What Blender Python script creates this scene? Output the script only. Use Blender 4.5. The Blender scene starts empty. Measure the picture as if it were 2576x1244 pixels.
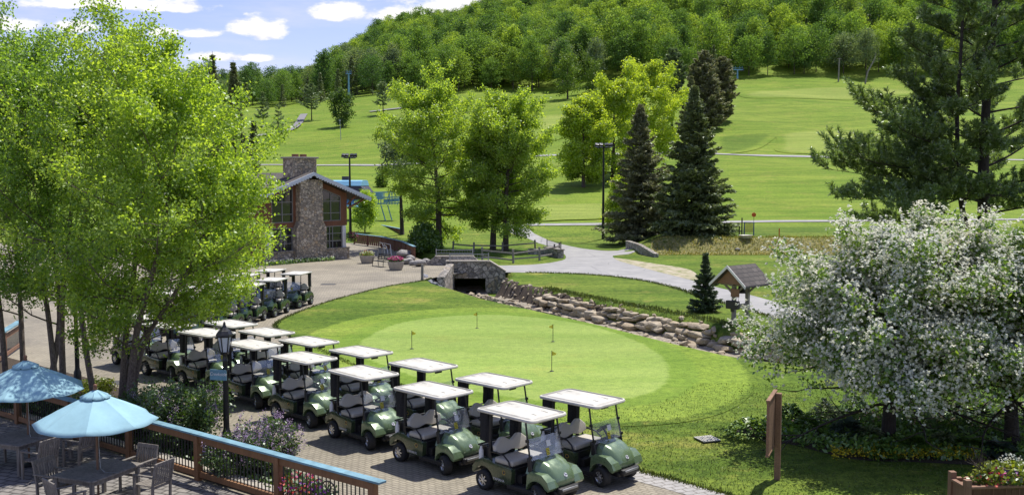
import bpy, bmesh, math, random
import numpy as np
from mathutils import Vector, Matrix
R = math.radians
scene = bpy.context.scene
COL = scene.collection

# ------------------------------------------------------------------ camera, sky, sun, exposure
FPX, CX, CY, CAMZ = 2472.0, 1288.0, 622.0, 7.0
PITCH = math.atan(177.0 / FPX)
cam_data = bpy.data.cameras.new('camera')
cam = bpy.data.objects.new('camera', cam_data); COL.objects.link(cam)
cam.location = (0, 0, CAMZ)
cam.rotation_euler = (R(90) - PITCH, 0, 0)
cam_data.sensor_fit = 'HORIZONTAL'; cam_data.sensor_width = 36.0
cam_data.lens = 36.0 * FPX / 2576.0
cam_data.clip_start = 0.2; cam_data.clip_end = 9000
scene.camera = cam

SUN_EL, SUN_AZ = R(66), R(39)            # azimuth measured from +Y towards +X
SUNV = Vector((math.sin(SUN_AZ) * math.cos(SUN_EL), math.cos(SUN_AZ) * math.cos(SUN_EL), math.sin(SUN_EL)))
sl = bpy.data.lights.new('sun', 'SUN'); sl.energy = 5.0; sl.angle = R(0.53); sl.color = (1.0, 0.955, 0.88)
so = bpy.data.objects.new('sun', sl); COL.objects.link(so)
so.location = (40, 40, 120); so.rotation_euler = SUNV.to_track_quat('Z', 'Y').to_euler()

scene.view_settings.view_transform = 'Standard'; scene.view_settings.look = 'None'
scene.view_settings.exposure = 0.30; scene.view_settings.gamma = 1.0
scene.view_settings.use_curve_mapping = False
cy = scene.cycles
cy.max_bounces = 8; cy.diffuse_bounces = 3; cy.glossy_bounces = 2; cy.transmission_bounces = 6
cy.transparent_max_bounces = 8; cy.use_denoising = True; cy.caustics_reflective = False; cy.caustics_refractive = False
cy.sample_clamp_indirect = 4.0

class NT:
    """tiny node-tree writer"""
    def __init__(s, nt): s.nt = nt; s.nt.nodes.clear(); s.shared = {}
    def n(s, t, **kw):
        nd = s.nt.nodes.new(t)
        for k, v in kw.items(): setattr(nd, k, v)
        return nd
    def l(s, a, b): s.nt.links.new(a, b)
    def put(s, sock, v):
        if hasattr(v, 'is_output') or isinstance(v, bpy.types.NodeSocket): s.l(v, sock)
        elif isinstance(v, (tuple, list)):
            if len(v) == 3 and sock.type == 'RGBA': v = (*v, 1)
            sock.default_value = v
        else: sock.default_value = v
    def m(s, op, a, b=0.0, c=0.0, clamp=False):
        nd = s.n('ShaderNodeMath', operation=op, use_clamp=clamp)
        for i, v in enumerate((a, b, c)): s.put(nd.inputs[i], v)
        return nd.outputs[0]
    def noise(s, vec, scale, detail=3, rough=0.55, dist=0.0):
        nd = s.n('ShaderNodeTexNoise'); nd.inputs['Scale'].default_value = scale
        nd.inputs['Detail'].default_value = detail; nd.inputs['Roughness'].default_value = rough
        nd.inputs['Distortion'].default_value = dist
        if vec is not None: s.l(vec, nd.inputs['Vector'])
        return nd.outputs['Fac']
    def ramp(s, fac, stops, interp='LINEAR'):
        nd = s.n('ShaderNodeValToRGB'); nd.color_ramp.interpolation = interp
        els = nd.color_ramp.elements
        while len(els) < len(stops): els.new(0.5)
        for e, (p, c) in zip(els, stops):
            e.position = p; e.color = (*c, 1) if len(c) == 3 else c
        s.put(nd.inputs[0], fac)
        return nd.outputs[0]
    def mix(s, fac, a, b, blend='MIX'):
        nd = s.n('ShaderNodeMix', data_type='RGBA', blend_type=blend)
        s.put(nd.inputs[0], fac); s.put(nd.inputs[6], a); s.put(nd.inputs[7], b)
        return nd.outputs[2]
    def smooth(s, v, lo, hi):
        nd = s.n('ShaderNodeMapRange', interpolation_type='SMOOTHSTEP')
        s.put(nd.inputs[0], v); nd.inputs[1].default_value = lo; nd.inputs[2].default_value = hi
        return nd.outputs[0]
    def mapping(s, vec, scale=(1, 1, 1), rot=(0, 0, 0)):
        nd = s.n('ShaderNodeMapping'); s.l(vec, nd.inputs[0])
        nd.inputs['Scale'].default_value = scale; nd.inputs['Rotation'].default_value = rot
        return nd.outputs[0]

w = bpy.data.worlds.new('World'); scene.world = w; w.use_nodes = True
t = NT(w.node_tree)
sky = t.n('ShaderNodeTexSky', sky_type='NISHITA'); sky.sun_disc = False
sky.sun_elevation = SUN_EL; sky.sun_rotation = SUN_AZ; sky.altitude = 400
sky.air_density = 1.0; sky.dust_density = 0.6; sky.ozone_density = 2.2
tc = t.n('ShaderNodeTexCoord'); D = tc.outputs['Generated']
sep = t.n('ShaderNodeSeparateXYZ'); t.l(D, sep.inputs[0])
ay = t.m('MAXIMUM', t.m('ABSOLUTE', sep.outputs[1]), 0.05)
U = t.m('DIVIDE', sep.outputs[0], ay); V = t.m('DIVIDE', sep.outputs[2], ay)
nz1 = t.noise(t.mapping(D, (1, 1, 1.9)), 14, 7, 0.60)
nz2 = t.noise(t.mapping(D, (1, 1, 2.6)), 42, 5, 0.62)
nz = t.m('ADD', t.m('MULTIPLY', nz1, 0.72), t.m('MULTIPLY', nz2, 0.28))
dens = None; hgt = None
for (px, py, rx, ry) in [(1160, 45, 260, 75), (1000, 50, 95, 28), (860, 40, 85, 38), (668, 82, 82, 42), (655, 152, 52, 15),
                         (255, 20, 300, 26), (30, 72, 130, 32), (190, 74, 75, 26), (505, 92, 70, 18), (545, 150, 90, 20),
                         (420, 90, 60, 22), (440, 30, 110, 22), (-420, 60, 260, 70), (-900, -60, 320, 90), (3100, -160, 420, 90), (2100, -420, 600, 110), (700, -500, 700, 120)]:
    u0, v0, ru, rv = (px - CX) / FPX, (445 - py) / FPX, rx / FPX, ry / FPX
    du = t.m('DIVIDE', t.m('SUBTRACT', U, u0), ru)
    dv = t.m('SUBTRACT', V, v0)
    dvn = t.m('MAXIMUM', t.m('DIVIDE', dv, rv), t.m('DIVIDE', dv, -rv * 0.6))
    rr = t.m('SQRT', t.m('ADD', t.m('MULTIPLY', du, du), t.m('MULTIPLY', dvn, dvn)))
    d = t.m('SUBTRACT', 1.0, rr)
    dens = d if dens is None else t.m('MAXIMUM', dens, d)
cl = t.smooth(t.m('ADD', dens, t.m('MULTIPLY', t.m('SUBTRACT', nz, 0.50), 3.1)), 0.02, 0.42)
wisp = t.smooth(t.noise(t.mapping(D, (1, 1, 5.5)), 5.5, 6, 0.58), 0.44, 0.74)
body = t.smooth(t.m('ADD', nz2, t.m('MULTIPLY', dens, 0.25)), 0.34, 0.60)
ccol = t.mix(body, (7.2, 7.5, 8.6), (10.2, 10.0, 10.1))
skyc = t.mix(1.0, sky.outputs[0], (1.50, 1.28, 1.55), 'MULTIPLY')
skyc = t.mix(t.m('MULTIPLY', wisp, 0.55), skyc, (7.6, 7.8, 9.6))
allc = t.mix(t.m('MULTIPLY', cl, 0.96), skyc, ccol)
bg = t.n('ShaderNodeBackground'); t.l(allc, bg.inputs[0]); bg.inputs[1].default_value = 0.088
wo = t.n('ShaderNodeOutputWorld'); t.l(bg.outputs[0], wo.inputs[0])

# ------------------------------------------------------------------ pixel -> place
def ray(px, py):
    cx, cyy = (px - CX) / FPX, (CY - py) / FPX
    return np.array([cx, math.cos(PITCH) + cyy * math.sin(PITCH), -math.sin(PITCH) + cyy * math.cos(PITCH)])
def G(px, py, z=0.0):
    d = ray(px, py); k = (z - CAMZ) / d[2]
    return Vector((d[0] * k, d[1] * k, z))
def AT(px, py, Y):
    d = ray(px, py); k = Y / d[1]
    return Vector((d[0] * k, Y, CAMZ + d[2] * k))

# ------------------------------------------------------------------ terrain
_cols = np.array([-2600, 300, 700, 1000, 1300, 1700, 2100, 5000.])
_ys = np.array([-1e4, 105, 118, 140, 170, 230, 400, 520, 650, 760, 900, 1300, 4000.])
_tab = np.array([
 [0, 0, 1.0, 2.0, 4.5, 10, 31, 38, 34, 26, 15, 0, 0],
 [0, 0, 1.0, 2.0, 4.5, 11, 33, 42, 38, 30, 20, 0, 0],
 [0, 0, 1.0, 2.0, 4.8, 12, 36, 46, 44, 40, 30, 5, 0],
 [0, 0, 1.0, 2.0, 5.0, 12, 40, 66, 92, 98, 90, 40, 10],
 [0, 0, 1.2, 2.2, 5.3, 12, 41, 70, 101, 126, 140, 110, 30],
 [0, 0, 1.5, 2.2, 5.3, 12, 46, 95, 147, 190, 225, 220, 60],
 [0, 0, 1.5, 2.2, 5.3, 12, 46, 96, 150, 195, 235, 235, 60],
 [0, 0, 1.5, 2.2, 5.3, 12, 46, 96, 150, 195, 235, 235, 60]], float)
def _ss(a): a = np.clip(a, 0, 1); return a * a * (3 - 2 * a)
CREEK = [(1196, 738), (1250, 753), (1330, 778), (1440, 803), (1540, 826), (1640, 848), (1740, 873), (1850, 900), (1960, 925), (2150, 950), (2500, 965)]
CREEKP = np.array([[*G(a, b, -0.9)[:2]] for a, b in CREEK])
CREEKP = np.vstack([[[-16., 98.]], [[-8.0, 87.]], [[-4.3, 78.]], [[-3.05, 72.2]], CREEKP])
def creek_sd(x, y):
    """signed distance to the creek's middle, + on the far side"""
    best = np.full(x.shape, 1e9); sd = np.full(x.shape, 1e9)
    for a, b in zip(CREEKP[:-1], CREEKP[1:]):
        d = b - a; L2 = d @ d
        k = np.clip(((x - a[0]) * d[0] + (y - a[1]) * d[1]) / L2, 0, 1)
        qx, qy = a[0] + k * d[0], a[1] + k * d[1]
        dist = np.hypot(x - qx, y - qy)
        side = np.sign(d[0] * (y - a[1]) - d[1] * (x - a[0]))
        upd = dist < best
        best = np.where(upd, dist, best); sd = np.where(upd, dist * side, sd)
    return sd
def terrain(x, y):
    x = np.asarray(x, float); y = np.asarray(y, float)
    px = CX + FPX * x / np.maximum(y, 25)
    px = np.clip(px, -2600, 5000)
    z = np.zeros(np.broadcast(x, y).shape)
    for k, wt in ((-1, .25), (0, .5), (1, .25)):
        yy = y + k * np.clip((y - 95) * 0.12, 0, 30)
        colz = np.array([np.interp(yy, _ys, r) for r in _tab])
        ci = np.clip(np.searchsorted(_cols, px) - 1, 0, len(_cols) - 2)
        f = (px - _cols[ci]) / (_cols[ci + 1] - _cols[ci]); f = _ss(f)
        zz = np.take_along_axis(colz, ci[None], 0)[0] * (1 - f) + np.take_along_axis(colz, ci[None] + 1, 0)[0] * f
        z = z + wt * zz
    bank = 1.35 * _ss((y - 88.6) / 2.4) * _ss((px - 1545) / 140)
    z = np.maximum(z, bank)
    roll = (np.sin(x * 0.045 + 1.0) * np.sin(y * 0.03 + 0.5) * 0.9 + np.sin(x * 0.11 + y * 0.07) * 0.35) * _ss((y - 130) / 80)
    z = z + roll
    sd = creek_sd(x, y)
    db = np.hypot(x + 1.7, y - 70.3); ex = 1.9 * np.exp(-(db / 2.6) ** 2)
    dep = np.where(sd > 0, 1 - _ss((sd - 1.0 - ex) / 0.8), 1 - _ss((-sd - 1.25) / 2.3))
    z = z - (1.0 + .5 * np.exp(-((y - 71) / 4.5) ** 2)) * dep
    return z
def tz(x, y): return float(terrain(np.array([x]), np.array([y]))[0])
def T(px, py, y0=20.0, y1=1500.0):
    """where the line of sight through a pixel meets the ground"""
    d = ray(px, py); ys = np.geomspace(y0, y1, 4000)
    k = ys / d[1]; xx = d[0] * k; zz = CAMZ + d[2] * k
    hit = np.nonzero(zz <= terrain(xx, ys))[0]
    i = hit[0] if len(hit) else len(ys) - 1
    return Vector((float(xx[i]), float(ys[i]), tz(xx[i], ys[i])))

# ------------------------------------------------------------------ objects
def tag(o, label=None, cat=None, group=None, kind=None):
    if label: o['label'] = label
    if cat: o['category'] = cat
    if group: o['group'] = group
    if kind: o['kind'] = kind
    return o
def thing(name, label, cat, loc=(0, 0, 0), rz=0.0, group=None):
    o = bpy.data.objects.new(name, None); COL.objects.link(o)
    o.empty_display_size = 0.2
    o.location = loc; o.rotation_euler = (0, 0, rz)
    return tag(o, label, cat, group)
def copy_tree(o, parent=None):
    c = o.copy(); COL.objects.link(c)
    if parent is not None: c.parent = parent
    for ch in KIDS.get(o.name, ()): copy_tree(ch, c)
    return c
KIDS = {}
def link(name, me, parent=None, mats=()):
    o = bpy.data.objects.new(name, me); COL.objects.link(o)
    for m_ in mats:
        me.materials.append(m_)
    if parent is not None:
        o.parent = parent; KIDS.setdefault(parent.name, []).append(o)
    return o
def arr_mesh(name, V, F, smooth=False, mi=None):
    me = bpy.data.meshes.new(name)
    V = np.asarray(V, np.float32); F = np.asarray(F, np.int32)
    n, k = F.shape
    me.vertices.add(len(V)); me.vertices.foreach_set('co', V.ravel())
    me.loops.add(n * k); me.loops.foreach_set('vertex_index', F.ravel())
    me.polygons.add(n); me.polygons.foreach_set('loop_start', np.arange(0, n * k, k, dtype=np.int32))
    if mi is not None: me.polygons.foreach_set('material_index', np.asarray(mi, np.int32))
    if smooth: me.polygons.foreach_set('use_smooth', np.ones(n, bool))
    me.update(calc_edges=True); me.validate()
    return me

class MB:
    """collects shapes into one mesh"""
    def __init__(s): s.v = []; s.f = []; s.mi = []; s.M = Matrix.Identity(4); s.cur = 0
    def add(s, vs, fs):
        b = len(s.v)
        s.v += [tuple(s.M @ Vector(p)) for p in vs]
        s.f += [tuple(i + b for i in f) for f in fs]; s.mi += [s.cur] * len(fs)
        return s
    def box(s, c, d, rz=0.0, ry=0.0, rx=0.0, taper=1.0):
        m_ = Matrix.Translation(c) @ Matrix.Rotation(rz, 4, 'Z') @ Matrix.Rotation(ry, 4, 'Y') @ Matrix.Rotation(rx, 4, 'X')
        x, y, z = d[0] / 2, d[1] / 2, d[2] / 2; k = taper
        vs = [(-x, -y, -z), (x, -y, -z), (x, y, -z), (-x, y, -z), (-x * k, -y * k, z), (x * k, -y * k, z), (x * k, y * k, z), (-x * k, y * k, z)]
        return s.add([m_ @ Vector(p) for p in vs], [(0, 3, 2, 1), (4, 5, 6, 7), (0, 1, 5, 4), (1, 2, 6, 5), (2, 3, 7, 6), (3, 0, 4, 7)])
    def beam(s, a, b, w_, h, up=(0, 0, 1)):
        a, b = Vector(a), Vector(b); d = (b - a); L = d.length; d.normalize()
        side = d.cross(Vector(up)); side.normalize(); u = side.cross(d)
        vs = []
        for p in (a, b):
            for (i, j) in ((-1, -1), (1, -1), (1, 1), (-1, 1)): vs.append(p + side * (i * w_ / 2) + u * (j * h / 2))
        return s.add(vs, [(3, 2, 1, 0), (4, 5, 6, 7), (0, 1, 5, 4), (1, 2, 6, 5), (2, 3, 7, 6), (3, 0, 4, 7)])
    def tube(s, pts, r, n=8, cap=True):
        pts = [Vector(p) for p in pts]; rs = r if isinstance(r, (list, tuple)) else [r] * len(pts)
        vs, fs = [], []; prev = None
        for i, p in enumerate(pts):
            d = (pts[min(i + 1, len(pts) - 1)] - pts[max(i - 1, 0)])
            if d.length < 1e-9: d = Vector((0, 0, 1))
            d.normalize()
            if prev is None:
                a = d.orthogonal().normalized()
            else:
                a = prev - d * prev.dot(d)
                if a.length < 1e-6: a = d.orthogonal()
                a.normalize()
            prev = a; b = d.cross(a)
            for k in range(n):
                th = 2 * math.pi * k / n
                vs.append(p + (a * math.cos(th) + b * math.sin(th)) * rs[i])
        for i in range(len(pts) - 1):
            for k in range(n):
                fs.append((i * n + k, i * n + (k + 1) % n, (i + 1) * n + (k + 1) % n, (i + 1) * n + k))
        if cap: fs += [tuple(range(n - 1, -1, -1)), tuple((len(pts) - 1) * n + k for k in range(n))]
        return s.add(vs, fs)
    def lathe(s, prof, n=20, c=(0, 0, 0), axis='Z'):
        vs, fs = [], []
        for (r, z) in prof:
            for k in range(n):
                th = 2 * math.pi * k / n
                p = (r * math.cos(th), r * math.sin(th), z)
                if axis == 'Y': p = (p[0], p[2], p[1])
                vs.append((p[0] + c[0], p[1] + c[1], p[2] + c[2]))
        for i in range(len(prof) - 1):
            for k in range(n):
                q = (i * n + k, i * n + (k + 1) % n, (i + 1) * n + (k + 1) % n, (i + 1) * n + k)
                fs.append(q if axis == 'Z' else q[::-1])
        return s.add(vs, fs)
    def prism(s, poly, y0, y1, plane='XZ'):
        """polygon in a plane pushed along the third axis"""
        n = len(poly)
        def P(a, b, y):
            return {'XZ': (a, y, b), 'YZ': (y, a, b), 'XY': (a, b, y)}[plane]
        vs = [P(a, b, y0) for a, b in poly] + [P(a, b, y1) for a, b in poly]
        fs = [tuple(range(n)), tuple(range(2 * n - 1, n - 1, -1))] + [(i, n + i, n + (i + 1) % n, (i + 1) % n) for i in range(n)]
        return s.add(vs, fs)
    def sphere(s, c, r, n=10, m_=6, sx=1, sy=1, sz=1):
        prof = [(r * math.sin(math.pi * i / m_) + 1e-5, -r * math.cos(math.pi * i / m_) * sz) for i in range(m_ + 1)]
        vs, fs = [], []
        for (rr, z) in prof:
            for k in range(n):
                th = 2 * math.pi * k / n
                vs.append((c[0] + rr * math.cos(th) * sx, c[1] + rr * math.sin(th) * sy, c[2] + z))
        for i in range(m_):
            for k in range(n): fs.append((i * n + k, i * n + (k + 1) % n, (i + 1) * n + (k + 1) % n, (i + 1) * n + k))
        return s.add(vs, fs)
    def mesh(s, name, bevel=0.0, smooth=None, seg=2):
        me = bpy.data.meshes.new(name); me.from_pydata(s.v, [], s.f)
        me.polygons.foreach_set('material_index', np.array(s.mi, np.int32))
        bm = bmesh.new(); bm.from_mesh(me)
        bmesh.ops.recalc_face_normals(bm, faces=bm.faces)
        if bevel > 0:
            ed = [e for e in bm.edges if len(e.link_faces) == 2 and e.calc_face_angle(0) > R(28)]
            bmesh.ops.bevel(bm, geom=ed, offset=bevel, segments=seg, profile=0.6, affect='EDGES', clamp_overlap=True)
        if smooth is not None:
            for f in bm.faces: f.smooth = True
            for e in bm.edges: e.smooth = not (len(e.link_faces) == 2 and e.calc_face_angle(0) > R(smooth))
        bm.to_mesh(me); bm.free()
        return me
    def build(s, name, mats, parent=None, bevel=0.0, smooth=None, seg=2):
        if not isinstance(mats, (list, tuple)): mats = [mats]
        return link(name, s.mesh(name, bevel, smooth, seg), parent, mats)
def text_mesh(txt, size, shear=0.0, extrude=0.004):
    cu = bpy.data.curves.new('text', 'FONT'); cu.body = txt; cu.size = size; cu.shear = shear; cu.extrude = extrude
    cu.align_x = 'CENTER'; cu.align_y = 'CENTER'; cu.resolution_u = 3
    o = bpy.data.objects.new('text', cu); COL.objects.link(o)
    bpy.context.view_layer.update()
    me = bpy.data.meshes.new_from_object(o.evaluated_get(bpy.context.evaluated_depsgraph_get()))
    bpy.data.objects.remove(o); bpy.data.curves.remove(cu)
    return me

# ------------------------------------------------------------------ materials
def mat(name):
    m_ = bpy.data.materials.new(name); m_.use_nodes = True
    t = NT(m_.node_tree); out = t.n('ShaderNodeOutputMaterial')
    p = t.n('ShaderNodeBsdfPrincipled'); t.l(p.outputs[0], out.inputs[0])
    tc = t.n('ShaderNodeTexCoord')
    return m_, t, p, tc.outputs['Object'], out
def bump(t, p, h, strength=0.5, dist=0.02):
    b = t.n('ShaderNodeBump'); b.inputs['Strength'].default_value = strength; b.inputs['Distance'].default_value = dist
    t.l(h, b.inputs['Height']); t.l(b.outputs[0], p.inputs['Normal'])
def plain(name, col, rough=0.6, metal=0.0, var=0.12, scale=6.0, coat=0.0, bmp=0.0, spec=0.5):
    m_, t, p, oc, _ = mat(name)
    n = t.noise(oc, scale, 4, 0.6)
    dark = tuple(c * (1 - var * 1.6) for c in col); lite = tuple(min(1, c * (1 + var)) for c in col)
    t.l(t.ramp(n, [(0.25, dark), (0.72, lite)]), p.inputs['Base Color'])
    t.l(t.ramp(t.noise(oc, scale * 2.3, 3), [(0.3, (max(0, rough - .12),) * 3), (0.7, (min(1, rough + .12),) * 3)]), p.inputs['Roughness'])
    p.inputs['Metallic'].default_value = metal; p.inputs['Coat Weight'].default_value = coat
    p.inputs['Coat Roughness'].default_value = 0.06; p.inputs['Specular IOR Level'].default_value = spec
    if bmp: bump(t, p, t.noise(oc, scale * 8, 3), bmp, 0.01)
    return m_
M = {}
# grass, mown
def grass_col(t, oc, a, b, c, patch=0.5, fine=1.0, dry=0.25, spk=0.35):
    shared = t.shared; key = fine
    if key not in shared:
        big = t.noise(t.mapping(oc, (0.55, 1.0, 1)), 0.06, 6, 0.65)
        mid = t.noise(t.mapping(oc, (0.30, 1.0, 1), (0, 0, 0.25)), 0.42, 7, 0.72)
        fin = t.noise(oc, 3.2 * fine, 7, 0.78); vf = t.noise(oc, 15.0 * fine, 3, 0.7)
        dr = t.noise(oc, 0.22, 8, 0.76); st = t.noise(t.mapping(oc, (0.16, 1.0, 1), (0, 0, -0.2)), 0.16, 6, 0.7)
        shared[key] = (big, mid, fin, vf, dr, st, t.m('ADD', t.m('MULTIPLY', fin, 1.1), t.m('MULTIPLY', vf, 0.8)))
    big, mid, fin, vf, dr, st, k = shared[key]
    col = t.mix(t.smooth(big, 0.40, 0.60), a, b)
    col = t.mix(t.m('MULTIPLY', t.smooth(mid, 0.44, 0.60), patch), col, c)
    col = t.mix(t.m('MULTIPLY', t.smooth(dr, 0.52, 0.66), dry), col, (0.27, 0.25, 0.065))
    col = t.mix(1.0, col, t.ramp(st, [(0.38, (.87, .89, .87)), (0.62, (1.11, 1.09, 1.08))]), 'MULTIPLY')
    col = t.mix(1.0, col, t.ramp(t.m('MULTIPLY', k, 0.52), [(0.415, (1 - spk * 1.35, 1 - spk * 1.2, 1 - spk)), (0.49, (1, 1, 1)), (0.575, (1 + spk * 1.3, 1 + spk * 1.1, 1 + spk * .8))]), 'MULTIPLY')
    return col, k
TURF = {'grass': dict(a=(0.092, 0.152, 0.020), b=(0.138, 0.190, 0.030), c=(0.054, 0.104, 0.014), patch=.72, dry=.62, spk=.36),
        'hill': dict(a=(0.134, 0.208, 0.023), b=(0.174, 0.238, 0.032), c=(0.090, 0.160, 0.017), patch=.55, dry=.38, spk=.30),
        'fringe': dict(a=(0.175, 0.260, 0.036), b=(0.205, 0.280, 0.046), c=(0.130, 0.205, 0.026), patch=.6, dry=.25, spk=.28),
        'collar': dict(a=(0.150, 0.240, 0.034), b=(0.175, 0.260, 0.040), c=(0.120, 0.205, 0.026), patch=.55, dry=.2, spk=.18),
        'green': dict(a=(0.235, 0.325, 0.076), b=(0.270, 0.350, 0.090), c=(0.190, 0.285, 0.058), patch=.6, dry=.25, spk=.13),
        'dark': dict(a=(0.085, 0.145, 0.018), b=(0.105, 0.165, 0.021), c=(0.068, 0.120, 0.014), patch=.5, dry=.2, spk=.3),
        'pale': dict(a=(0.205, 0.265, 0.052), b=(0.230, 0.280, 0.060), c=(0.165, 0.225, 0.040), patch=.6, dry=.3, spk=.25)}
def turf_finish(t, p, col, k):
    t.l(col, p.inputs['Base Color']); p.inputs['Roughness'].default_value = 0.85
    p.inputs['Specular IOR Level'].default_value = 0.08; bump(t, p, k, 0.75, 0.05)
def turf(name, kinds):
    """turf whose kind changes with the vertex attribute 'zone' (0..n), so mown edges stay soft"""
    m_, t, p, oc, _ = mat(name)
    cols = [grass_col(t, oc, **TURF[k]) for k in kinds]; col, k = cols[0]
    if len(kinds) > 1:
        at = t.n('ShaderNodeAttribute'); at.attribute_name = 'zone'; z = t.m('ADD', at.outputs['Fac'], t.m('MULTIPLY', t.m('SUBTRACT', t.noise(oc, 1.6, 4, .7), .5), .5))
        for i, (c2, _) in enumerate(cols[1:]): col = t.mix(t.smooth(z, i + .25, i + .75), col, c2)
    turf_finish(t, p, col, k); return m_
M['grass'] = turf('mown_grass', ['grass', 'hill'])
M['green'] = turf('putting_green_turf', ['grass', 'fringe', 'collar', 'green'])
M['dark_grass'] = turf('rough_grass', ['hill', 'dark']); M['pale_grass'] = turf('fairway_turf', ['hill', 'pale'])
# dry bank grass
m_, t, p, oc, _ = mat('dry_bank'); k = t.noise(t.mapping(oc, (1, 1, .35)), 4.0, 6, 0.7)
t.l(t.ramp(k, [(0.3, (0.07, 0.11, 0.02)), (0.48, (0.20, 0.19, 0.055)), (0.62, (0.34, 0.30, 0.11)), (0.75, (0.13, 0.19, 0.03))]), p.inputs['Base Color'])
p.inputs['Roughness'].default_value = 0.9; bump(t, p, k, 1.0, 0.2); M['bank'] = m_
# asphalt, faded
m_, t, p, oc, _ = mat('faded_asphalt'); k = t.noise(oc, 0.6, 6, 0.65); f_ = t.noise(oc, 22, 3, 0.7)
cr = t.n('ShaderNodeTexVoronoi', feature='DISTANCE_TO_EDGE'); t.l(t.mapping(oc, (1, 1, 1)), cr.inputs[0]); cr.inputs['Scale'].default_value = 0.22
col = t.ramp(k, [(0.3, (0.235, 0.235, 0.23)), (0.55, (0.30, 0.295, 0.285)), (0.75, (0.37, 0.36, 0.335))])
col = t.mix(1.0, col, t.ramp(f_, [(0.3, (0.86,) * 3), (0.7, (1.1,) * 3)]), 'MULTIPLY')
col = t.mix(t.m('MULTIPLY', t.m('SUBTRACT', 1.0, t.smooth(t.m('ADD', cr.outputs['Distance'], t.m('MULTIPLY', k, 0.02)), 0.008, 0.03)), 0.45), col, (0.10, 0.10, 0.10))
t.l(col, p.inputs['Base Color']); p.inputs['Roughness'].default_value = 0.85; bump(t, p, f_, 0.3, 0.01); M['asphalt'] = m_
# pavers
def paver(name, c1, c2, mortar, rot, bw, bh, mix_noise=0.5, msize=0.02, stain=(0.55,)):
    m_, t, p, oc, _ = mat(name)
    vec = t.mapping(oc, (1, 1, 1), (0, 0, rot))
    br = t.n('ShaderNodeTexBrick'); t.l(vec, br.inputs['Vector']); br.inputs['Scale'].default_value = 1.0
    br.inputs['Brick Width'].default_value = bw; br.inputs['Row Height'].default_value = bh
    br.inputs['Mortar Size'].default_value = msize; br.inputs['Mortar Smooth'].default_value = 0.25
    br.inputs['Color1'].default_value = (*c1, 1); br.inputs['Color2'].default_value = (*c2, 1); br.inputs['Mortar'].default_value = (*mortar, 1)
    br.offset = 0.5
    s1 = t.noise(oc, 0.28, 5, 0.62); s2 = t.noise(oc, 3.1, 5, 0.65); s3 = t.noise(oc, 26, 2, 0.6)
    col = t.mix(1.0, br.outputs['Color'], t.ramp(s1, [(0.36, (0.76, 0.75, 0.74)), (0.62, (1.12, 1.10, 1.06))]), 'MULTIPLY')
    col = t.mix(1.0, col, t.ramp(s2, [(0.3, (0.86,) * 3), (0.68, (1.08,) * 3)]), 'MULTIPLY')
    col = t.mix(1.0, col, t.ramp(s3, [(0.3, (0.9,) * 3), (0.7, (1.08,) * 3)]), 'MULTIPLY')
    t.l(col, p.inputs['Base Color']); p.inputs['Roughness'].default_value = 0.85
    h = t.m('ADD', t.m('MULTIPLY', br.outputs['Fac'], -1.0), t.m('MULTIPLY', s3, 0.4))
    bump(t, p, h, 0.5, 0.012); return m_
M['paver'] = paver('tan_pavers', (0.305, 0.276, 0.212), (0.252, 0.228, 0.175), (0.180, 0.160, 0.120), R(38), 0.23, 0.115)
M['grey_paver'] = paver('grey_border_pavers', (0.40, 0.39, 0.37), (0.33, 0.325, 0.315), (0.20, 0.19, 0.17), R(-25), 0.30, 0.20)
M['patio'] = paver('patio_stone', (0.24, 0.225, 0.205), (0.18, 0.17, 0.16), (0.08, 0.075, 0.07), R(20), 0.34, 0.22, msize=0.03)
# stone
def stone(name, cols, scale, mortar, msz=0.05, bmpd=0.06, zs=1.0):
    m_, t, p, oc, _ = mat(name)
    wob = t.n('ShaderNodeTexNoise'); wob.inputs['Scale'].default_value = scale * 1.2; t.l(oc, wob.inputs['Vector'])
    va = t.n('ShaderNodeVectorMath', operation='MULTIPLY_ADD'); t.l(wob.outputs['Color'], va.inputs[0]); va.inputs[1].default_value = (0.22 / scale * 2,) * 3; t.l(oc, va.inputs[2])
    v1 = t.n('ShaderNodeTexVoronoi', feature='F1'); v1.inputs['Scale'].default_value = scale; t.l(t.mapping(va.outputs[0], (1, 1, zs)), v1.inputs['Vector'])
    v2 = t.n('ShaderNodeTexVoronoi', feature='DISTANCE_TO_EDGE'); v2.inputs['Scale'].default_value = scale; t.l(t.mapping(va.outputs[0], (1, 1, zs)), v2.inputs['Vector'])
    sp = t.n('ShaderNodeSeparateColor'); t.l(v1.outputs['Color'], sp.inputs[0])
    col = t.ramp(sp.outputs[0], [(i / max(1, len(cols) - 1), c) for i, c in enumerate(cols)])
    n = t.noise(oc, scale * 5, 5, 0.7)
    col = t.mix(1.0, col, t.ramp(n, [(0.28, (0.68,) * 3), (0.72, (1.22,) * 3)]), 'MULTIPLY')
    e = t.smooth(v2.outputs['Distance'], msz * 0.3, msz)
    col = t.mix(e, mortar, col)
    t.l(col, p.inputs['Base Color']); p.inputs['Roughness'].default_value = 0.85
    bump(t, p, t.m('ADD', e, t.m('MULTIPLY', n, 0.5)), 1.0, bmpd); return m_
M['fieldstone'] = stone('fieldstone', [(0.34, 0.285, 0.20), (0.53, 0.45, 0.33), (0.26, 0.22, 0.165), (0.64, 0.56, 0.43), (0.45, 0.335, 0.20), (0.38, 0.335, 0.26)], 3.8, (0.20, 0.18, 0.15), 0.07, 0.08)
M['bridge_stone'] = stone('bridge_stone', [(0.24, 0.22, 0.19), (0.42, 0.38, 0.32), (0.18, 0.17, 0.155), (0.52, 0.48, 0.41), (0.31, 0.255, 0.185)], 3.4, (0.155, 0.145, 0.125), 0.07, 0.08)
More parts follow.
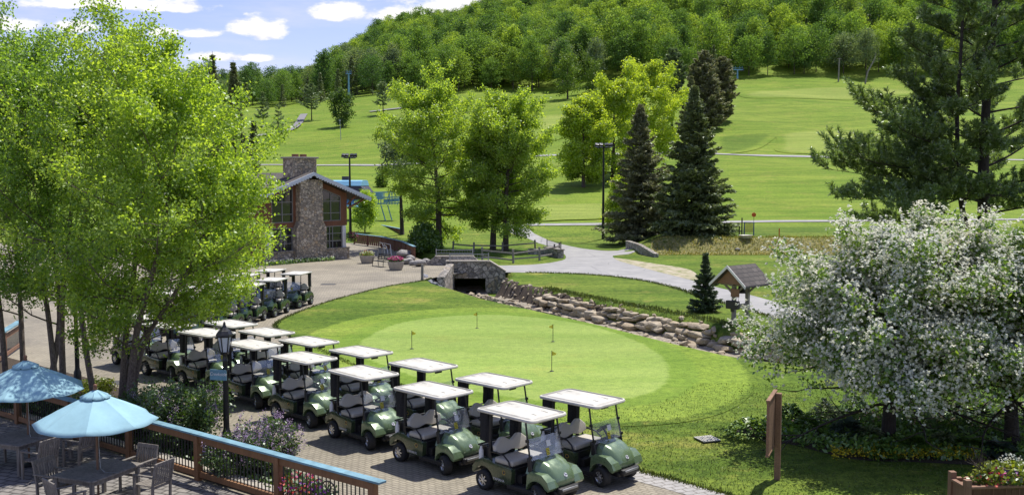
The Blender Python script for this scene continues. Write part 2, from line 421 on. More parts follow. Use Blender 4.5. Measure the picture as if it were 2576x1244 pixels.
def rockm(name, a, b, c):
    m_, t, p, oc, _ = mat(name)
    ri = t.n('ShaderNodeNewGeometry').outputs['Random Per Island']
    n = t.noise(t.mapping(oc, (1, 1, 2.5)), 2.2, 7, 0.68); n2 = t.noise(oc, 11, 4, 0.7)
    col = t.mix(t.smooth(n, 0.35, 0.65), a, b); col = t.mix(t.m('MULTIPLY', ri, 0.55), col, c)
    col = t.mix(1.0, col, t.ramp(n2, [(0.3, (0.7,) * 3), (0.7, (1.2,) * 3)]), 'MULTIPLY')
    t.l(col, p.inputs['Base Color']); p.inputs['Roughness'].default_value = 0.88; bump(t, p, t.m('ADD', n, t.m('MULTIPLY', n2, .4)), 0.9, 0.08); return m_
M['ledge'] = rockm('tan_ledge_stone', (0.29, 0.245, 0.175), (0.50, 0.435, 0.325), (0.38, 0.285, 0.17))
M['greyrock'] = rockm('grey_boulder', (0.20, 0.19, 0.18), (0.36, 0.35, 0.33), (0.28, 0.26, 0.23))
M['riprap'] = rockm('blue_grey_riprap', (0.20, 0.21, 0.23), (0.36, 0.37, 0.40), (0.26, 0.265, 0.28))
m_, t, p, oc, _ = mat('creek_gravel'); k = t.noise(oc, 5, 6, 0.75)
t.l(t.ramp(k, [(0.3, (0.10, 0.085, 0.06)), (0.5, (0.28, 0.24, 0.18)), (0.7, (0.42, 0.375, 0.30))]), p.inputs['Base Color'])
p.inputs['Roughness'].default_value = 0.8; bump(t, p, k, 1.0, 0.1); M['gravel'] = m_
m_, t, p, oc, _ = mat('mulch'); k = t.noise(oc, 14, 5, 0.75)
t.l(t.ramp(k, [(0.3, (0.022, 0.016, 0.010)), (0.7, (0.085, 0.06, 0.038))]), p.inputs['Base Color']); p.inputs['Roughness'].default_value = 0.95; bump(t, p, k, 1.0, 0.06); M['mulch'] = m_
m_, t, p, oc, _ = mat('bare_dirt'); k = t.noise(oc, 1.4, 6, 0.7)
t.l(t.ramp(k, [(0.36, (0.13, 0.17, 0.035)), (0.5, (0.33, 0.29, 0.19)), (0.7, (0.46, 0.42, 0.33))]), p.inputs['Base Color']); p.inputs['Roughness'].default_value = 0.95; M['dirt'] = m_
m_, t, p, oc, _ = mat('creek_water'); p.inputs['Base Color'].default_value = (0.05, 0.055, 0.04, 1); p.inputs['Roughness'].default_value = 0.06
bump(t, p, t.noise(oc, 6, 3), 0.25, 0.02); M['water'] = m_
# wood
def wood(name, a, b, rough=0.75, sx=(6, 6, 0.7)):
    m_, t, p, oc, _ = mat(name)
    n = t.noise(t.mapping(oc, sx), 3.0, 6, 0.65, 0.6); n2 = t.noise(oc, 2.0, 3)
    col = t.mix(t.smooth(n, 0.3, 0.7), a, b); col = t.mix(1.0, col, t.ramp(n2, [(0.3, (0.82,) * 3), (0.7, (1.12,) * 3)]), 'MULTIPLY')
    t.l(col, p.inputs['Base Color']); p.inputs['Roughness'].default_value = rough; bump(t, p, n, 0.4, 0.01); return m_
M['redwood'] = wood('red_brown_wood', (0.135, 0.054, 0.025), (0.21, 0.088, 0.041))
M['railwood'] = wood('brown_painted_wood', (0.180, 0.088, 0.036), (0.240, 0.122, 0.052))
M['teak'] = wood('weathered_teak', (0.13, 0.115, 0.10), (0.25, 0.225, 0.195))
M['greywood'] = wood('silvered_split_rail', (0.16, 0.145, 0.125), (0.30, 0.275, 0.24))
M['signwood'] = wood('sign_board_wood', (0.165, 0.088, 0.050), (0.27, 0.155, 0.088), 0.75, (2, 14, 14))
M['planterwood'] = wood('planter_box_wood', (0.20, 0.105, 0.065), (0.26, 0.145, 0.09))
M['bark'] = wood('grey_bark', (0.050, 0.038, 0.028), (0.12, 0.095, 0.075), 0.9, (5, 5, 1.2))
M['birchbark'] = wood('peeling_birch_bark', (0.075, 0.055, 0.042), (0.22, 0.175, 0.14), 0.9, (9, 9, 5))
M['darkbark'] = wood('dark_bark', (0.022, 0.017, 0.013), (0.055, 0.043, 0.034), 0.9, (5, 5, 1.2))
# paint, metal, plastic, cloth
M['bluepaint'] = plain('sky_blue_paint', (0.150, 0.285, 0.345), 0.8, var=0.28, scale=2.5)
M['black'] = plain('black_metal', (0.012, 0.012, 0.014), 0.42, 0.0, scale=5)
M['blackplastic'] = plain('black_plastic', (0.014, 0.014, 0.015), 0.5, scale=8)
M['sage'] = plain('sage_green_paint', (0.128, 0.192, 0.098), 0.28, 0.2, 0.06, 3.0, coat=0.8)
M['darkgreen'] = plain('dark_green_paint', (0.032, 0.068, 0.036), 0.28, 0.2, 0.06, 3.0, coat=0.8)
M['olive'] = plain('olive_body_paint', (0.050, 0.074, 0.036), 0.28, 0.25, 0.06, 3.0, coat=0.8)  # same sage paint darkened: shade on the cart body put into the colour
M['whiteplastic'] = plain('off_white_plastic', (0.55, 0.53, 0.46), 0.5, var=0.17, scale=3, spec=0.4)
M['lip'] = plain('grey_roof_lip', (0.33, 0.32, 0.28), 0.5, var=0.06, scale=3)
M['vinyl'] = plain('stone_beige_vinyl', (0.47, 0.44, 0.375), 0.5, var=0.06, scale=4)
M['tyre'] = plain('tyre_rubber', (0.018, 0.018, 0.018), 0.8, scale=30, bmp=0.3)
M['alloy'] = plain('silver_wheel', (0.62, 0.62, 0.62), 0.3, 0.8, 0.05, 8)
M['chrome'] = plain('grey_metal', (0.33, 0.34, 0.35), 0.4, 0.7, 0.08, 4)
M['fabric'] = plain('black_canvas', (0.010, 0.010, 0.012), 0.9, scale=10)
M['concrete'] = plain('concrete', (0.36, 0.325, 0.27), 0.85, var=0.14, scale=5, bmp=0.3)
M['aqua'] = plain('aqua_canvas', (0.275, 0.455, 0.515), 0.85, var=0.11, scale=1.6, bmp=0.15, spec=0.2)
M['blueroof'] = plain('blue_sheet_metal', (0.25, 0.52, 0.72), 0.45, 0.1, 0.07, 0.6)
M['darkmetal'] = plain('dark_slate_metal', (0.06, 0.055, 0.075), 0.5, 0.2, 0.1, 1)
M['bluesteel'] = plain('blue_grey_steel', (0.16, 0.33, 0.44), 0.5, 0.3, 0.1, 1)
M['shingle'] = paver('grey_shingles', (0.12, 0.105, 0.095), (0.08, 0.07, 0.065), (0.03, 0.03, 0.03), 0, 0.45, 0.22)
M['trim'] = plain('pale_blue_white_trim', (0.55, 0.60, 0.65), 0.6, var=0.08)
M['whitepaint'] = plain('white_paint', (0.72, 0.71, 0.68), 0.55, var=0.06)
M['yellow'] = plain('yellow_cloth', (0.88, 0.70, 0.10), 0.7, var=0.08)
M['yellowsticker'] = plain('yellow_sticker', (0.75, 0.62, 0.04), 0.5, var=0.04)
M['paper'] = plain('white_paper', (0.7, 0.7, 0.68), 0.7, var=0.04)
M['emblem'] = plain('emblem_dark', (0.03, 0.04, 0.07), 0.3, 0.5)
M['silverletter'] = plain('silver_lettering', (0.65, 0.65, 0.66), 0.35, 0.3)
M['gold'] = plain('gold_badge', (0.5, 0.36, 0.08), 0.4, 0.6)
M['orange'] = plain('orange_red_paint', (0.62, 0.10, 0.02), 0.5)
M['deepblue'] = plain('deep_blue_paint', (0.03, 0.07, 0.30), 0.5)
M['bronze'] = plain('dark_bronze', (0.05, 0.045, 0.035), 0.4, 0.8)
M['terracotta'] = plain('wooden_finial', (0.17, 0.075, 0.04), 0.6)
M['polewood'] = wood('umbrella_pole_wood', (0.17, 0.095, 0.055), (0.24, 0.14, 0.085))
M['frost'] = plain('frosted_lamp_glass', (0.52, 0.55, 0.58), 0.25, var=0.05, spec=0.6)
M['dirtyfloor'] = plain('grey_floor', (0.06, 0.06, 0.06), 0.8)
m_, t, p, oc, _ = mat('window_glass'); p.inputs['Base Color'].default_value = (0.020, 0.024, 0.022, 1); p.inputs['Roughness'].default_value = 0.04
p.inputs['Specular IOR Level'].default_value = 0.9; bump(t, p, t.noise(oc, 0.9, 2), 0.06, 0.05); M['glass'] = m_
m_ = bpy.data.materials.new('clear_windshield'); m_.use_nodes = True; t = NT(m_.node_tree); o_ = t.n('ShaderNodeOutputMaterial')
tr = t.n('ShaderNodeBsdfTransparent'); tr.inputs[0].default_value = (0.94, 0.96, 0.97, 1)
gl = t.n('ShaderNodeBsdfGlossy'); gl.inputs['Roughness'].default_value = 0.06; gl.inputs[0].default_value = (0.9, 0.92, 0.95, 1)
df = t.n('ShaderNodeBsdfDiffuse'); df.inputs[0].default_value = (0.55, 0.57, 0.60, 1)
x1 = t.n('ShaderNodeMixShader'); x1.inputs[0].default_value = 0.13; t.l(tr.outputs[0], x1.inputs[1]); t.l(df.outputs[0], x1.inputs[2])
x2 = t.n('ShaderNodeMixShader'); x2.inputs[0].default_value = 0.07; t.l(x1.outputs[0], x2.inputs[1]); t.l(gl.outputs[0], x2.inputs[2])
t.l(x2.outputs[0], o_.inputs[0]); M['clear'] = m_
m_ = bpy.data.materials.new('netting'); m_.use_nodes = True; t = NT(m_.node_tree); o_ = t.n('ShaderNodeOutputMaterial')
tr = t.n('ShaderNodeBsdfTransparent'); df = t.n('ShaderNodeBsdfDiffuse'); df.inputs[0].default_value = (0.4, 0.25, 0.05, 1)
x1 = t.n('ShaderNodeMixShader'); x1.inputs[0].default_value = 0.3; t.l(tr.outputs[0], x1.inputs[1]); t.l(df.outputs[0], x1.inputs[2]); t.l(x1.outputs[0], o_.inputs[0]); M['net'] = m_
# leaves: every leaf its own tint
def leaf_mat(name, a, b, c, trans=0.45, gloss=0.06, rough=0.45, tmul=(1.35, 1.25, 0.55), obj_var=0.0):
    m_ = bpy.data.materials.new(name); m_.use_nodes = True; t = NT(m_.node_tree); o_ = t.n('ShaderNodeOutputMaterial')
    ri = t.n('ShaderNodeNewGeometry').outputs['Random Per Island']
    tc = t.n('ShaderNodeTexCoord').outputs['Object']
    big = t.noise(tc, 0.55, 3, 0.6)
    col = t.ramp(ri, [(0.0, c), (0.45, a), (1.0, b)])
    col = t.mix(1.0, col, t.ramp(big, [(0.3, (0.78, 0.82, 0.8)), (0.7, (1.18, 1.12, 1.0))]), 'MULTIPLY')
    if obj_var:
        orr = t.n('ShaderNodeObjectInfo').outputs['Random']
        col = t.mix(1.0, col, t.ramp(orr, [(0.0, (1 - obj_var * .9, 1 - obj_var * .75, 1 - obj_var * .3)), (0.35, (1 - obj_var * .3, 1 - obj_var * .25, 1.0)), (0.6, (1.0, 1.0, 1.0)), (1.0, (1 + obj_var * 1.0, 1 + obj_var * .7, 1.0))]), 'MULTIPLY')
    df = t.n('ShaderNodeBsdfDiffuse'); t.l(col, df.inputs[0])
    tl = t.n('ShaderNodeBsdfTranslucent'); t.l(t.mix(1.0, col, tmul, 'MULTIPLY'), tl.inputs[0])
    gl = t.n('ShaderNodeBsdfGlossy'); gl.inputs['Roughness'].default_value = rough; gl.inputs[0].default_value = (0.8, 0.85, 0.8, 1)
    x1 = t.n('ShaderNodeMixShader'); x1.inputs[0].default_value = trans; t.l(df.outputs[0], x1.inputs[1]); t.l(tl.outputs[0], x1.inputs[2])
    x2 = t.n('ShaderNodeMixShader'); x2.inputs[0].default_value = gloss; t.l(x1.outputs[0], x2.inputs[1]); t.l(gl.outputs[0], x2.inputs[2])
    t.l(x2.outputs[0], o_.inputs[0]); return m_
M['birchleaf'] = leaf_mat('birch_leaves', (0.258, 0.388, 0.057), (0.383, 0.519, 0.099), (0.156, 0.269, 0.038), 0.62, 0.05, tmul=(1.75, 1.65, .6))
M['birchleaf_deep'] = leaf_mat('birch_leaves_deep', (0.180, 0.308, 0.052), (0.282, 0.420, 0.084), (0.113, 0.217, 0.035), 0.60, 0.06, tmul=(1.7, 1.65, .6))
M['oakleaf'] = leaf_mat('oak_leaves', (0.258, 0.394, 0.062), (0.383, 0.519, 0.103), (0.162, 0.275, 0.038), 0.62, 0.05, tmul=(1.75, 1.6, .6))
M['limeleaf'] = leaf_mat('lime_leaves', (0.312, 0.423, 0.056), (0.430, 0.537, 0.090), (0.198, 0.298, 0.036), 0.60, 0.04, tmul=(1.65, 1.55, .55))
M['spruce'] = leaf_mat('spruce_needles', (0.150, 0.200, 0.072), (0.244, 0.288, 0.111), (0.091, 0.131, 0.050), 0.3, 0.08, 0.5, (1.1, 1.1, .8))
M['brownspruce'] = leaf_mat('brownish_spruce_needles', (0.225, 0.240, 0.127), (0.333, 0.328, 0.194), (0.139, 0.157, 0.085), 0.3, 0.06, 0.5, (1.1, 1.1, .8))
M['pine'] = leaf_mat('white_pine_needles', (0.185, 0.277, 0.071), (0.295, 0.388, 0.116), (0.105, 0.172, 0.043), 0.5, 0.12, 0.4, (1.1, 1.15, .7))
M['youngspruce'] = leaf_mat('young_spruce_needles', (0.075, 0.120, 0.050), (0.130, 0.180, 0.075), (0.042, 0.072, 0.032), 0.25, 0.08, 0.5, (1.1, 1.1, .8))
M['pinehill'] = leaf_mat('hill_pine_needles', (0.178, 0.256, 0.109), (0.256, 0.328, 0.155), (0.112, 0.168, 0.078), 0.3, 0.05, 0.5, (1.1, 1.1, .8))
M['haw'] = leaf_mat('hawthorn_leaves', (0.138, 0.260, 0.035), (0.244, 0.382, 0.052), (0.074, 0.155, 0.023), 0.45, 0.08)
M['blossom'] = leaf_mat('white_blossom', (0.76, 0.76, 0.69), (0.84, 0.84, 0.78), (0.60, 0.62, 0.53), 0.4, 0.02, 0.5, (1, 1, .95))
M['lilacleaf'] = leaf_mat('lilac_leaves', (0.061, 0.128, 0.021), (0.101, 0.180, 0.027), (0.035, 0.075, 0.013), 0.42, 0.08)
M['lilac'] = leaf_mat('lilac_blossom', (0.432, 0.312, 0.506), (0.624, 0.504, 0.667), (0.264, 0.168, 0.345), 0.35, 0.02, 0.5, (1, 1, 1))
M['forest'] = leaf_mat('forest_leaves', (0.095, 0.175, 0.028), (0.145, 0.235, 0.038), (0.058, 0.115, 0.020), 0.42, 0.04, 0.5, (1.3, 1.25, .6), 0.42)
M['hosta'] = leaf_mat('hosta_leaves', (0.139, 0.279, 0.040), (0.248, 0.404, 0.052), (0.077, 0.171, 0.031), 0.35, 0.10)
M['variegated'] = leaf_mat('variegated_leaves', (0.192, 0.264, 0.108), (0.456, 0.504, 0.312), (0.060, 0.120, 0.030), 0.3, 0.08)
M['bluehosta'] = leaf_mat('blue_hosta_leaves', (0.084, 0.140, 0.119), (0.140, 0.203, 0.168), (0.056, 0.098, 0.077), 0.25, 0.10)
M['limeplant'] = leaf_mat('chartreuse_leaves', (0.22, 0.29, 0.03), (0.33, 0.38, 0.05), (0.13, 0.19, 0.02), 0.4, 0.06)
M['yellowflower'] = leaf_mat('yellow_petals', (0.62, 0.50, 0.03), (0.75, 0.62, 0.05), (0.45, 0.34, 0.02), 0.3, 0.02, 0.5, (1, 1, .8))
M['pinkflower'] = leaf_mat('pink_petals', (0.62, 0.06, 0.28), (0.75, 0.16, 0.42), (0.45, 0.03, 0.20), 0.3, 0.02, 0.5, (1, 1, 1))
M['redflower'] = leaf_mat('red_petals', (0.60, 0.07, 0.06), (0.72, 0.20, 0.16), (0.42, 0.03, 0.05), 0.3, 0.02, 0.5, (1, 1, 1))
M['purpleflower'] = leaf_mat('purple_petals', (0.24, 0.06, 0.42), (0.36, 0.12, 0.55), (0.15, 0.03, 0.28), 0.3, 0.02, 0.5, (1, 1, 1))
M['whiteflower'] = M['blossom']
M['lawnblade'] = leaf_mat('grass_blades', (0.082, 0.117, 0.020), (0.125, 0.150, 0.030), (0.054, 0.084, 0.014), 0.2, 0.04)
M['drygrass'] = leaf_mat('dry_grass_blades', (0.27, 0.26, 0.08), (0.38, 0.34, 0.13), (0.12, 0.18, 0.03), 0.4, 0.02)

# ------------------------------------------------------------------ the setting: ground, paving, roads, green, creek
rows = np.concatenate([np.arange(-30, 12, 3.0), np.arange(12, 30, .45), np.arange(30, 66, 0.28), np.arange(66, 84, .6), np.arange(84, 96, .3), np.arange(96, 150, 1.3), np.arange(150, 440, 5), np.geomspace(440, 3800, 60)])
us = np.concatenate([np.linspace(-2.6, -0.75, 30)[:-1], np.linspace(-0.75, -0.2, 60)[:-1], np.linspace(-0.2, 0.42, 300)[:-1], np.linspace(0.42, 0.75, 40)[:-1], np.linspace(0.75, 2.6, 30)])
UU, YY = np.meshgrid(us, rows); XX = UU * (np.maximum(YY, 0) * 1.0 + 14)
ZZ = terrain(XX, YY)
nr, nc = XX.shape
idx = np.arange(nr * nc).reshape(nr, nc)
F = np.stack([idx[:-1, :-1], idx[:-1, 1:], idx[1:, 1:], idx[1:, :-1]], -1).reshape(-1, 4)
me = arr_mesh('ground', np.stack([XX, YY, ZZ], -1).reshape(-1, 3), F, True)
me.attributes.new('zone', 'FLOAT', 'POINT').data.foreach_set('value', _ss((YY - 92) / 45).astype(np.float32).ravel())
tag(link('ground', me, None, [M['grass']]), kind='structure')

def P(px, py):
    g = G(px, py)
    return g if 0 < g.y < 100 else T(px, py, 90)
def resample(pts, closed=True, n=6):
    pts = [np.array(p[:2], float) for p in pts]; out = []; N = len(pts)
    rng_ = range(N) if closed else range(N - 1)
    for i in rng_:
        g = (lambda k: pts[k % N]) if closed else (lambda k: pts[min(max(k, 0), N - 1)])
        p0, p1, p2, p3 = g(i - 1), g(i), g(i + 1), g(i + 2)
        for k in range(n):
            u = k / n
            out.append(0.5 * ((2 * p1) + (-p0 + p2) * u + (2 * p0 - 5 * p1 + 4 * p2 - p3) * u * u + (-p0 + 3 * p1 - 3 * p2 + p3) * u ** 3))
    if not closed: out.append(pts[-1])
    return out
def edge_dist(poly, xs, ys):
    best = np.full(len(xs), 1e9); P_ = np.array([[float(p[0]), float(p[1])] for p in poly])
    for a, b in zip(P_, np.roll(P_, -1, 0)):
        d = b - a; k = np.clip(((xs - a[0]) * d[0] + (ys - a[1]) * d[1]) / (d @ d + 1e-12), 0, 1); best = np.minimum(best, np.hypot(xs - a[0] - k * d[0], ys - a[1] - k * d[1]))
    return best
def sheet(name, poly, m_, dz, step=0.0, flat=None, kind='structure', floor0=False, zone=None):
    bm = bmesh.new()
    vs = [bm.verts.new((float(p[0]), float(p[1]), 0)) for p in poly]
    bm.faces.new(vs); bmesh.ops.triangulate(bm, faces=bm.faces[:])
    if step:
        xs = [p[0] for p in poly]; ys = [p[1] for p in poly]
        for ax, lo, hi in ((0, min(xs), max(xs)), (1, min(ys), max(ys))):
            k = math.floor(lo / step) * step + step
            while k < hi:
                co = (k, 0, 0) if ax == 0 else (0, k, 0); no = (1, 0, 0) if ax == 0 else (0, 1, 0)
                bmesh.ops.bisect_plane(bm, geom=bm.verts[:] + bm.edges[:] + bm.faces[:], dist=1e-5, plane_co=co, plane_no=no)
                k += step
    bm.verts.ensure_lookup_table()
    xs = np.array([v.co.x for v in bm.verts]); ys = np.array([v.co.y for v in bm.verts])
    zs = np.full(len(xs), flat) if flat is not None else terrain(xs, ys)
    if floor0: zs = np.maximum(zs, 0)
    for v, z in zip(bm.verts, zs): v.co.z = z + dz
    bmesh.ops.recalc_face_normals(bm, faces=bm.faces[:])
    for f in bm.faces:
        if f.normal.z < 0: f.normal_flip()
        f.smooth = True
    me = bpy.data.meshes.new(name); bm.to_mesh(me); bm.free()
    if zone is not None: me.attributes.new('zone', 'FLOAT', 'POINT').data.foreach_set('value', zone(xs, ys).astype(np.float32))
    o = link(name, me, None, [m_]); return tag(o, kind=kind)
def pix(l): return [P(*p) for p in l]
def strip(name, pts, width, m_, dz, n=6, kind='structure'):
    c = resample(pts, False, n); V, Fc = [], []
    for i, p in enumerate(c):
        d = c[min(i + 1, len(c) - 1)] - c[max(i - 1, 0)]; d = d / (np.linalg.norm(d) + 1e-9); s_ = np.array([-d[1], d[0]]) * width / 2
        for k in (-1, -.33, .33, 1): V.append(p + s_ * k)
    V = np.array(V); Z = terrain(V[:, 0], V[:, 1]) + dz
    for i in range(len(c) - 1):
        for k in range(3): Fc.append((i * 4 + k, (i + 1) * 4 + k, (i + 1) * 4 + k + 1, i * 4 + k + 1))
    Fc = np.array(Fc)[:, ::-1]
    me = arr_mesh(name, np.column_stack([V, Z]), Fc, True)
    if me.polygons[0].normal.z < 0: me.flip_normals()
    return tag(link(name, me, None, [m_]), kind=kind)

edge = [(1850, 1250), (1700, 1208), (1600, 1182), (1480, 1143), (1330, 1090), (1180, 1035), (1050, 985), (950, 945), (860, 905), (780, 868), (716, 840), (692, 823), (705, 806), (760, 781), (830, 757), (900, 738), (980, 719), (1063, 706), (1085, 700)]
plaza = [Vector((-34, 6, 0)), Vector((8.5, 13, 0))] + [Vector((*p, 0)) for p in resample(pix(edge), False, 4)] + [G(1118, 692), G(1122, 668), G(1085, 660), G(1046, 648), G(1010, 624), G(955, 606), G(905, 594), G(880, 590)] + [Vector((-75, 118, 0)), Vector((-110, 60, 0))]
sheet('plaza', plaza, M['paver'], 0.010, flat=0.0)
bord = resample(pix([(2050, 1300), (1850, 1250), (1700, 1208), (1600, 1182), (1560, 1169)]), False, 4)
bordo = [p + np.array([-0.35, -0.62]) for p in bord[::-1]]
sheet('paver_border', bord + bordo, M['grey_paver'], 0.018, flat=0.0)
road_far = resample(pix([(1262, 572), (1320, 571), (1345, 588), (1400, 611), (1460, 624), (1530, 631), (1592, 630), (1597, 638), (1542, 643), (1560, 655), (1610, 671), (1680, 688), (1745, 706), (1810, 724), (1900, 745), (2050, 785), (2250, 815), (2576, 840), (3000, 855)]), False, 3)
road_near = resample(pix([(3000, 905), (2576, 890), (2250, 862), (2050, 830), (1950, 800), (1830, 765), (1750, 742), (1690, 722), (1600, 703), (1500, 692), (1400, 687), (1270, 685), (1200, 685), (1118, 690)]), False, 3)
road_left = resample(pix([(1122, 668), (1210, 668), (1330, 666), (1400, 658), (1424, 648), (1405, 629), (1345, 607), (1290, 588)]), False, 3)
sheet('road', road_far + road_near + road_left[:-1] + [road_left[-1]], M['asphalt'], 0.016, step=2.0, floor0=True)
sheet('bare_dirt', resample(pix([(1550, 649), (1640, 662), (1730, 677), (1757, 697), (1745, 704), (1700, 695), (1620, 674), (1560, 657)])), M['dirt'], 0.022, flat=0.0)
M['path_grey'] = plain('worn_path', (0.19, 0.185, 0.185), 0.9)
# hillside cart paths
strip('cart_path', [P(*p) for p in [(1270, 569), (1330, 566), (1430, 565), (1520, 564), (1620, 562), (1810, 559), (1950, 557), (2100, 556), (2400, 553), (2700, 552)]], 2.3, M['asphalt'], 0.07)
strip('cart_path', [T(*p) for p in [(600, 417), (720, 415.5), (860, 416), (960, 416), (1060, 411), (1200, 402), (1370, 392), (1480, 389), (1600, 387), (1810, 388), (1950, 393), (2070, 396), (2300, 402), (2600, 404)]], 2.6, M['asphalt'], 0.12, 10)
strip('cart_path', [T(*p) for p in [(640, 344), (700, 337), (733, 327), (750, 314), (757, 302), (765, 289)]], 2.4, M['path_grey'], 0.40, 4)
strip('cart_path', [T(*p) for p in [(930, 283), (1000, 275), (1060, 268), (1110, 262)]], 2.2, M['path_grey'], 0.35, 5)
# golf turf
gpx = [(905, 871), (935, 843), (1000, 815), (1100, 798), (1230, 792), (1360, 800), (1480, 819), (1580, 850), (1650, 888), (1680, 932), (1660, 974), (1580, 1001), (1450, 1008), (1330, 1003), (1200, 985), (1080, 958), (970, 920), (916, 893)]
gout = resample(pix(gpx), True, 5); gc = np.mean(gout, 0)
def grow_out(poly, d): return [gc + (p - gc) * (1 + d / np.linalg.norm(p - gc)) for p in poly]
def inside(poly, X, Y):
    r_ = np.zeros(len(X), bool); j = len(poly) - 1
    for i in range(len(poly)):
        xi, yi, xj, yj = poly[i][0], poly[i][1], poly[j][0], poly[j][1]
        cnd = ((yi > Y) != (yj > Y)) & (X < (xj - xi) * (Y - yi) / (yj - yi + 1e-12) + xi); r_ ^= cnd; j = i
    return r_
def gzone(xs, ys):
    d = edge_dist(gout, xs, ys); d = np.where(inside(gout, xs, ys), -d, d)
    return np.interp(d, [-.15, .12, .9, 1.25, 2.6, 3.0, 3.3], [3, 2.2, 1.85, 1.15, .85, .1, 0])
sheet('putting_green', grow_out(gout, 3.3), M['green'], 0.016, step=0.30, zone=gzone)
def fairway(px_list, m_, step, w_):
    poly = resample([T(*p) for p in px_list], True, 5)
    sheet('fairway', poly, m_, .12, step=step, zone=lambda xs, ys: np.clip(edge_dist(poly, xs, ys) / w_, 0, 1))
fairway([(1796, 344), (1860, 337), (1953, 334), (1942, 354), (1890, 380), (1806, 386)], M['dark_grass'], 2.8, 4.4)
fairway([(1325, 521), (1420, 513), (1540, 510), (1640, 512), (1640, 545), (1520, 552), (1420, 555), (1325, 556)], M['pale_grass'], 1.75, 2.75)
fairway([(1965, 334), (2080, 328), (2240, 335), (2260, 372), (2100, 386), (1960, 383), (1955, 360)], M['pale_grass'], 2.8, 4.4)
fairway([(1870, 232), (2000, 222), (2250, 222), (2320, 236), (2200, 250), (2000, 248), (1880, 247)], M['pale_grass'], 4.19, 6.60)
fairway([(1330, 300), (1400, 285), (1470, 300), (1440, 340), (1350, 350)], M['pale_grass'], 4.19, 6.60)
# dry bank under the plateau
bx = [G(p, 620)[0] / G(p, 620)[1] for p in (1645, 1720, 1800, 1900, 2000, 2150)]
bank = [np.array([u * 88.3, 88.3 + 0.3 * math.sin(i * 2.1)]) for i, u in enumerate(bx)] + [np.array([u * 91.6, 91.4 + 0.5 * math.sin(i * 1.3)]) for i, u in list(enumerate(bx))[::-1]]
sheet('dry_bank', resample(bank, True, 4), M['bank'], 0.03, step=0.6)
# creek
def along(lo, hi, off, n=60):
    """points beside the creek's middle line, off metres towards the far side"""
    P_ = CREEKP; L = np.concatenate([[0], np.cumsum(np.linalg.norm(np.diff(P_, axis=0), axis=1))])
    out = []
    for s in np.linspace(lo, hi, n):
        p = np.array([np.interp(s, L, P_[:, 0]), np.interp(s, L, P_[:, 1])])
        q = np.array([np.interp(s + .8, L, P_[:, 0]), np.interp(s + .8, L, P_[:, 1])]); r_ = np.array([np.interp(s - .8, L, P_[:, 0]), np.interp(s - .8, L, P_[:, 1])])
        d = (q - r_) / np.linalg.norm(q - r_); out.append(p + np.array([-d[1], d[0]]) * off)
    return out
CL = np.concatenate([[0], np.cumsum(np.linalg.norm(np.diff(CREEKP, axis=0), axis=1))])
def s_at(px):   # length along the creek near a pixel column
    q = [CX + FPX * a / b for a, b in CREEKP]; return float(np.interp(px, q[4:], CL[4:]))
c0, c1 = s_at(1190), s_at(2400)
sheet('creek_bed', along(c0 - 8, c1, -1.95, 90) + along(c0 - 8, c1, 1.15, 90)[::-1], M['gravel'], 0.03, step=0.5)
sheet('water', along(c0 - 6, s_at(1480), -0.35, 60) + along(c0 - 6, s_at(1480), 0.40, 60)[::-1], M['water'], 0.06, step=0.5)

def rock(rng, c, d, rz=0.0, n=20, boxy=0.5, tilt=0.1):
    """faceted stone: hull of points on a rounded box"""
    bm = bmesh.new()
    for i in range(n):
        v = rng.normal(0, 1, 3); v /= np.linalg.norm(v)
        k = 1 / np.max(np.abs(v)); v = v * (boxy * k + (1 - boxy)) * rng.uniform(.86, 1.0)
        v = np.clip(v, -1, 1)
        bm.verts.new((v[0] * d[0] / 2, v[1] * d[1] / 2, v[2] * d[2] / 2))
    r_ = bmesh.ops.convex_hull(bm, input=bm.verts[:])
    bmesh.ops.delete(bm, geom=[v for v in bm.verts if not v.link_faces], context='VERTS')
    m_ = Matrix.Translation(c) @ Matrix.Rotation(rz, 4, 'Z') @ Matrix.Rotation(rng.normal(0, tilt), 4, 'X') @ Matrix.Rotation(rng.normal(0, tilt), 4, 'Y')
    bm.verts.index_update()
    vs = [m_ @ v.co for v in bm.verts]; fs = [tuple(v.index for v in f.verts) for f in bm.faces]
    bm.free(); return vs, fs
def rocks_obj(name, lst, m_, parent=None, bevel=0.03):
    b = MB()
    for vs, fs in lst: b.add(vs, fs)
    return b.build(name, m_, parent, bevel=bevel, smooth=40, seg=1)
rng = np.random.default_rng(11)
lst = []
wa, wb = s_at(1302), s_at(1905)
for row, (zb, off, hh) in enumerate([(-0.84, 1.10, .34), (-0.55, 1.30, .32), (-0.28, 1.52, .28)]):
    s = wa + row * .5
    if row == 0: s += 2.5
    while s < wb:
        L_ = rng.uniform(.55, 1.45) * (1.0 if row else .9)
        q = along(s + L_ / 2, s + L_ / 2 + .3, off + rng.normal(0, .10), 2)
        a = math.atan2(q[1][1] - q[0][1], q[1][0] - q[0][0])
        if rng.random() < .93:
            lst.append(rock(rng, (q[0][0], q[0][1], zb + rng.normal(0, .05)), (L_ * 1.04, rng.uniform(.55, .85), hh * rng.uniform(.8, 1.2)), a + rng.normal(0, .12), 40, .88, .07))
        s += L_ * rng.uniform(.92, 1.05)
for i in range(170):
    q = along(rng.uniform(wa - 1, wb), 1e3, 0, 1)[0] if False else along(*(lambda s: (s, s + .1))(rng.uniform(wa, wb)), rng.uniform(1.2, 2.0), 2)[0]
    lst.append(rock(rng, (q[0], q[1], rng.uniform(-.85, -.02)), tuple(rng.uniform(.14, .38, 3)), rng.uniform(0, 6), 16, .5, .3))
o = rocks_obj('stone_wall', lst, M['ledge'], None, .013)
tag(o, 'dry stacked tan stone wall lining the far bank of the creek', 'stone wall')
lst = []
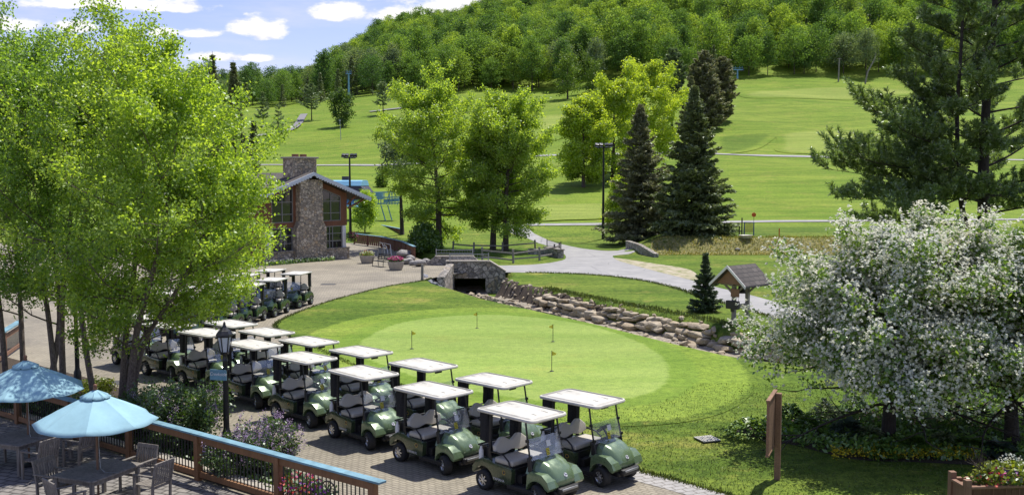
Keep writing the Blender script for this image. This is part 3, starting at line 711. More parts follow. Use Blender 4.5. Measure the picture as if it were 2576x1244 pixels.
for i in range(720):
    s = rng.uniform(c0 - 5, s_at(1860)); off = rng.uniform(-1.95, 1.0); q = along(s, s + .1, off, 2)[0]
    big = rng.random() < .16
    d = rng.uniform(.35, .8) if big else rng.uniform(.1, .32)
    lst.append(rock(rng, (q[0], q[1], tz(*q) + d * .10), (d, d * rng.uniform(.6, 1), d * rng.uniform(.3, .55)), rng.uniform(0, 6), 14, .45, .2))
tag(rocks_obj('creek_stones', lst, M['ledge'], None, .015), kind='stuff')
lst = []
for i in range(9):   # flat pale slabs at the water's edge
    s = np.linspace(s_at(1560), s_at(1850), 9)[i] + rng.normal(0, .3); q = along(s, s + .3, -1.45 + rng.normal(0, .12), 2)
    a = math.atan2(q[1][1] - q[0][1], q[1][0] - q[0][0])
    lst.append(rock(rng, (q[0][0], q[0][1], tz(*q[0]) + .06), (rng.uniform(1.0, 1.6), rng.uniform(.5, .8), .16), a, 22, .6, .03))
for i, r_ in enumerate(lst):
    names = ['first', 'second', 'third', 'fourth', 'fifth', 'sixth', 'seventh', 'eighth', 'ninth']
    tag(rocks_obj('stone_slab', [r_], M['ledge'], None, .02), 'flat pale slab on the green side of the creek, %s from the bridge end' % names[i], 'slab', 'flat slabs along the creek edge')
lst = []
for i in range(150):
    px, py = rng.uniform(1062, 1112), rng.uniform(699, 724); q = G(px, py, -.2)
    if py > 700 + (px - 1062) * .62: continue
    d = rng.uniform(.18, .42); lst.append(rock(rng, (q.x, q.y, tz(q.x, q.y) + .05), (d, d * .8, d * .6), rng.uniform(0, 6), 14, .4, .3))
tag(rocks_obj('riprap', lst, M['riprap'], None, .012), kind='stuff')
# eroded earth beside the bridge
ea, eb = s_at(1196), s_at(1480); inn = along(ea, eb, 1.0, 34); outr = []
for k, s in enumerate(np.linspace(ea, eb, 34)):
    b0 = inn[k]; ex_ = 1.9 * math.exp(-(math.hypot(b0[0] + 1.7, b0[1] - 70.3) / 2.6) ** 2)
    outr.append(along(s, s + .1, 1.95 + ex_ * .9 - .5 * (k / 34) ** 3 + rng.normal(0, .16), 2)[0])
sheet('eroded_bank', inn + outr[::-1], M['mulch'], 0.04, step=0.3)
for i in range(120):
    k = int(rng.integers(0, 34)); f_ = rng.random(); q = inn[k] * (1 - f_) + outr[k] * f_; d = rng.uniform(.12, .4)
    lst.append(rock(rng, (q[0], q[1], tz(*q) + d * .1), (d, d * .8, d * .5), rng.uniform(0, 6), 14, .5, .3))
tag(rocks_obj('bank_stones', lst[-120:], M['ledge'], None, .012), kind='stuff')

# terrace, planting bed, garden bed
RA, RB = G(938, 1206, 1.1), G(48, 1052, .16)
RA.z = RB.z = 0; RB = RB + (RB - RA).normalized() * 4       # the railing's line
rd = (RB - RA).normalized(); rn = Vector((-rd.y, rd.x, 0))           # rn points away from the terrace
if rn.y < 0: rn = -rn
ext = RA - rd * 9
sheet('patio', [ext - rn * .12, RB + rd * 12 - rn * .12, RB + rd * 12 - rn * 40, Vector((-30, 2, 0)), Vector((0, 2, 0))], M['patio'], 0.020, flat=0.0)
bed = [RA + rd * 1.9 + rn * .10, RA + rd * 2.6 + rn * .9, RA + rd * 5.0 + rn * 1.9, RA + rd * 9 + rn * 2.3, RA + rd * 12 + rn * 3.0, RA + rd * 15 + rn * 4.2, RA + rd * 19 + rn * 4.6, RB + rd * 8 + rn * 4.8, RB + rd * 8 + rn * .1]
sheet('planting_bed', bed, M['mulch'], 0.016, flat=0.0)
gb = resample([G(*p) for p in [(1850, 1085), (1960, 1060), (2100, 1040), (2300, 1020), (2600, 1010), (2900, 1050), (2700, 1165), (2500, 1170), (2300, 1162), (2150, 1155), (2000, 1120)]], True, 4)
sheet('garden_bed', gb, M['mulch'], 0.014, flat=0.0)

# ------------------------------------------------------------------ plants
def nrm(a): return a / (np.linalg.norm(a, axis=-1, keepdims=True) + 1e-9)
def leaves(name, C, L, W, m_, rng, parent=None, up=0.0, dirs=None, fold=0.0, slot=None):
    """diamond leaves at C: L long, W wide; dirs = where each leaf points"""
    n = len(C)
    d = nrm(rng.normal(0, 1, (n, 3))) if dirs is None else nrm(dirs)
    r_ = rng.normal(0, 1, (n, 3)); r_[:, 2] += up
    nn = nrm(r_ - d * np.sum(r_ * d, 1, keepdims=True))
    b = np.cross(nn, d)
    L = np.broadcast_to(L, n)[:, None] * rng.uniform(.7, 1.25, (n, 1)); W = np.broadcast_to(W, n)[:, None] * rng.uniform(.75, 1.2, (n, 1))
    V = np.stack([C - d * L / 2, C + b * W / 2 + nn * W * .15, C + d * L / 2, C - b * W / 2 + nn * W * .15], 1).reshape(-1, 3)
    F = np.arange(n * 4).reshape(n, 4)
    return V, F
def limb(p, d, L, n, up, wob, rng):
    p = np.array(p, float); d = np.array(d, float); pts = [p.copy()]
    for i in range(n):
        d = d + np.array([0, 0, up / n]) + rng.normal(0, wob, 3); d /= np.linalg.norm(d)
        p = p + d * L / n; pts.append(p.copy())
    return np.array(pts)
def at_len(pts, f):
    k = f * (len(pts) - 1); i = min(int(k), len(pts) - 2); u = k - i
    return pts[i] * (1 - u) + pts[i + 1] * u, nrm(pts[i + 1] - pts[i])
class Wood:
    def __init__(s): s.V = []; s.F = []; s.n = 0
    def tube(s, pts, r0, r1, k=5):
        pts = np.asarray(pts); m = len(pts)
        d = nrm(np.gradient(pts, axis=0)); a = np.cross(d, np.array([.31, .95, .05])); a = nrm(a); b = np.cross(d, a)
        rr = np.linspace(r0, r1, m)[:, None, None]
        th = np.arange(k) * 2 * np.pi / k
        ring = pts[:, None] + (a[:, None] * np.cos(th)[None, :, None] + b[:, None] * np.sin(th)[None, :, None]) * rr
        s.V.append(ring.reshape(-1, 3))
        i = np.arange(m - 1)[:, None] * k; j = np.arange(k)[None]
        q = np.stack([i + j, i + (j + 1) % k, i + k + (j + 1) % k, i + k + j], -1).reshape(-1, 4) + s.n
        s.F.append(q); s.n += m * k
    def mesh(s, name):
        return arr_mesh(name, np.concatenate(s.V), np.concatenate(s.F), True)
def broadleaf(rng, trunk, r0, t0, Rf, n1, n2, n3, elev, curl=0.5, flare=1.25, wood=None, twk=.9, thin=1.0, r_end=.02):
    """limbs, branches and twigs off a trunk; returns wood and twig bases / tips"""
    W = wood or Wood()
    tl = np.linspace(0, 1, len(trunk)); H = trunk[-1][2] - trunk[0][2]
    W.tube(np.vstack([trunk[0] + (trunk[0] - trunk[1]) * .02, trunk]), r0 * flare, r_end, 8)
    A, B = [], []
    ang = rng.uniform(0, 6.28)
    for i in range(n1):
        t_ = t0 + (1 - t0) * ((i + rng.uniform(0, .9)) / n1) ** .9
        p, td = at_len(trunk, t_); ang += 2.4 + rng.normal(0, .35)
        tt = (t_ - t0) / (1 - t0)
        L = Rf(tt, ang) * rng.uniform(.82, 1.12)
        el = elev(tt) + rng.normal(0, .12)
        L = L / max(.45, math.cos(min(el, 1.2)))
        d = np.array([math.cos(ang) * math.cos(el), math.sin(ang) * math.cos(el), math.sin(el)])
        br = limb(p, d, L, 7, curl, .09, rng); rb = r0 * (1 - t_ * .85) * .42 * thin
        W.tube(br, rb, rb * .18 + .004, 5)
        for j in range(n2):
            f = .18 + .82 * (j + rng.uniform(0, 1)) / n2; q, bd = at_len(br, min(f, .999))
            side = nrm(np.cross(bd, [0, 0, 1])) * (1 if (j % 2) else -1)
            d2 = nrm(bd * rng.uniform(.4, .9) + side * rng.uniform(.5, 1.0) + np.array([0, 0, rng.uniform(-.25, .55)]))
            L2 = L * .42 * (1.15 - f * .6) * rng.uniform(.7, 1.2)
            b2 = limb(q, d2, L2, 4, .25, .14, rng)
            W.tube(b2, rb * .34 + .003, .003, 4)
            for k in range(n3):
                g = .15 + .85 * (k + rng.uniform(0, 1)) / n3; q2, d2b = at_len(b2, min(g, .999))
                d3 = nrm(d2b + rng.normal(0, .65, 3)); L3 = L2 * .45 * twk * rng.uniform(.6, 1.25)
                A.append(q2); B.append(q2 + d3 * L3)
    return W, np.array(A), np.array(B)
def on_twigs(A, B, k, sig, rng):
    n = len(A); f = rng.uniform(.05, 1.1, (n, k, 1))
    C = A[:, None] * (1 - f) + B[:, None] * f + rng.normal(0, 1, (n, k, 3)) * sig
    return C.reshape(-1, 3)
def leaf_part(name, V, F, m_, parent):
    return link(name, arr_mesh(name, V, F), parent, [m_])
def tree(name, label, cat, base, W, bark, crowns, group=None, cname='crown'):
    r_ = thing(name, label, cat, base, 0, group)
    b = np.array(base)
    me = W.mesh('trunk'); me.transform(Matrix.Translation(-Vector(base))); link('trunk', me, r_, [bark])
    for (nm, V, F, m_) in crowns: link(nm, arr_mesh(nm, V - b, F), r_, [m_])
    return r_
def curve(pts, n=14):
    return np.array(resample3(pts, n))
def resample3(pts, n):
    pts = [np.array(p, float) for p in pts]; N = len(pts); out = []
    for i in range(N - 1):
        p0, p1, p2, p3 = pts[max(i - 1, 0)], pts[i], pts[i + 1], pts[min(i + 2, N - 1)]
        for k in range(n // (N - 1) + 1):
            u = k / (n // (N - 1) + 1)
            out.append(0.5 * ((2 * p1) + (-p0 + p2) * u + (2 * p0 - 5 * p1 + 4 * p2 - p3) * u * u + (-p0 + 3 * p1 - 3 * p2 + p3) * u ** 3))
    out.append(pts[-1]); return out

# --- birches by the terrace (several stems each)
def birch(label, stems, mleaf, seed, leafk=26, n1=20, zmin=3.1):
    rng = np.random.default_rng(seed); W = Wood(); AA, BB = [], []
    base = None
    for (pts, r0, Rm, t0, bias) in stems:
        P3 = [G(*pts[0])]; Yb = P3[0].y
        for (a, b, dy) in pts[1:]:
            P3.append(AT(a, b, Yb + dy))
        tr = curve(P3, 16)
        if base is None: base = P3[0]
        bx_, by_ = bias
        def Rf(tt, ang, Rm=Rm, bx_=bx_, by_=by_):
            prof = (0.62 + 0.55 * math.sin(math.pi * min(1, tt * 1.02 + .04) ** .8)) * (1 - .62 * tt ** 2.2)
            return Rm * prof * (1 + bx_ * math.cos(ang) + by_ * math.sin(ang))
        w_, A, B = broadleaf(rng, tr, r0, t0, Rf, n1, 7, 4, lambda tt: .10 + .85 * tt, .25, 1.2, W)
        AA.append(A); BB.append(B)
    A, B = np.concatenate(AA), np.concatenate(BB)
    kp = rng.random(len(A)) < .58 + .42 * np.clip((A[:, 2] - 2.2) / 4.0, 0, 1); A, B = A[kp], B[kp]
    C = on_twigs(A, B, leafk, .13, rng)
    C = C[C[:, 2] > zmin + rng.uniform(-.5, .9, len(C))]
    V, F = leaves('crown', C, .098, .066, mleaf, rng, up=.6)
    return tree('birch', label, 'tree', base, W, M['birchbark'], [('crown', V, F, mleaf)], 'river birches beside the terrace')
birch('light yellow green birch behind the bright parasol, nearest the lamp post',
      [([(304, 1045), (318, 830, .2), (352, 560, .3), (364, 330, .5), (362, 175, .6)], .09, 3.1, .24, (.0, -.3)),
       ([(322, 1052), (345, 830, -.3), (405, 610, -.6), (430, 440, -.9), (448, 305, -1.1)], .10, 3.0, .24, (.08, -.12)),
       ([(330, 1048), (360, 870, -.1), (450, 720, -.2), (508, 600, -.2), (545, 520, -.1)], .075, 2.7, .16, (.12, -.1)),
       ([(312, 1048), (330, 900, .5), (400, 800, 1.0), (480, 730, 1.4), (560, 690, 1.6)], .055, 2.4, .30, (.2, 0))], M['birchleaf'], 21, 46, 24, 1.9)
birch('deep green birch of four leaning stems behind the shaded parasol',
      [([(120, 990), (150, 800, .4), (128, 560, .8), (112, 360, 1.0), (105, 262, 1.1)], .09, 2.9, .22, (-.1, -.45)),
       ([(143, 995), (118, 770, .8), (88, 640, 1.4), (62, 420, 1.8), (50, 320, 2.0)], .085, 2.9, .22, (-.1, -.45)),
       ([(160, 997), (156, 780, .2), (178, 540, .4), (205, 330, .8), (222, 230, 1.0)], .095, 3.0, .21, (0, -.45)),
       ([(242, 1030), (208, 820, .6), (200, 640, 1.2), (238, 420, 1.8), (262, 290, 2.0)], .085, 3.0, .23, (.1, -.45))], M['birchleaf_deep'], 22, 44, 20, 2.5)
birch('deep green birch at the left frame edge with two slim stems beyond the railing',
      [([(17, 980), (0, 780, .3), (-30, 560, .5), (-45, 330, .5), (-55, 215, .5)], .085, 2.9, .3, (.1, -.45)),
       ([(60, 970), (52, 780, .5), (38, 560, 1), (22, 330, 1.2), (12, 205, 1.3)], .085, 2.9, .21, (0, -.45))], M['birchleaf_deep'], 23, 48, 23, 2.5)

# --- oaks in the middle distance
def oak(name, label, px, py, top, Rpx, seed, mleaf, t0=.2, leafk=22, n1=26, lsz=.20, low=1.0, Y=None, lean=0.0, prof=None, group=None, bark='bark', n2=7, n3=4, r0=None, el=(-.18, .98)):
    b = P(px, py); s = FPX / b.y; H = (AT(px, top, b.y).z - b.z); Rm = Rpx / s
    rng = np.random.default_rng(seed)
    tr = limb((0, 0, 0), (lean, 0, 1), H * .90, 12, .1, .025, rng) + np.array(b)
    def Rf(tt, ang):
        if prof: return Rm * prof(tt)
        return Rm * (low * (1 - .35 * tt) * (1 - tt ** 3.2) + .10) * (.92 + .08 * math.sin(ang * 3 + seed))
    W, A, B = broadleaf(rng, tr, r0 or H * .018, t0, Rf, n1, n2, n3, lambda tt: el[0] + el[1] * tt, .18, 1.35)
    C = on_twigs(A, B, leafk, lsz * 1.05, rng)
    V, F = leaves('crown', C, lsz, lsz * .7, mleaf, rng, up=.5)
    return tree(name, label, 'tree', b, W, M[bark], [('crown', V, F, mleaf)], group)
oak('oak_tree', 'tall bright green oak behind the far bridge parapet', 1105, 628, 212, 136, 31, M['oakleaf'], .17, 46, 48, .20, 1.0, prof=lambda t: (math.sin(math.pi * (t * .80 + .17)) ** .6))
oak('oak_tree', 'bright green oak with a slim trunk, middle of the three beyond the rail fence', 1240, 628, 235, 84, 32, M['oakleaf'], .2, 46, 40, .20, .9, prof=lambda t: (math.sin(math.pi * (t * .80 + .17)) ** .6))
oak('oak_tree', 'bright green oak with the thicker trunk, rightmost beyond the rail fence', 1272, 630, 255, 122, 33, M['oakleaf'], .19, 46, 46, .20, 1.05, prof=lambda t: (math.sin(math.pi * (t * .80 + .17)) ** .6))
# --- lime-green trees on the first rise
oak('maple_tree', 'lime green round tree at the left of the bright clump behind the dark spruces', 1468, 471, 245, 66, 41, M['limeleaf'], .06, 38, 30, .38, 1.0, group='lime green trees', prof=lambda t: (math.sin(math.pi * (t * .86 + .12)) ** .6))
oak('maple_tree', 'lime green broad tree in the middle of the bright clump left of the dark spruces', 1541, 455, 205, 84, 42, M['limeleaf'], .08, 38, 30, .38, 1.0, group='lime green trees', prof=lambda t: (math.sin(math.pi * (t * .86 + .12)) ** .6))
oak('maple_tree', 'tallest lime green tree rising behind its neighbours in the bright clump', 1620, 440, 165, 98, 43, M['limeleaf'], .08, 40, 32, .38, 1.0, group='lime green trees', prof=lambda t: (math.sin(math.pi * (t * .84 + .14)) ** .6))
oak('young_maple', 'small lime green sapling growing at the foot of the left dark spruce', 1556, 565, 440, 36, 44, M['limeleaf'], .05, 24, 14, .32, 1.0, n2=5, n3=3)

# --- conifers
def conifer(name, label, b, H, Rb, seed, mneedle, group=None, whorl=.62, per=6, droop=-.28, top_r=.10, nl=.34, dens=7, t0=.03, prof=None, bark='darkbark', sub=7, cat='tree', nw=.22, ragged=.25, tipup=.25):
    rng = np.random.default_rng(seed); W = Wood(); b = np.array(b, float)
    tr = limb((0, 0, 0), (0, 0, 1), H, 10, .1, .008, rng)
    W.tube(tr + b, H * .016 + .02, .015, 7)
    Cs, Ds = [], []
    z = H * t0
    while z < H * .985:
        tt = z / H
        R_ = Rb * (prof(tt) if prof else ((1 - tt) ** .85 * .93 + top_r * .5 * (1 - tt)))
        nb = max(3, int(per * (.6 + .4 * (1 - tt)) + .5))
        a0 = rng.uniform(0, 6.28)
        for i in range(nb):
            a = a0 + 6.283 * i / nb + rng.normal(0, .22); L = max(.12, R_ * rng.uniform(1 - ragged * 1.5, 1 + ragged * .6))
            el = droop * (1 - tt) + .55 * tt + rng.normal(0, .07)
            d = np.array([math.cos(a) * math.cos(el), math.sin(a) * math.cos(el), math.sin(el)])
            br = limb(at_len(tr, tt)[0], d, L, 5, tipup, .05, rng)
            W.tube(br + b, .012 * L + .008, .006, 3)
            side = nrm(np.cross(d, [0, 0, 1]))
            ns = max(3, int(sub * (.35 + L / max(Rb, .1))))
            for j in range(ns):
                f = .12 + .88 * (j + rng.random()) / ns; q, bd = at_len(br, min(f, .999))
                sL = L * .36 * (1.1 - f) + .12 * L
                for sg in (-1, 1):
                    dd = nrm(bd * .75 + side * sg * rng.uniform(.5, .95) + np.array([0, 0, rng.uniform(-.40, .02)]))
                    kk = rng.uniform(.05, 1.0, (dens, 1))
                    Cs.append(q + dd * sL * kk + rng.normal(0, .04 * nl / .3, (dens, 3))); Ds.append(np.repeat(dd[None], dens, 0) + rng.normal(0, .45, (dens, 3)))
        z += whorl * rng.uniform(.8, 1.2) * (1 if tt < .8 else .7)
    C = np.concatenate(Cs) + b; Dr = np.concatenate(Ds)
    V, F = leaves('crown', C, nl, nl * nw, mneedle, rng, up=1.0, dirs=Dr)
    return tree(name, label, cat, Vector(b), W, M[bark], [('crown', V, F, mneedle)], group)
def con_px(name, label, px, py, top, Rpx, seed, m_, **k):
    b = P(px, py); return conifer(name, label, b, AT(px, top, b.y).z - b.z, Rpx * b.y / FPX, seed, m_, **k)
con_px('spruce_tree', 'slimmer brownish spruce standing just right of the black floodlight pole', 1612, 600, 262, 104, 51, M['brownspruce'], whorl=.42, per=9, dens=15, nl=.42, nw=.30, sub=9, ragged=.3)
con_px('spruce_tree', 'tall dense dark spruce to the right of the slimmer brownish one', 1742, 592, 214, 112, 52, M['spruce'], whorl=.40, per=10, dens=16, nl=.44, nw=.30, sub=9, ragged=.3)
con_px('young_spruce', 'small young spruce on the lawn between road and creek wall', 1772, 783, 640, 47, 53, M['youngspruce'], whorl=.22, per=8, dens=14, nl=.18, sub=7, droop=.05, nw=.30, ragged=.2)
con_px('spruce_tree', 'dark pointed spruce rising behind the birch crown, left of two', 548, 640, 128, 62, 54, M['spruce'], whorl=.5, per=8, dens=8, nl=.4, sub=8)
con_px('spruce_tree', 'dark pointed spruce rising behind the birch crown, right of two', 590, 650, 152, 75, 55, M['spruce'], whorl=.5, per=8, dens=8, nl=.4, sub=8)
con_px('spruce_tree', 'short dark spruce beyond the birch, showing above the lodge side', 640, 640, 300, 58, 56, M['spruce'], whorl=.5, per=8, dens=7, nl=.36, sub=7)
# dark pines by the lift tower on the upper fairway
pp = lambda t: (math.sin(math.pi * min(1, t * .80 + .20)) ** .7)
for i, (px, py, top, Rp, mm, lab) in enumerate([
        (1690, 322, 120, 42, 'pinehill', 'dark pine with a tall bare trunk beside the lift tower arms'),
        (1735, 335, 190, 34, 'brownspruce', 'grey brown thin spruce in front of the dark pine clump'),
        (1768, 318, 128, 44, 'brownspruce', 'brownish dense pine in the middle of the dark clump on the upper fairway'),
        (1812, 305, 142, 42, 'brownspruce', 'brownish dense pine at the right end of the dark clump on the upper fairway'),
        (1790, 325, 200, 40, 'brownspruce', 'low brownish pine spreading at the foot of the dark clump')]):
    con_px('pine_tree', lab, px, py, top, Rp, 60 + i, M[mm], whorl=1.0, per=8, dens=14, nl=.9, sub=7, prof=pp if i != 1 else None, t0=.28 if i == 0 else .05, droop=.1, nw=.34, group='dark pines on the upper fairway')
# single trees out on the fairway
def hill_pine(label, px, py, top, Rp, seed, t0=.35, dens=7, per=6):
    con_px('pine_tree', label, px, py, top, Rp, seed, M['pinehill'], whorl=1.0, per=per, dens=dens, nl=.75, sub=6, prof=lambda t: max(.15, 1.15 * (1 - t) ** .6), t0=t0, droop=.0, nw=.32, group='single trees on the fairway', ragged=.5)
hill_pine('spreading pine beside the winding path on the left fairway', 784, 303, 212, 42, 71, .32)
hill_pine('flat topped pine standing on the fairway just left of the tall oak', 964, 289, 205, 40, 72, .30)
hill_pine('thin dark pine on the slope, left of two near the birch', 662, 318, 232, 26, 73, .25, 5, 5)
hill_pine('sparse small pine on the slope, right of two near the birch', 700, 338, 262, 26, 74, .2, 3, 4)
oak('round_tree', 'round dense dark green tree alone on the left fairway', 861, 319, 238, 29, 75, M['forest'], .16, 14, 18, .55, 1, group='single trees on the fairway', bark='darkbark', n2=5, n3=3, prof=lambda t: (math.sin(math.pi * (t * .86 + .10)) ** .5))
oak('round_tree', 'dark oval tree alone on the fairway at the foot of the wooded hill', 1428, 250, 136, 33, 76, M['forest'], .16, 14, 18, .6, 1, group='single trees on the fairway', bark='darkbark', n2=5, n3=3, prof=lambda t: (math.sin(math.pi * (t * .80 + .16)) ** .5))
oak('round_tree', 'mid green low tree just right of the dark oval tree at the forest foot', 1492, 232, 158, 34, 77, M['forest'], .08, 14, 18, .6, 1, group='single trees on the fairway', bark='darkbark', n2=5, n3=3, prof=lambda t: (math.sin(math.pi * (t * .86 + .10)) ** .5))
for i, (px, py) in enumerate([(2340, 268), (2372, 262)]):
    oak('small_tree', ['little dark tree on the far fairway seen through the big pine, left of two', 'little dark tree on the far fairway seen through the big pine, right of two'][i], px, py, py - 44, 22, 78 + i, M['forest'], .2, 12, 14, .6, 1, bark='darkbark', n2=5, n3=3)
oak('small_bush', 'small round bush on the lawn behind the blue lift station', 960, 470, 447, 11, 80, M['forest'], .02, 12, 10, .35, 1, bark='darkbark', n2=4, n3=3, prof=lambda t: 1 - .5 * t)
oak('willow_shrub', 'pale green feathery shrub between the lodge corner and the blue lift station', 918, 585, 505, 34, 81, M['birchleaf'], .02, 12, 22, .2, 1, n2=6, n3=4, prof=lambda t: 1 - .55 * t, el=(.7, .6))
oak('hemlock', 'dark drooping evergreen beneath the left oak beside the plank railing', 1066, 634, 572, 50, 82, M['haw'], .03, 16, 30, .24, 1, n2=7, n3=4, prof=lambda t: 1 - .8 * t, el=(-.2, .6), bark='darkbark')
oak('dead_tree', 'dark ragged conifer showing left of the tall oak above the lift station', 1012, 590, 325, 66, 83, M['pinehill'], .66, 10, 14, .3, 1, n2=6, n3=4, prof=lambda t: .9 - .4 * t, el=(-.1, .5), bark='darkbark')

# --- great white pine on the right
def white_pine():
    rng = np.random.default_rng(91); W = Wood(); A, B = [], []
    Y = 70.0; b = AT(2478, 690, Y); b.z = 0
    def pt(px, py, dy=0): return np.array(AT(px, py, Y + dy))
    stems = [([np.array(b), pt(2476, 560), pt(2474, 420), pt(2482, 250), pt(2500, 60), pt(2510, -150), pt(2515, -330)], .48, .16),
             ([np.array(AT(2455, 610, Y - .5)), pt(2425, 545, -1.5), pt(2412, 440, -2), pt(2408, 280, -2.5), pt(2418, 120, -2.5), pt(2425, -60, -2.5), pt(2430, -200, -2.5)], .20, .08)]
    limbs = []
    for si, (sp, r0, rl) in enumerate(stems):
        tr = curve(sp, 24); W.tube(tr, r0 * 1.1, .05, 9)
        n = 46 if si == 0 else 30; a = 0
        for i in range(n):
            t_ = .16 + .82 * (i + rng.random()) / n; a += 2.4 + rng.normal(0, .3)
            p, _ = at_len(tr, t_); L = (8.6 if si == 0 else 5.6) * (1 - .55 * t_ ** 1.5) * rng.uniform(.65, 1.1)
            el = -.02 + .45 * t_ + rng.normal(0, .12)
            limbs.append((p, np.array([math.cos(a) * math.cos(el), math.sin(a) * math.cos(el), math.sin(el)]), L, rl * (1 - .6 * t_)))
    # the long low limbs reaching out over the fairway
    for (p0, p1, dy) in [((2470, 470), (2085, 455, ), -1), ((2470, 500), (2110, 505), -3), ((2450, 430), (2112, 372), -4), ((2440, 400), (2160, 262), -3), ((2450, 350), (2235, 215), 0), ((2460, 480), (2180, 545), -5), ((2430, 390), (2210, 330), -5), ((2440, 420), (2100, 420), 2)]:
        a_ = pt(*p0); e_ = pt(p1[0], p1[1], dy); d = e_ - a_; L = np.linalg.norm(d)
        limbs.append((a_, nrm(d + np.array([0, 0, -.06 * L])), L, .10))
    for (p, d, L, r_) in limbs:
        br = limb(p, d, L, 9, .22, .045, rng); W.tube(br, r_ * .75, .012, 5)
        n2 = int(6 + L * 2.0)
        for j in range(n2):
            f = .28 + .72 * (j + rng.random()) / n2; q, bd = at_len(br, min(f, .999))
            side = nrm(np.cross(bd, [0, 0, 1])) * (1 if j % 2 else -1)
            d2 = nrm(bd * rng.uniform(.5, 1) + side * rng.uniform(.3, .9) + np.array([0, 0, rng.uniform(0, .55)])); L2 = (.8 + L * .17) * (1.25 - f * .6) * rng.uniform(.6, 1.2)
            b2 = limb(q, d2, L2, 4, .45, .10, rng); W.tube(b2, .022, .006, 3)
            n3 = int(4 + L2 * 4.8)
            for k in range(n3):
                q2, d2b = at_len(b2, min(.999, .2 + .8 * (k + rng.random()) / n3)); d3 = nrm(d2b * .7 + rng.normal(0, .5, 3) + np.array([0, 0, .45]))
                A.append(q2); B.append(d3)
            A.append(b2[-1]); B.append(nrm(b2[-1] - b2[-2]))
    A, Dd = np.array(A), np.array(B); n = len(A); k = 18
    # a brush of needles round each shoot
    dirs = nrm(Dd[:, None] * .75 + rng.normal(0, .55, (n, k, 3))).reshape(-1, 3)
    C = (A[:, None] + Dd[:, None] * rng.uniform(0, .30, (n, k, 1))).reshape(-1, 3) + dirs * .12
    V, F = leaves('crown', C, .36, .060, None, rng, dirs=dirs)
    tree('white_pine', 'huge white pine with two dark trunks and long drooping limbs behind the blossoming trees', 'tree', b, W, M['darkbark'], [('crown', V, F, M['pine'])])
white_pine()

# --- flowering hawthorns
def hawthorn(label, px, py, top, Rl, Rr, seed, n1=46, white=.62, zlow=1.85, trunk_r=.17, fl=1.0):
    rng = np.random.default_rng(seed); b = G(px, py); s = FPX / b.y; H = AT(px, top, b.y).z
    tr = limb((0, 0, 0), (0, .02, 1), H * .70, 8, .1, .05, rng) + np.array(b)
    def Rf(tt, ang):
        left = math.cos(ang) < 0; R_ = (Rl * (1.05 - .42 * tt) if left else Rr) / s; R_ = R_ * abs(math.cos(ang)) ** 2 + min(Rl, Rr) / s * .95 * math.sin(ang) ** 2
        return R_ * (1.02 - .30 * tt) * (1 - tt ** 4) + .3
    W, A, B = broadleaf(rng, tr, trunk_r, .20, Rf, n1, 9, 6, lambda tt: .06 + .80 * tt ** 1.3, -.22, 1.3, thin=.8)
    keep = (A[:, 2] > zlow * .9) & (B[:, 2] > zlow * .8); A, B = A[keep], B[keep]
    C = on_twigs(A, B, 15, .10, rng)
    V, F = leaves('crown', C, .115, .080, None, rng, up=.6)
    # flower heads along the upper side of the outer twigs
    ax = np.array([b.x, b.y, H * .40]); 
    T_ = B[rng.random(len(B)) < white]; out = nrm(T_ - ax)
    k = 10; base = (T_[:, None] + rng.normal(0, .17, (len(T_), k, 3)) + np.array([0, 0, .03])).reshape(-1, 3)
    m = 4; heads = (base[:, None] + rng.normal(0, .022, (len(base), m, 3)) + out.repeat(k, 0)[:, None] * .015).reshape(-1, 3)
    nn = nrm(rng.normal(0, .6, (len(heads), 3)) + out.repeat(k * m, 0) * .6 + np.array([0, 0, .7]))
    d = nrm(np.cross(nn, rng.normal(0, 1, nn.shape))); e = np.cross(nn, d); sz = .0225 * fl * rng.uniform(.7, 1.3, (len(heads), 1))
    Vf = np.stack([heads - d * sz - e * sz, heads + d * sz - e * sz, heads + d * sz + e * sz, heads - d * sz + e * sz], 1).reshape(-1, 3); Ff = np.arange(len(Vf)).reshape(-1, 4)
    tree('hawthorn', label, 'tree', b, W, M['darkbark'], [('crown', V, F, M['haw']), ('blossom', Vf, Ff, M['blossom'])], 'white flowering hawthorns')
hawthorn('wide hawthorn covered in white blossom behind the wooden sign', 2235, 1108, 478, 308, 330, 101, 76, .95)
hawthorn('white flowering hawthorn at the right edge behind the flower box, less densely in bloom', 2545, 1125, 470, 290, 330, 102, 60, .45)

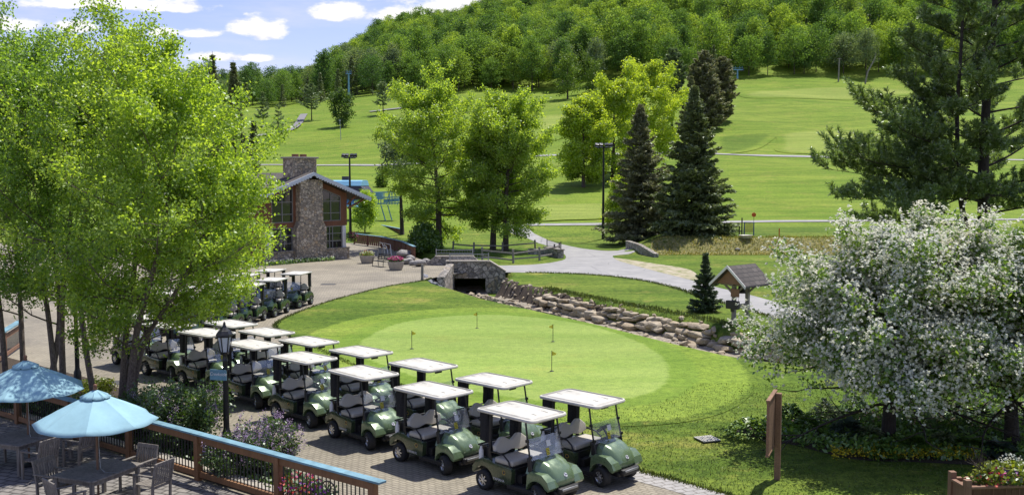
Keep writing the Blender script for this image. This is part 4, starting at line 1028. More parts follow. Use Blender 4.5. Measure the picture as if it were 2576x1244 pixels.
# ------------------------------------------------------------------ the wooded hill
def forest_proto(seed, H, Rm, t0, low, conif=False):
    rng = np.random.default_rng(seed); W = Wood()
    tr = limb((0, 0, 0), (0, 0, 1), H * .93, 6, .05, .02, rng); W.tube(tr, .24, .04, 5)
    C = []; D_ = []
    if conif:
        z = H * .08
        while z < H * .97:
            tt = z / H; R_ = Rm * (1 - tt) ** .8 + .15
            for i in range(int(5 + 5 * (1 - tt))):
                a = rng.uniform(0, 6.28); k = rng.uniform(.25, 1.0, 16)[:, None]; d = np.array([math.cos(a), math.sin(a), -.25])
                C.append(np.array([0, 0, z]) + d * R_ * k + rng.normal(0, .16, (16, 3))); D_.append(np.repeat(d[None], 16, 0) + rng.normal(0, .5, (16, 3)))
            z += .75
        C = np.concatenate(C); D_ = np.concatenate(D_); V, F = leaves('c', C, .8, .30, None, rng, up=1.0, dirs=D_)
    else:
        n = 60; a = 0
        for i in range(n):     # boughs ending in clumps
            tt = (i + rng.random()) / n; a += 2.4 + rng.normal(0, .3); z = H * (t0 + (1 - t0) * tt)
            R_ = Rm * (low + (1 - low) * math.sin(math.pi * min(1, tt * .8 + .2))) * math.sqrt(max(.03, 1 - (max(0, tt - .35) / .68) ** 2.0)) * rng.uniform(.75, 1.12)
            p0 = at_len(tr, min(.98, z / H * .92))[0]; p1 = np.array([math.cos(a) * R_, math.sin(a) * R_, z + rng.uniform(-.3, .8)])
            br = np.array([p0 * (1 - u) + p1 * u + np.array([0, 0, .5 * math.sin(math.pi * u) * -.6]) for u in (0, .5, 1)]); W.tube(br, .07, .02, 3)
            for q, sg, m in ((p1, .72, 44), (p0 * .4 + p1 * .6, .75, 16), (p0 * .7 + p1 * .3, .7, 7)):
                C.append(q + rng.normal(0, 1, (m, 3)) * sg * np.array([1, 1, .62]) * (Rm / 4.2))
        C = np.concatenate(C); C[:, 2] = np.maximum(C[:, 2], .6)
        V, F = leaves('c', C, .60, .46, None, rng, up=.55)
    Wv, Wf = np.concatenate(W.V), np.concatenate(W.F)
    Vall = np.concatenate([V, Wv]); Fall = np.concatenate([F, Wf + len(V)])
    return arr_mesh('forest_tree', Vall, Fall, False, np.concatenate([np.zeros(len(F), int), np.ones(len(Wf), int)]))
TONES = {'yellow green': ((0.244, 0.372, 0.067), (0.329, 0.460, 0.098), (0.159, 0.266, 0.047)),
         'mid green': ((0.165, 0.289, 0.063), (0.228, 0.366, 0.089), (0.106, 0.203, 0.045)),
         'deep green': ((0.098, 0.195, 0.057), (0.143, 0.254, 0.076), (0.061, 0.130, 0.041)),
         'grey green': ((0.159, 0.230, 0.135), (0.217, 0.295, 0.182), (0.106, 0.163, 0.095))}
SHAPES = {'broad': (201, 19.5, 6.6, .28, .66), 'tall': (202, 23, 5.2, .30, .72), 'round': (203, 17, 6.0, .22, .78), 'narrow': (204, 21, 4.0, .24, .8)}
protos = {}
for tn, cols in TONES.items():
    lm = leaf_mat('forest_leaves_' + tn.replace(' ', '_'), *cols, 0.46, 0.02, 0.5, (1.45, 1.4, .6), 0.26)
    for sn, par in SHAPES.items():
        base = protos.get(('mid green', sn)) if False else None
        key0 = next((k for k in protos if k[1] == sn), None)
        if key0: me = protos[key0].copy(); me.materials[0] = lm
        else:
            me = forest_proto(*par); me.materials.append(lm); me.materials.append(M['bark'])
        protos[(tn, sn)] = me
me = forest_proto(205, 18, 3.4, 0, 0, True); me.materials.append(M['spruce']); me.materials.append(M['darkbark']); protos[('dark', 'pointed')] = me
rng = np.random.default_rng(7)
cand = []
y = 401.0; row = 0
while y < 960:
    sp = 10.0 + (y - 400) * .006
    x0, x1 = -0.62 * y, 0.66 * y
    for x in np.arange(x0, x1, sp):
        xx = x + rng.uniform(-.38, .38) * sp + (sp / 2 if row % 2 else 0); yy = y + rng.uniform(-.4, .4) * sp
        cand.append((xx, yy, row))
    y += sp * .92; row += 1
tone_n = rng.random(len(cand)); big = [math.sin(x * .021 + 1.3) + math.sin(y * .027 + x * .013) for x, y, _ in cand]
items = []
for (x, y, r_), q, bg_ in zip(cand, tone_n, big):
    px = CX + FPX * x / y
    g = .70 if px < 820 else (.82 if px < 1000 else 1.0)
    sc = rng.uniform(.80, 1.16) * g * (0.86 if r_ == 0 else 1)
    v = q + bg_ * .13
    if rng.random() < .10: key = ('dark', 'pointed')
    else: key = ('yellow green' if v > .72 else 'mid green' if v > .40 else 'deep green' if v > .06 else 'grey green', ['broad', 'tall', 'round', 'narrow'][int(rng.choice(4, p=[.34, .26, .28, .12]))])
    items.append((x, y, r_, px, sc, key, rng.uniform(0, 6.28)))
MARK = [(590, 'behind dark spruces'), (690, 'left of winding path'), (784, 'behind spreading pine'), (868, 'by slim lift mast'), (964, 'behind flat topped pine'), (1060, 'above left oak'), (1150, 'over left oak'), (1250, 'above oak pair'), (1340, 'left of oval tree'), (1428, 'behind oval tree'), (1510, 'right of oval tree'), (1610, 'above lime clump'), (1740, 'behind dark pines'), (1860, 'behind far tower'), (1960, 'above fairway top'), (2050, 'left of pole'), (2125, 'behind utility pole'), (2210, 'right of pole'), (2310, 'left of great pine'), (2470, 'behind great pine')]
ORD = ['leftmost', 'second', 'third', 'fourth', 'fifth', 'sixth', 'seventh', 'eighth', 'ninth', 'tenth', 'eleventh', 'twelfth']
RANK = ['front rank', 'second rank', 'third rank', 'fourth rank', 'fifth rank', 'sixth rank', 'seventh rank', 'eighth rank', 'ninth rank']
vis = [i for i, it in enumerate(items) if 555 < it[3] < 2600]
vis.sort(key=lambda i: items[i][1]); one = vis[:292]; oneset = set(one)
cells = {}
for i in one:
    x, y, r_, px, sc, key, a = items[i]
    mk = min(MARK, key=lambda m: abs(m[0] - px))[1]
    cells.setdefault((key, r_, mk), []).append(i)
for (key, r_, mk), ids in cells.items():
    ids.sort(key=lambda i: items[i][3])
    for k, i in enumerate(ids):
        x, y, _, px, sc, _, a = items[i]
        o = bpy.data.objects.new('forest_tree', protos[key]); COL.objects.link(o)
        o.location = (x, y, tz(x, y) - .2); o.rotation_euler = (0, 0, a); o.scale = (sc * 1.02, sc * 1.02, sc)
        lab = '%s %s tree, %s of the wood, %s' % (key[0], key[1], RANK[min(r_, 8)], mk)
        if len(ids) > 1: lab += ', %s one' % (('left', 'right')[k] if len(ids) == 2 else ORD[k])
        tag(o, lab, 'tree', 'trees of the wooded hill')
# the rest of the wood, one mass
rest = [i for i in range(len(items)) if i not in oneset]
xs = np.array([items[i][0] for i in rest]); ys = np.array([items[i][1] for i in rest]); zs = terrain(xs, ys) - .2
me = bpy.data.meshes.new('forest'); me.vertices.add(len(rest)); me.vertices.foreach_set('co', np.stack([xs, ys, zs], -1).astype(np.float32).ravel())
keys = list(protos); 
a1 = me.attributes.new('pick', 'INT', 'POINT'); a1.data.foreach_set('value', np.array([keys.index(items[i][5]) for i in rest], np.int32))
a2 = me.attributes.new('size', 'FLOAT', 'POINT'); a2.data.foreach_set('value', np.array([items[i][4] for i in rest], np.float32))
a3 = me.attributes.new('turn', 'FLOAT', 'POINT'); a3.data.foreach_set('value', np.array([items[i][6] for i in rest], np.float32))
fo = link('forest', me); tag(fo, kind='stuff')
ng = bpy.data.node_groups.new('forest_scatter', 'GeometryNodeTree')
ng.interface.new_socket('Geometry', in_out='INPUT', socket_type='NodeSocketGeometry'); ng.interface.new_socket('Geometry', in_out='OUTPUT', socket_type='NodeSocketGeometry')
gi = ng.nodes.new('NodeGroupInput'); go = ng.nodes.new('NodeGroupOutput'); jn = ng.nodes.new('GeometryNodeGeometryToInstance')
firsts = {}
for o in COL.objects:
    if o.name.startswith('forest_tree'): firsts.setdefault(o.data.name, o)
for k in reversed(keys):
    src = firsts.get(protos[k].name)
    if src is None:
        src = firsts[protos[('mid green', k[1]) if k[1] != 'pointed' else k].name]
    oi = ng.nodes.new('GeometryNodeObjectInfo'); oi.inputs['Object'].default_value = src; oi.transform_space = 'ORIGINAL'; oi.inputs['As Instance'].default_value = False
    ng.links.new(oi.outputs['Geometry'], jn.inputs[0])
def named(n_, ty):
    nd = ng.nodes.new('GeometryNodeInputNamedAttribute'); nd.data_type = ty; nd.inputs[0].default_value = n_; return nd.outputs[0]
ip = ng.nodes.new('GeometryNodeInstanceOnPoints'); ng.links.new(gi.outputs[0], ip.inputs['Points']); ng.links.new(jn.outputs[0], ip.inputs['Instance'])
ip.inputs['Pick Instance'].default_value = True; ng.links.new(named('pick', 'INT'), ip.inputs['Instance Index'])
cx_ = ng.nodes.new('ShaderNodeCombineXYZ'); ng.links.new(named('turn', 'FLOAT'), cx_.inputs[2])
rx_ = ng.nodes.new('FunctionNodeEulerToRotation'); ng.links.new(cx_.outputs[0], rx_.inputs[0]); ng.links.new(rx_.outputs[0], ip.inputs['Rotation'])
ng.links.new(named('size', 'FLOAT'), ip.inputs['Scale']); ng.links.new(ip.outputs[0], go.inputs[0])
md = fo.modifiers.new('scatter', 'NODES'); md.node_group = ng

# ------------------------------------------------------------------ the lodge
TH = R(48)
nin = Vector((-math.sin(TH), math.cos(TH), 0)); alo = Vector((math.cos(TH), math.sin(TH), 0))
p0 = G(786, 657) + nin * 0.6
lodge = thing('lodge', 'brown wooden lodge with a fieldstone chimney and tall gable windows', 'building', p0, TH)
RZ, SL, EW = 7.34, 0.36, 6.0
rz = lambda x: RZ - SL * abs(x)
b = MB()      # gable wall with pillars left between the openings, and the long side walls
def wallpoly(pts, y0=0.0, y1=.30): b.prism(pts, y0, y1)
for sg in (1, -1):
    X = lambda a: sg * a
    wallpoly([(X(0), 2.85), (X(4.15), 2.85), (X(4.15), 3.27), (X(0), 3.27)])
    wallpoly([(X(0), 3.27), (X(1.42), 3.27), (X(1.42), rz(1.42) - .25), (X(0), rz(0) - .25)])
    wallpoly([(X(3.50), 3.27), (X(4.15), 3.27), (X(4.15), rz(4.15) - .25), (X(3.50), rz(3.5) - .25)])
    wallpoly([(X(1.42), rz(1.42) - .72), (X(3.50), rz(3.5) - .72), (X(3.50), rz(3.5) - .25), (X(1.42), rz(1.42) - .25)])
    wallpoly([(X(0), 0), (X(1.42), 0), (X(1.42), 2.85), (X(0), 2.85)])
    b.box((X(4.0), 7.2, (rz(4.15) - .25) / 2), (.3, 13.8, rz(4.15) - .25))
b.box((0, 14, 2.8), (8.3, .3, 5.6))
b.build('wall', M['redwood'], lodge)
b = MB(); b.box((0, 7.5, 2.9), (7.6, 13, .2)); b.box((0, 7.5, .03), (7.6, 13, .06)); b.build('floor', M['dirtyfloor'], lodge)
# windows
def window(pts, mull, trans):
    f = MB(); n = len(pts); c = Vector((sum(p[0] for p in pts) / n, 0, sum(p[1] for p in pts) / n))
    for i in range(n):
        a, e = pts[i], pts[(i + 1) % n]; f.beam((a[0], .07, a[1]), (e[0], .07, e[1]), .12, .10, (0, 1, 0))
    zt = lambda x: np.interp(x, *zip(*sorted([(p[0], p[1]) for p in pts[2:]])))
    for x in mull: f.beam((x, .075, pts[0][1]), (x, .075, float(zt(x))), .07, .07, (0, 1, 0))
    x0, x1 = min(p[0] for p in pts), max(p[0] for p in pts)
    for z in trans: f.beam((x0, .08, z), (x1, .08, z), .06, .06, (0, 1, 0))
    w_ = f.build('window', M['trim_grey'], lodge)
    g = MB(); g.prism(pts, .10, .13); g.build('pane', M['glass'], w_)
M['trim_grey'] = plain('aged_window_frame', (0.22, 0.215, 0.20), 0.6)
for sg in (1, -1):
    q = [(sg * 1.42, 3.27), (sg * 3.50, 3.27), (sg * 3.50, rz(3.5) - .74), (sg * 1.42, rz(1.42) - .74)]
    window(q, [sg * 2.46], [3.95, 4.95])
    q = [(sg * 1.5, .92), (sg * 3.62, .92), (sg * 3.62, 2.83), (sg * 1.5, 2.83)]
    window(q, [sg * 2.3, sg * 2.62], [1.55, 2.2])
    b = MB(); b.box((sg * 3.83, .10, 1.85), (.36, .26, 1.95)); b.build('post', M['whitepaint'], lodge, .02)
    b = MB(); b.box((sg * 2.78, .02, .44), (2.85, .50, .88)); b.box((sg * 2.78, 0, .92), (2.92, .60, .09)); b.build('knee_wall', M['fieldstone'], lodge, .02)
# chimney
b = MB()
front = [(-1.52, 0), (1.52, 0), (1.50, 2.75), (1.18, 3.35), (1.15, RZ - .55), (-1.15, RZ - .55), (-1.18, 3.35), (-1.50, 2.75)]
b.prism(front, -.62, .02)
b.box((0, .95, 7.6), (2.35, 1.5, 1.9))
ch = b.build('chimney', M['fieldstone'], lodge, .05, None, 2)
b = MB(); b.box((0, .95, 8.60), (2.62, 1.75, .14)); b.build('chimney_cap', M['concrete'], ch, .02)
b = MB()
for x in (-.45, .35): b.box((x, .95, 8.79), (.42, .42, .22))
b.build('flue', M['terracotta'], ch, .02)
# roof
b = MB()
for sg in (1, -1):
    b.prism([(0, RZ + .02), (sg * EW, rz(EW) + .02), (sg * EW, rz(EW) - .16), (0, RZ - .20)], -.95, 15)
rf = b.build('roof', M['shingle'], lodge)
b = MB()
for sg in (1, -1):
    b.prism([(0, RZ + .06), (sg * (EW + .05), rz(EW) + .06), (sg * (EW + .05), rz(EW) - .20), (0, RZ - .22)], -1.02, -.952)
    for i in range(22):   # scalloped lower edge
        x = sg * (.2 + i * .265); b.prism([(x, rz(x) - .20), (x + sg * .24, rz(x + .24) - .20), (x + sg * .20, rz(x) - .36), (x + sg * .06, rz(x) - .34)], -1.0, -.965)
b.build('fascia', M['trim'], rf)
b = MB()
for sg in (1, -1):
    for x in (4.3, 5.2): b.beam((sg * 4.15, -.1, rz(x) - 1.15), (sg * (x + .5), -.35, rz(x + .5) - .25), .12, .14)
b.build('bracket', M['redwood'], lodge)
# hanging basket at the corner post
hb = thing('hanging_basket', 'hanging flower basket on the white corner post of the lodge', 'flower basket', p0 + alo * 4.35 + nin * -.35 + Vector((0, 0, 1.9)), 0)
rng = np.random.default_rng(5)
def blossoms(name, n, c, r, m_, parent, L=.10, up=.5, rg=None):
    rg = rg or rng; C = nrm(rg.normal(0, 1, (n, 3))) * rg.uniform(.35, 1, (n, 1)) ** .5 * np.array(r) + np.array(c)
    V, F = leaves(name, C, L, L * .75, m_, rg, up=up); return link(name, arr_mesh(name, V, F), parent, [m_])
b = MB(); b.lathe([(.02, -.25), (.2, -.18), (.28, 0), (.26, 0)], 12); b.tube([(0, 0, .0), (0, 0, .8)], .012, 5); b.build('basket', M['blackplastic'], hb)
blossoms('leaf_cluster', 260, (0, 0, -.05), (.5, .5, .45), M['lilacleaf'], hb, .13); blossoms('flowers', 110, (.1, 0, .1), (.5, .5, .4), M['pinkflower'], hb, .10); blossoms('flowers', 70, (.2, -.1, -.3), (.3, .3, .25), M['limeplant'], hb, .12)
# flower border along the lodge
fb = []
for i in range(900):
    u = rng.uniform(-5.2, 1.7); v = -rng.uniform(.7, 1.25) - .35 * abs(u + 1) * .3; q = p0 + alo * u + nin * v; fb.append((q.x, q.y, rng.uniform(.02, .32)))
V, F = leaves('x', np.array(fb), .16, .10, None, rng, up=.8); o = link('flower_border', arr_mesh('flower_border', V, F), None, [M['hosta']]); tag(o, kind='stuff')
V, F = leaves('x', np.array(fb[:200]) + np.array([0, 0, .12]), .10, .09, None, rng, up=1.2); tag(link('border_flowers', arr_mesh('border_flowers', V, F), None, [M['blossom']]), kind='stuff')

# ------------------------------------------------------------------ plank railings by the lodge
def plank_rail(label, pts, z=0.0, h=1.1):
    o = thing('plank_railing', label, 'railing', pts[0]); o0 = Vector(pts[0])
    tp, pl, ps = MB(), MB(), MB()
    for a, e in zip(pts[:-1], pts[1:]):
        a, e = Vector(a) - o0, Vector(e) - o0; d = (e - a); L = d.length; d.normalize()
        tp.beam(a + Vector((0, 0, h)), e + Vector((0, 0, h)), .30, .06)
        n = max(2, int(L / .46))
        for i in range(n):
            q = a + d * (L * (i + .5) / n); pl.box((q.x, q.y, h * .52), (.34, .04, h * .86), math.atan2(d.y, d.x))
        m_ = max(1, int(L / 2.2))
        for i in range(m_ + 1):
            q = a + d * L * i / m_; ps.box((q.x, q.y, h / 2 - .02), (.13, .13, h - .06), math.atan2(d.y, d.x))
    tp.build('top_rail', M['bluepaint'], o, .01); pl.build('planks', M['redwood'], o); ps.build('posts', M['redwood'], o)
plank_rail('red brown plank railing with a blue cap running from the lodge to the boulders', [G(891, 587, 1.1) - Vector((0, 0, 1.1)), G(960, 595, 1.1) - Vector((0, 0, 1.1)), G(1010, 606, 1.1) - Vector((0, 0, 1.1)), G(1043, 620, 1.1) - Vector((0, 0, 1.1))])
plank_rail('farther plank railing with a blue cap behind the first, ending in dark pickets', [G(880, 566, 1.1) - Vector((0, 0, 1.1)), G(949, 563.5, 1.1) - Vector((0, 0, 1.1)), G(1012, 576, 1.1) - Vector((0, 0, 1.1))])
# ------------------------------------------------------------------ boulders, bench, planters
rng = np.random.default_rng(17)
for i, (px, py, d, lab) in enumerate([(1016, 648, 1.6, 'largest grey boulder at the end of the plank railing'), (1023, 664, 1.3, 'grey boulder beside the pink flower planter'), (1040, 667, .9, 'small grey boulder second from the bridge'), (1056, 670, 1.2, 'flat grey boulder nearest the stone bridge'), (1034, 655, 1.1, 'grey boulder lying behind the others by the railing'), (1075, 664, 1.0, 'brown boulder in the shade beside the far bridge parapet')]):
    q = G(px, py); tag(rocks_obj('boulder', [rock(rng, (0, 0, d * .2), (d, d * .75, d * .55), rng.uniform(0, 3), 30, .4, .15)], M['greyrock'], None, .05), lab, 'boulder', 'boulders beside the bridge').location = q
def planter(label, px, py, mats_):
    q = G(px, py); o = thing('round_planter', label, 'planter', q)
    b = MB(); b.lathe([(.02, 0), (.42, 0), (.50, .12), (.60, .48), (.63, .66), (.56, .66), (.54, .55), (.02, .55)], 24); b.build('bowl', M['concrete'], o, 0, 40)
    r_ = np.random.default_rng(int(px)); 
    blossoms('leaf_cluster', 330, (0, 0, .75), (.60, .60, .26), mats_[0], o, .16, 1.0, r_)
    for m_, n in mats_[1:]: blossoms('flowers', n, (0, 0, .86), (.62, .62, .22), m_, o, .11, 1.0, r_)
planter('round concrete planter of green and pale flowers left of the bench', 924, 662, [M['limeplant'], (M['redflower'], 30), (M['blossom'], 60)])
planter('round concrete planter of bright pink flowers right of the bench', 996, 679, [M['lilacleaf'], (M['pinkflower'], 260)])
bn = thing('park_bench', 'black slatted metal bench with a tall hoop frame, between two round planters', 'bench', G(962, 670), math.atan2(-.78, .62))
b = MB()
for i in range(5): b.box((0, -.42 + i * .11, .44), (1.7, .085, .03))
b.build('seat', M['black'], bn)
b = MB()
for i in range(4): b.box((0, .10 + i * .035, .56 + i * .13), (1.7, .03, .08))
b.build('backrest', M['black'], bn)
for sx in (-.8, .8):
    b = MB(); b.tube([(sx, -.42, 0), (sx, -.40, .42), (sx, -.40, .64), (sx, .1, .66)], .026, 6); b.tube([(sx, .12, 0), (sx, .08, .44), (sx, .24, 1.02)], .026, 6); b.build('end_frame', M['black'], bn)
b = MB()
arc = lambda x, w_, h, y: [(x + w_ * math.cos(math.pi * k / 12), y, .55 + h * math.sin(math.pi * k / 12)) for k in range(13)]
b.tube(arc(-.75, .55, 1.25, .35), .028, 6); b.tube(arc(-.15, .5, 1.1, .32), .028, 6)
b.tube([(-.9, .3, 1.85), (.7, .3, 1.75), (1.0, .28, .6)], .03, 6); b.tube([(-.2, .3, 1.8), (-.2, .3, .5)], .02, 6); b.tube([(.7, .3, 1.75), (.75, .28, .55)], .02, 6)
b.build('hoop_frame', M['chrome'], bn)

# ------------------------------------------------------------------ stone bridge
YB = 71.6
bx0, bx1 = AT(1135, 700, YB).x, AT(1232, 700, YB).x
br = thing('stone_bridge', 'small stone bridge with low parapets and thin steel rails over the creek', 'bridge', ((bx0 + bx1) / 2, YB + 3, 0))
o0 = Vector(br.location)
def L_(x, y, z): return (x - o0.x, y - o0.y, z - o0.z)
xe = AT(1271, 684, YB).x; xo0, xo1 = bx0 + .1, AT(1221, 700, YB).x
b = MB(); b.M = Matrix.Translation(-o0)
zt = .82; zo = -.40; zb = -1.75
for poly in ([(bx0 - .35, zb), (xo0, zb), (xo0, zt), (bx0 - .35, zt - .05)], [(xo0, zo), (xo1, zo), (xo1, zt), (xo0, zt)], [(xo1, zb), (xe, zb), (xe, .08), (bx1, zt), (xo1, zt)]):
    b.prism(poly, YB, YB + .55)
b.build('near_parapet', M['bridge_stone'], br, .03)
b = MB(); b.M = Matrix.Translation(-o0)
b.beam((bx0 - .4, YB + .27, zt + .04), (bx1, YB + .27, zt + .04), .68, .09); b.beam((bx1, YB + .27, zt + .04), (xe + .05, YB + .27, .12), .68, .09)
b.build('coping', M['concrete'], br, .015)
b = MB(); b.M = Matrix.Translation(-o0)     # wing towards the viewer
w0, w1 = Vector((bx0 - .05, YB, 0)), Vector((AT(1109, 700, 67.5).x, 67.5, 0))
wd = (w1 - w0).normalized(); wn = Vector((-wd.y, wd.x, 0)) * .28
for (za, ze) in ((zt - .12, .12),):
    vs = [w0 - wn, w1 - wn, w1 + wn, w0 + wn]
    b.add([Vector((v.x, v.y, zb)) for v in vs] + [Vector((vs[0].x, vs[0].y, za)), Vector((vs[1].x, vs[1].y, ze)), Vector((vs[2].x, vs[2].y, ze)), Vector((vs[3].x, vs[3].y, za))], [(0, 1, 2, 3), (7, 6, 5, 4), (0, 4, 5, 1), (1, 5, 6, 2), (2, 6, 7, 3), (3, 7, 4, 0)])
b.build('wing_wall', M['bridge_stone'], br, .03)
b = MB(); b.M = Matrix.Translation(-o0)     # deck and tunnel sides
b.box(((xo0 + xo1) / 2, YB + 3.3, -.20), (xo1 - xo0 + .6, 5.4, .36)); b.box((xo1 + .25, YB + 3.2, -1.1), (.5, 5.2, 1.5)); b.box((xo0 - .25, YB + 3.2, -1.1), (.5, 5.2, 1.5))
b.build('deck', M['bridge_stone'], br)
YF = 77.8; fx0, fx1 = AT(1094, 660, YF).x, AT(1192, 660, YF).x
b = MB(); b.M = Matrix.Translation(-o0)
b.prism([(fx0 - .9, -1), (fx1 + .75, -1), (fx1 + .75, .05), (fx1, .68), (fx0, .68), (fx0 - .9, .05)], YF, YF + .5); b.build('far_parapet', M['bridge_stone'], br, .03)
b = MB(); b.M = Matrix.Translation(-o0)
b.beam((fx0, YF + .25, .72), (fx1, YF + .25, .72), .62, .08); b.build('coping', M['concrete'], br, .015)
for (a, e, y, z) in ((bx0 - .1, bx1 - .1, YB + .27, zt + .08), (fx0 + .1, fx1 - .1, YF + .25, .76)):
    b = MB(); b.M = Matrix.Translation(-o0)
    for x in (a, e): b.tube([(x, y, z), (x, y, z + .55)], .045, 6)
    for k in (.18, .46): b.tube([(a, y, z + k), (e, y, z + k)], .022, 5)
    n = 14
    for i in range(1, n): b.tube([(a + (e - a) * i / n, y, z + .18), (a + (e - a) * i / n, y, z + .46)], .010, 4)
    b.build('steel_rail', M['chrome'], br)
tag(MB().tube([G(1062, 705) + Vector((0, 0, -.1)), G(1062, 705) + Vector((.02, 0, 1.1))], [.10, .085], 8).build('wooden_post', M['greywood']), 'short weathered post at the corner of grass and paving left of the bridge', 'post')
# split rail fences
def rail_fence(label, posts, h=1.15, rails=(.35, .78), last=None):
    o = thing('split_rail_fence', label, 'fence', posts[0]); o0 = Vector(posts[0]); r_ = random.Random(len(label))
    for p in posts: MB().box(Vector(p) - o0 + Vector((0, 0, h / 2 - .1)), (.16, .14, h + .2), r_.uniform(-.3, .3), r_.uniform(-.04, .04), r_.uniform(-.04, .04)).build('post', M['greywood'], o, .02)
    for a, e in zip(posts[:-1], posts[1:]):
        for z in rails:
            MB().beam(Vector(a) - o0 + Vector((0, 0, z + r_.uniform(-.05, .05))), Vector(e) - o0 + Vector((0, 0, z + r_.uniform(-.05, .05))), .09, .13).build('rail', M['greywood'], o, .02)
rail_fence('weathered split rail fence curving along the road edge right of the bridge', [G(1213, 655), G(1291, 662), G(1357, 655), G(1394, 646), G(1407, 641)], 1.15, (.32, .82))
rail_fence('low dark split rail fence in the shade under the oaks', [G(1140, 631), G(1192, 634), G(1264, 634), G(1346, 627)], .95, (.62,))
a, e = G(1376, 641), G(1411, 649)
ab = thing('stone_abutment', 'short stone wall with a black iron rail where the two paths part', 'wall', a); d = (e - a)
b = MB(); b.beam(Vector((0, 0, .3)), d + Vector((0, 0, .3)), .55, .8); b.beam(Vector((-1.6, .9, .22)), Vector((0, 0, .22)), .5, .6); b.build('wall', M['bridge_stone'], ab, .04)
b = MB(); b.beam(Vector((-.05, 0, .74)), d * 1.02 + Vector((0, 0, .74)), .68, .08); b.build('coping', M['greywood'], ab, .01)
b = MB()
for k in (0, 1): b.tube([d * k + Vector((0, 0, .75)), d * k + Vector((0, 0, 1.45))], .04, 6)
for z in (.88, 1.35): b.tube([Vector((0, 0, z)), d + Vector((0, 0, z))], .02, 5)
for i in range(1, 12): b.tube([d * i / 12 + Vector((0, 0, .88)), d * i / 12 + Vector((0, 0, 1.35))], .010, 4)
b.build('iron_rail', M['black'], ab)
# right wing wall by the bank
a, e = G(1579, 631), G(1651, 647)
ww = MB(); d = (e - a).normalized(); n_ = Vector((-d.y, d.x, 0)) * .22; L0 = (e - a).length
prof = [(0, 1.0), (L0 * .45, .88), (L0, .32)]
vs = []
for s_, z in prof:
    for sg in (-1, 1):
        for zz in (-.5, z): vs.append(d * s_ + n_ * sg + Vector((0, 0, zz)))
fs = [(0, 1, 3, 2), (8, 10, 11, 9)]
for i in (0, 1):
    k = i * 4; fs += [(k, k + 4, k + 5, k + 1), (k + 2, k + 3, k + 7, k + 6), (k + 1, k + 5, k + 7, k + 3), (k, k + 2, k + 6, k + 4)]
ww.add(vs, fs); o = ww.build('stone_wing_wall', M['bridge_stone'], None, .03); o.location = a
tag(o, 'sloping grey stone wing wall at the left end of the dry bank', 'wall')

# ------------------------------------------------------------------ floodlights, lift, poles
def flood(label, base, h, w_=1.6, up=True):
    o = thing('floodlight_pole', label, 'light pole', base)
    MB().tube([(0, 0, -.3), (0, 0, h)], [.17, .09], 10).build('pole', M['black'], o)
    MB().box((0, 0, h - .15), (w_ * 1.5, .10, .10)).build('crossarm', M['black'], o)
    for x in (-.75, -.30, .30, .75):
        b = MB(); b.box((x * w_, -.15, h + .12), (w_ * .42, .55, .34), 0, .18 if x < 0 else -.18, .35); f = b.build('lamp_head', M['black'], o, .04)
        g = MB(); g.box((x * w_, -.30, h - .02), (w_ * .34, .30, .05), 0, .18 if x < 0 else -.18, .35); g.build('lens', M['frost'], f)
q = P(1517, 601); flood('tall black floodlight pole standing beside the brownish spruce', q, AT(1517, 368, q.y).z - q.z, 1.0)
q = Vector((AT(880, 450, 112).x, 112, .4)); flood('black floodlight pole rising behind the lodge roof', q, AT(880, 394, 112).z - .4, .9)
def tower(label, px, pyb, pyt, Y=None, arm=4.6, kind=0):
    b_ = T(px, pyb, 110) if Y is None else Vector((AT(px, pyb, Y).x, Y, tz(AT(px, pyb, Y).x, Y)))
    h = AT(px, pyt, b_.y).z - b_.z
    o = thing('lift_tower', label, 'ski lift tower', b_, .15, 'ski lift towers')
    MB().tube([(0, 0, -.5), (0, 0, h)], [.42, .30], 10).build('mast', M['bluesteel'], o)
    b = MB(); b.box((0, 0, h + .1), (arm, .35, .4)); b.box((0, 0, h + .8), (arm * .9, .12, .12))
    for x in (-.45, -.2, .2, .45): b.beam((x * arm, 0, h + .2), (x * arm * .9, 0, h + 1.5), .12, .12, (0, 1, 0))
    b.build('crossarm', M['bluesteel'], o)
    for sx in (-.48, .48):
        MB().box((sx * arm, 0, h - .2), (.30, 2.4, .35)).box((sx * arm, 0, h + .55), (.55, .5, .4)).build('sheave_train', M['darkmetal'], o)
    return o, b_, h
t1, b1, h1 = tower('blue grey lift tower with wide arms in front of the dark pines', 1668, 300, 208, 320)
t2, b2, h2 = tower('far lift tower with wide arms at the forest edge above the fairway', 1855, 200, 176, 392)
t3, b3, h3 = tower('slim tall blue lift mast with short arms at the left forest edge', 878, 258, 186, None, 2.2)
t4, b4, h4 = tower('lift tower half hidden by the lime green trees, its arm holding a dark chair', 1438, 372, 284, 205, 3.2)
for sx in (-2.2, 2.2):
    b = MB(); pts = [b4 + Vector((sx * .7, 0, h4)), b1 + Vector((sx, 0, h1)), b2 + Vector((sx, 0, h2))]
    fine = []
    for a, e in zip(pts[:-1], pts[1:]):
        for k in range(10): u = k / 10; fine.append(a * (1 - u) + e * u - Vector((0, 0, 3.0 * u * (1 - u))))
    b.tube(fine + [pts[-1]], .03, 4); tag(b.build('lift_cable', M['darkmetal']), ('left' if sx < 0 else 'right') + ' haul cable strung between the ski lift towers', 'cable', 'ski lift cables')
q = AT(1424, 288, 203)
cr = thing('lift_chair', 'dark lift chair hanging above the fairway left of the lime trees', 'lift chair', q)
b = MB(); b.tube([(0, 0, .6), (0, .1, -.6), (.0, -.3, -1.1)], .05, 5); b.build('hanger', M['darkmetal'], cr)
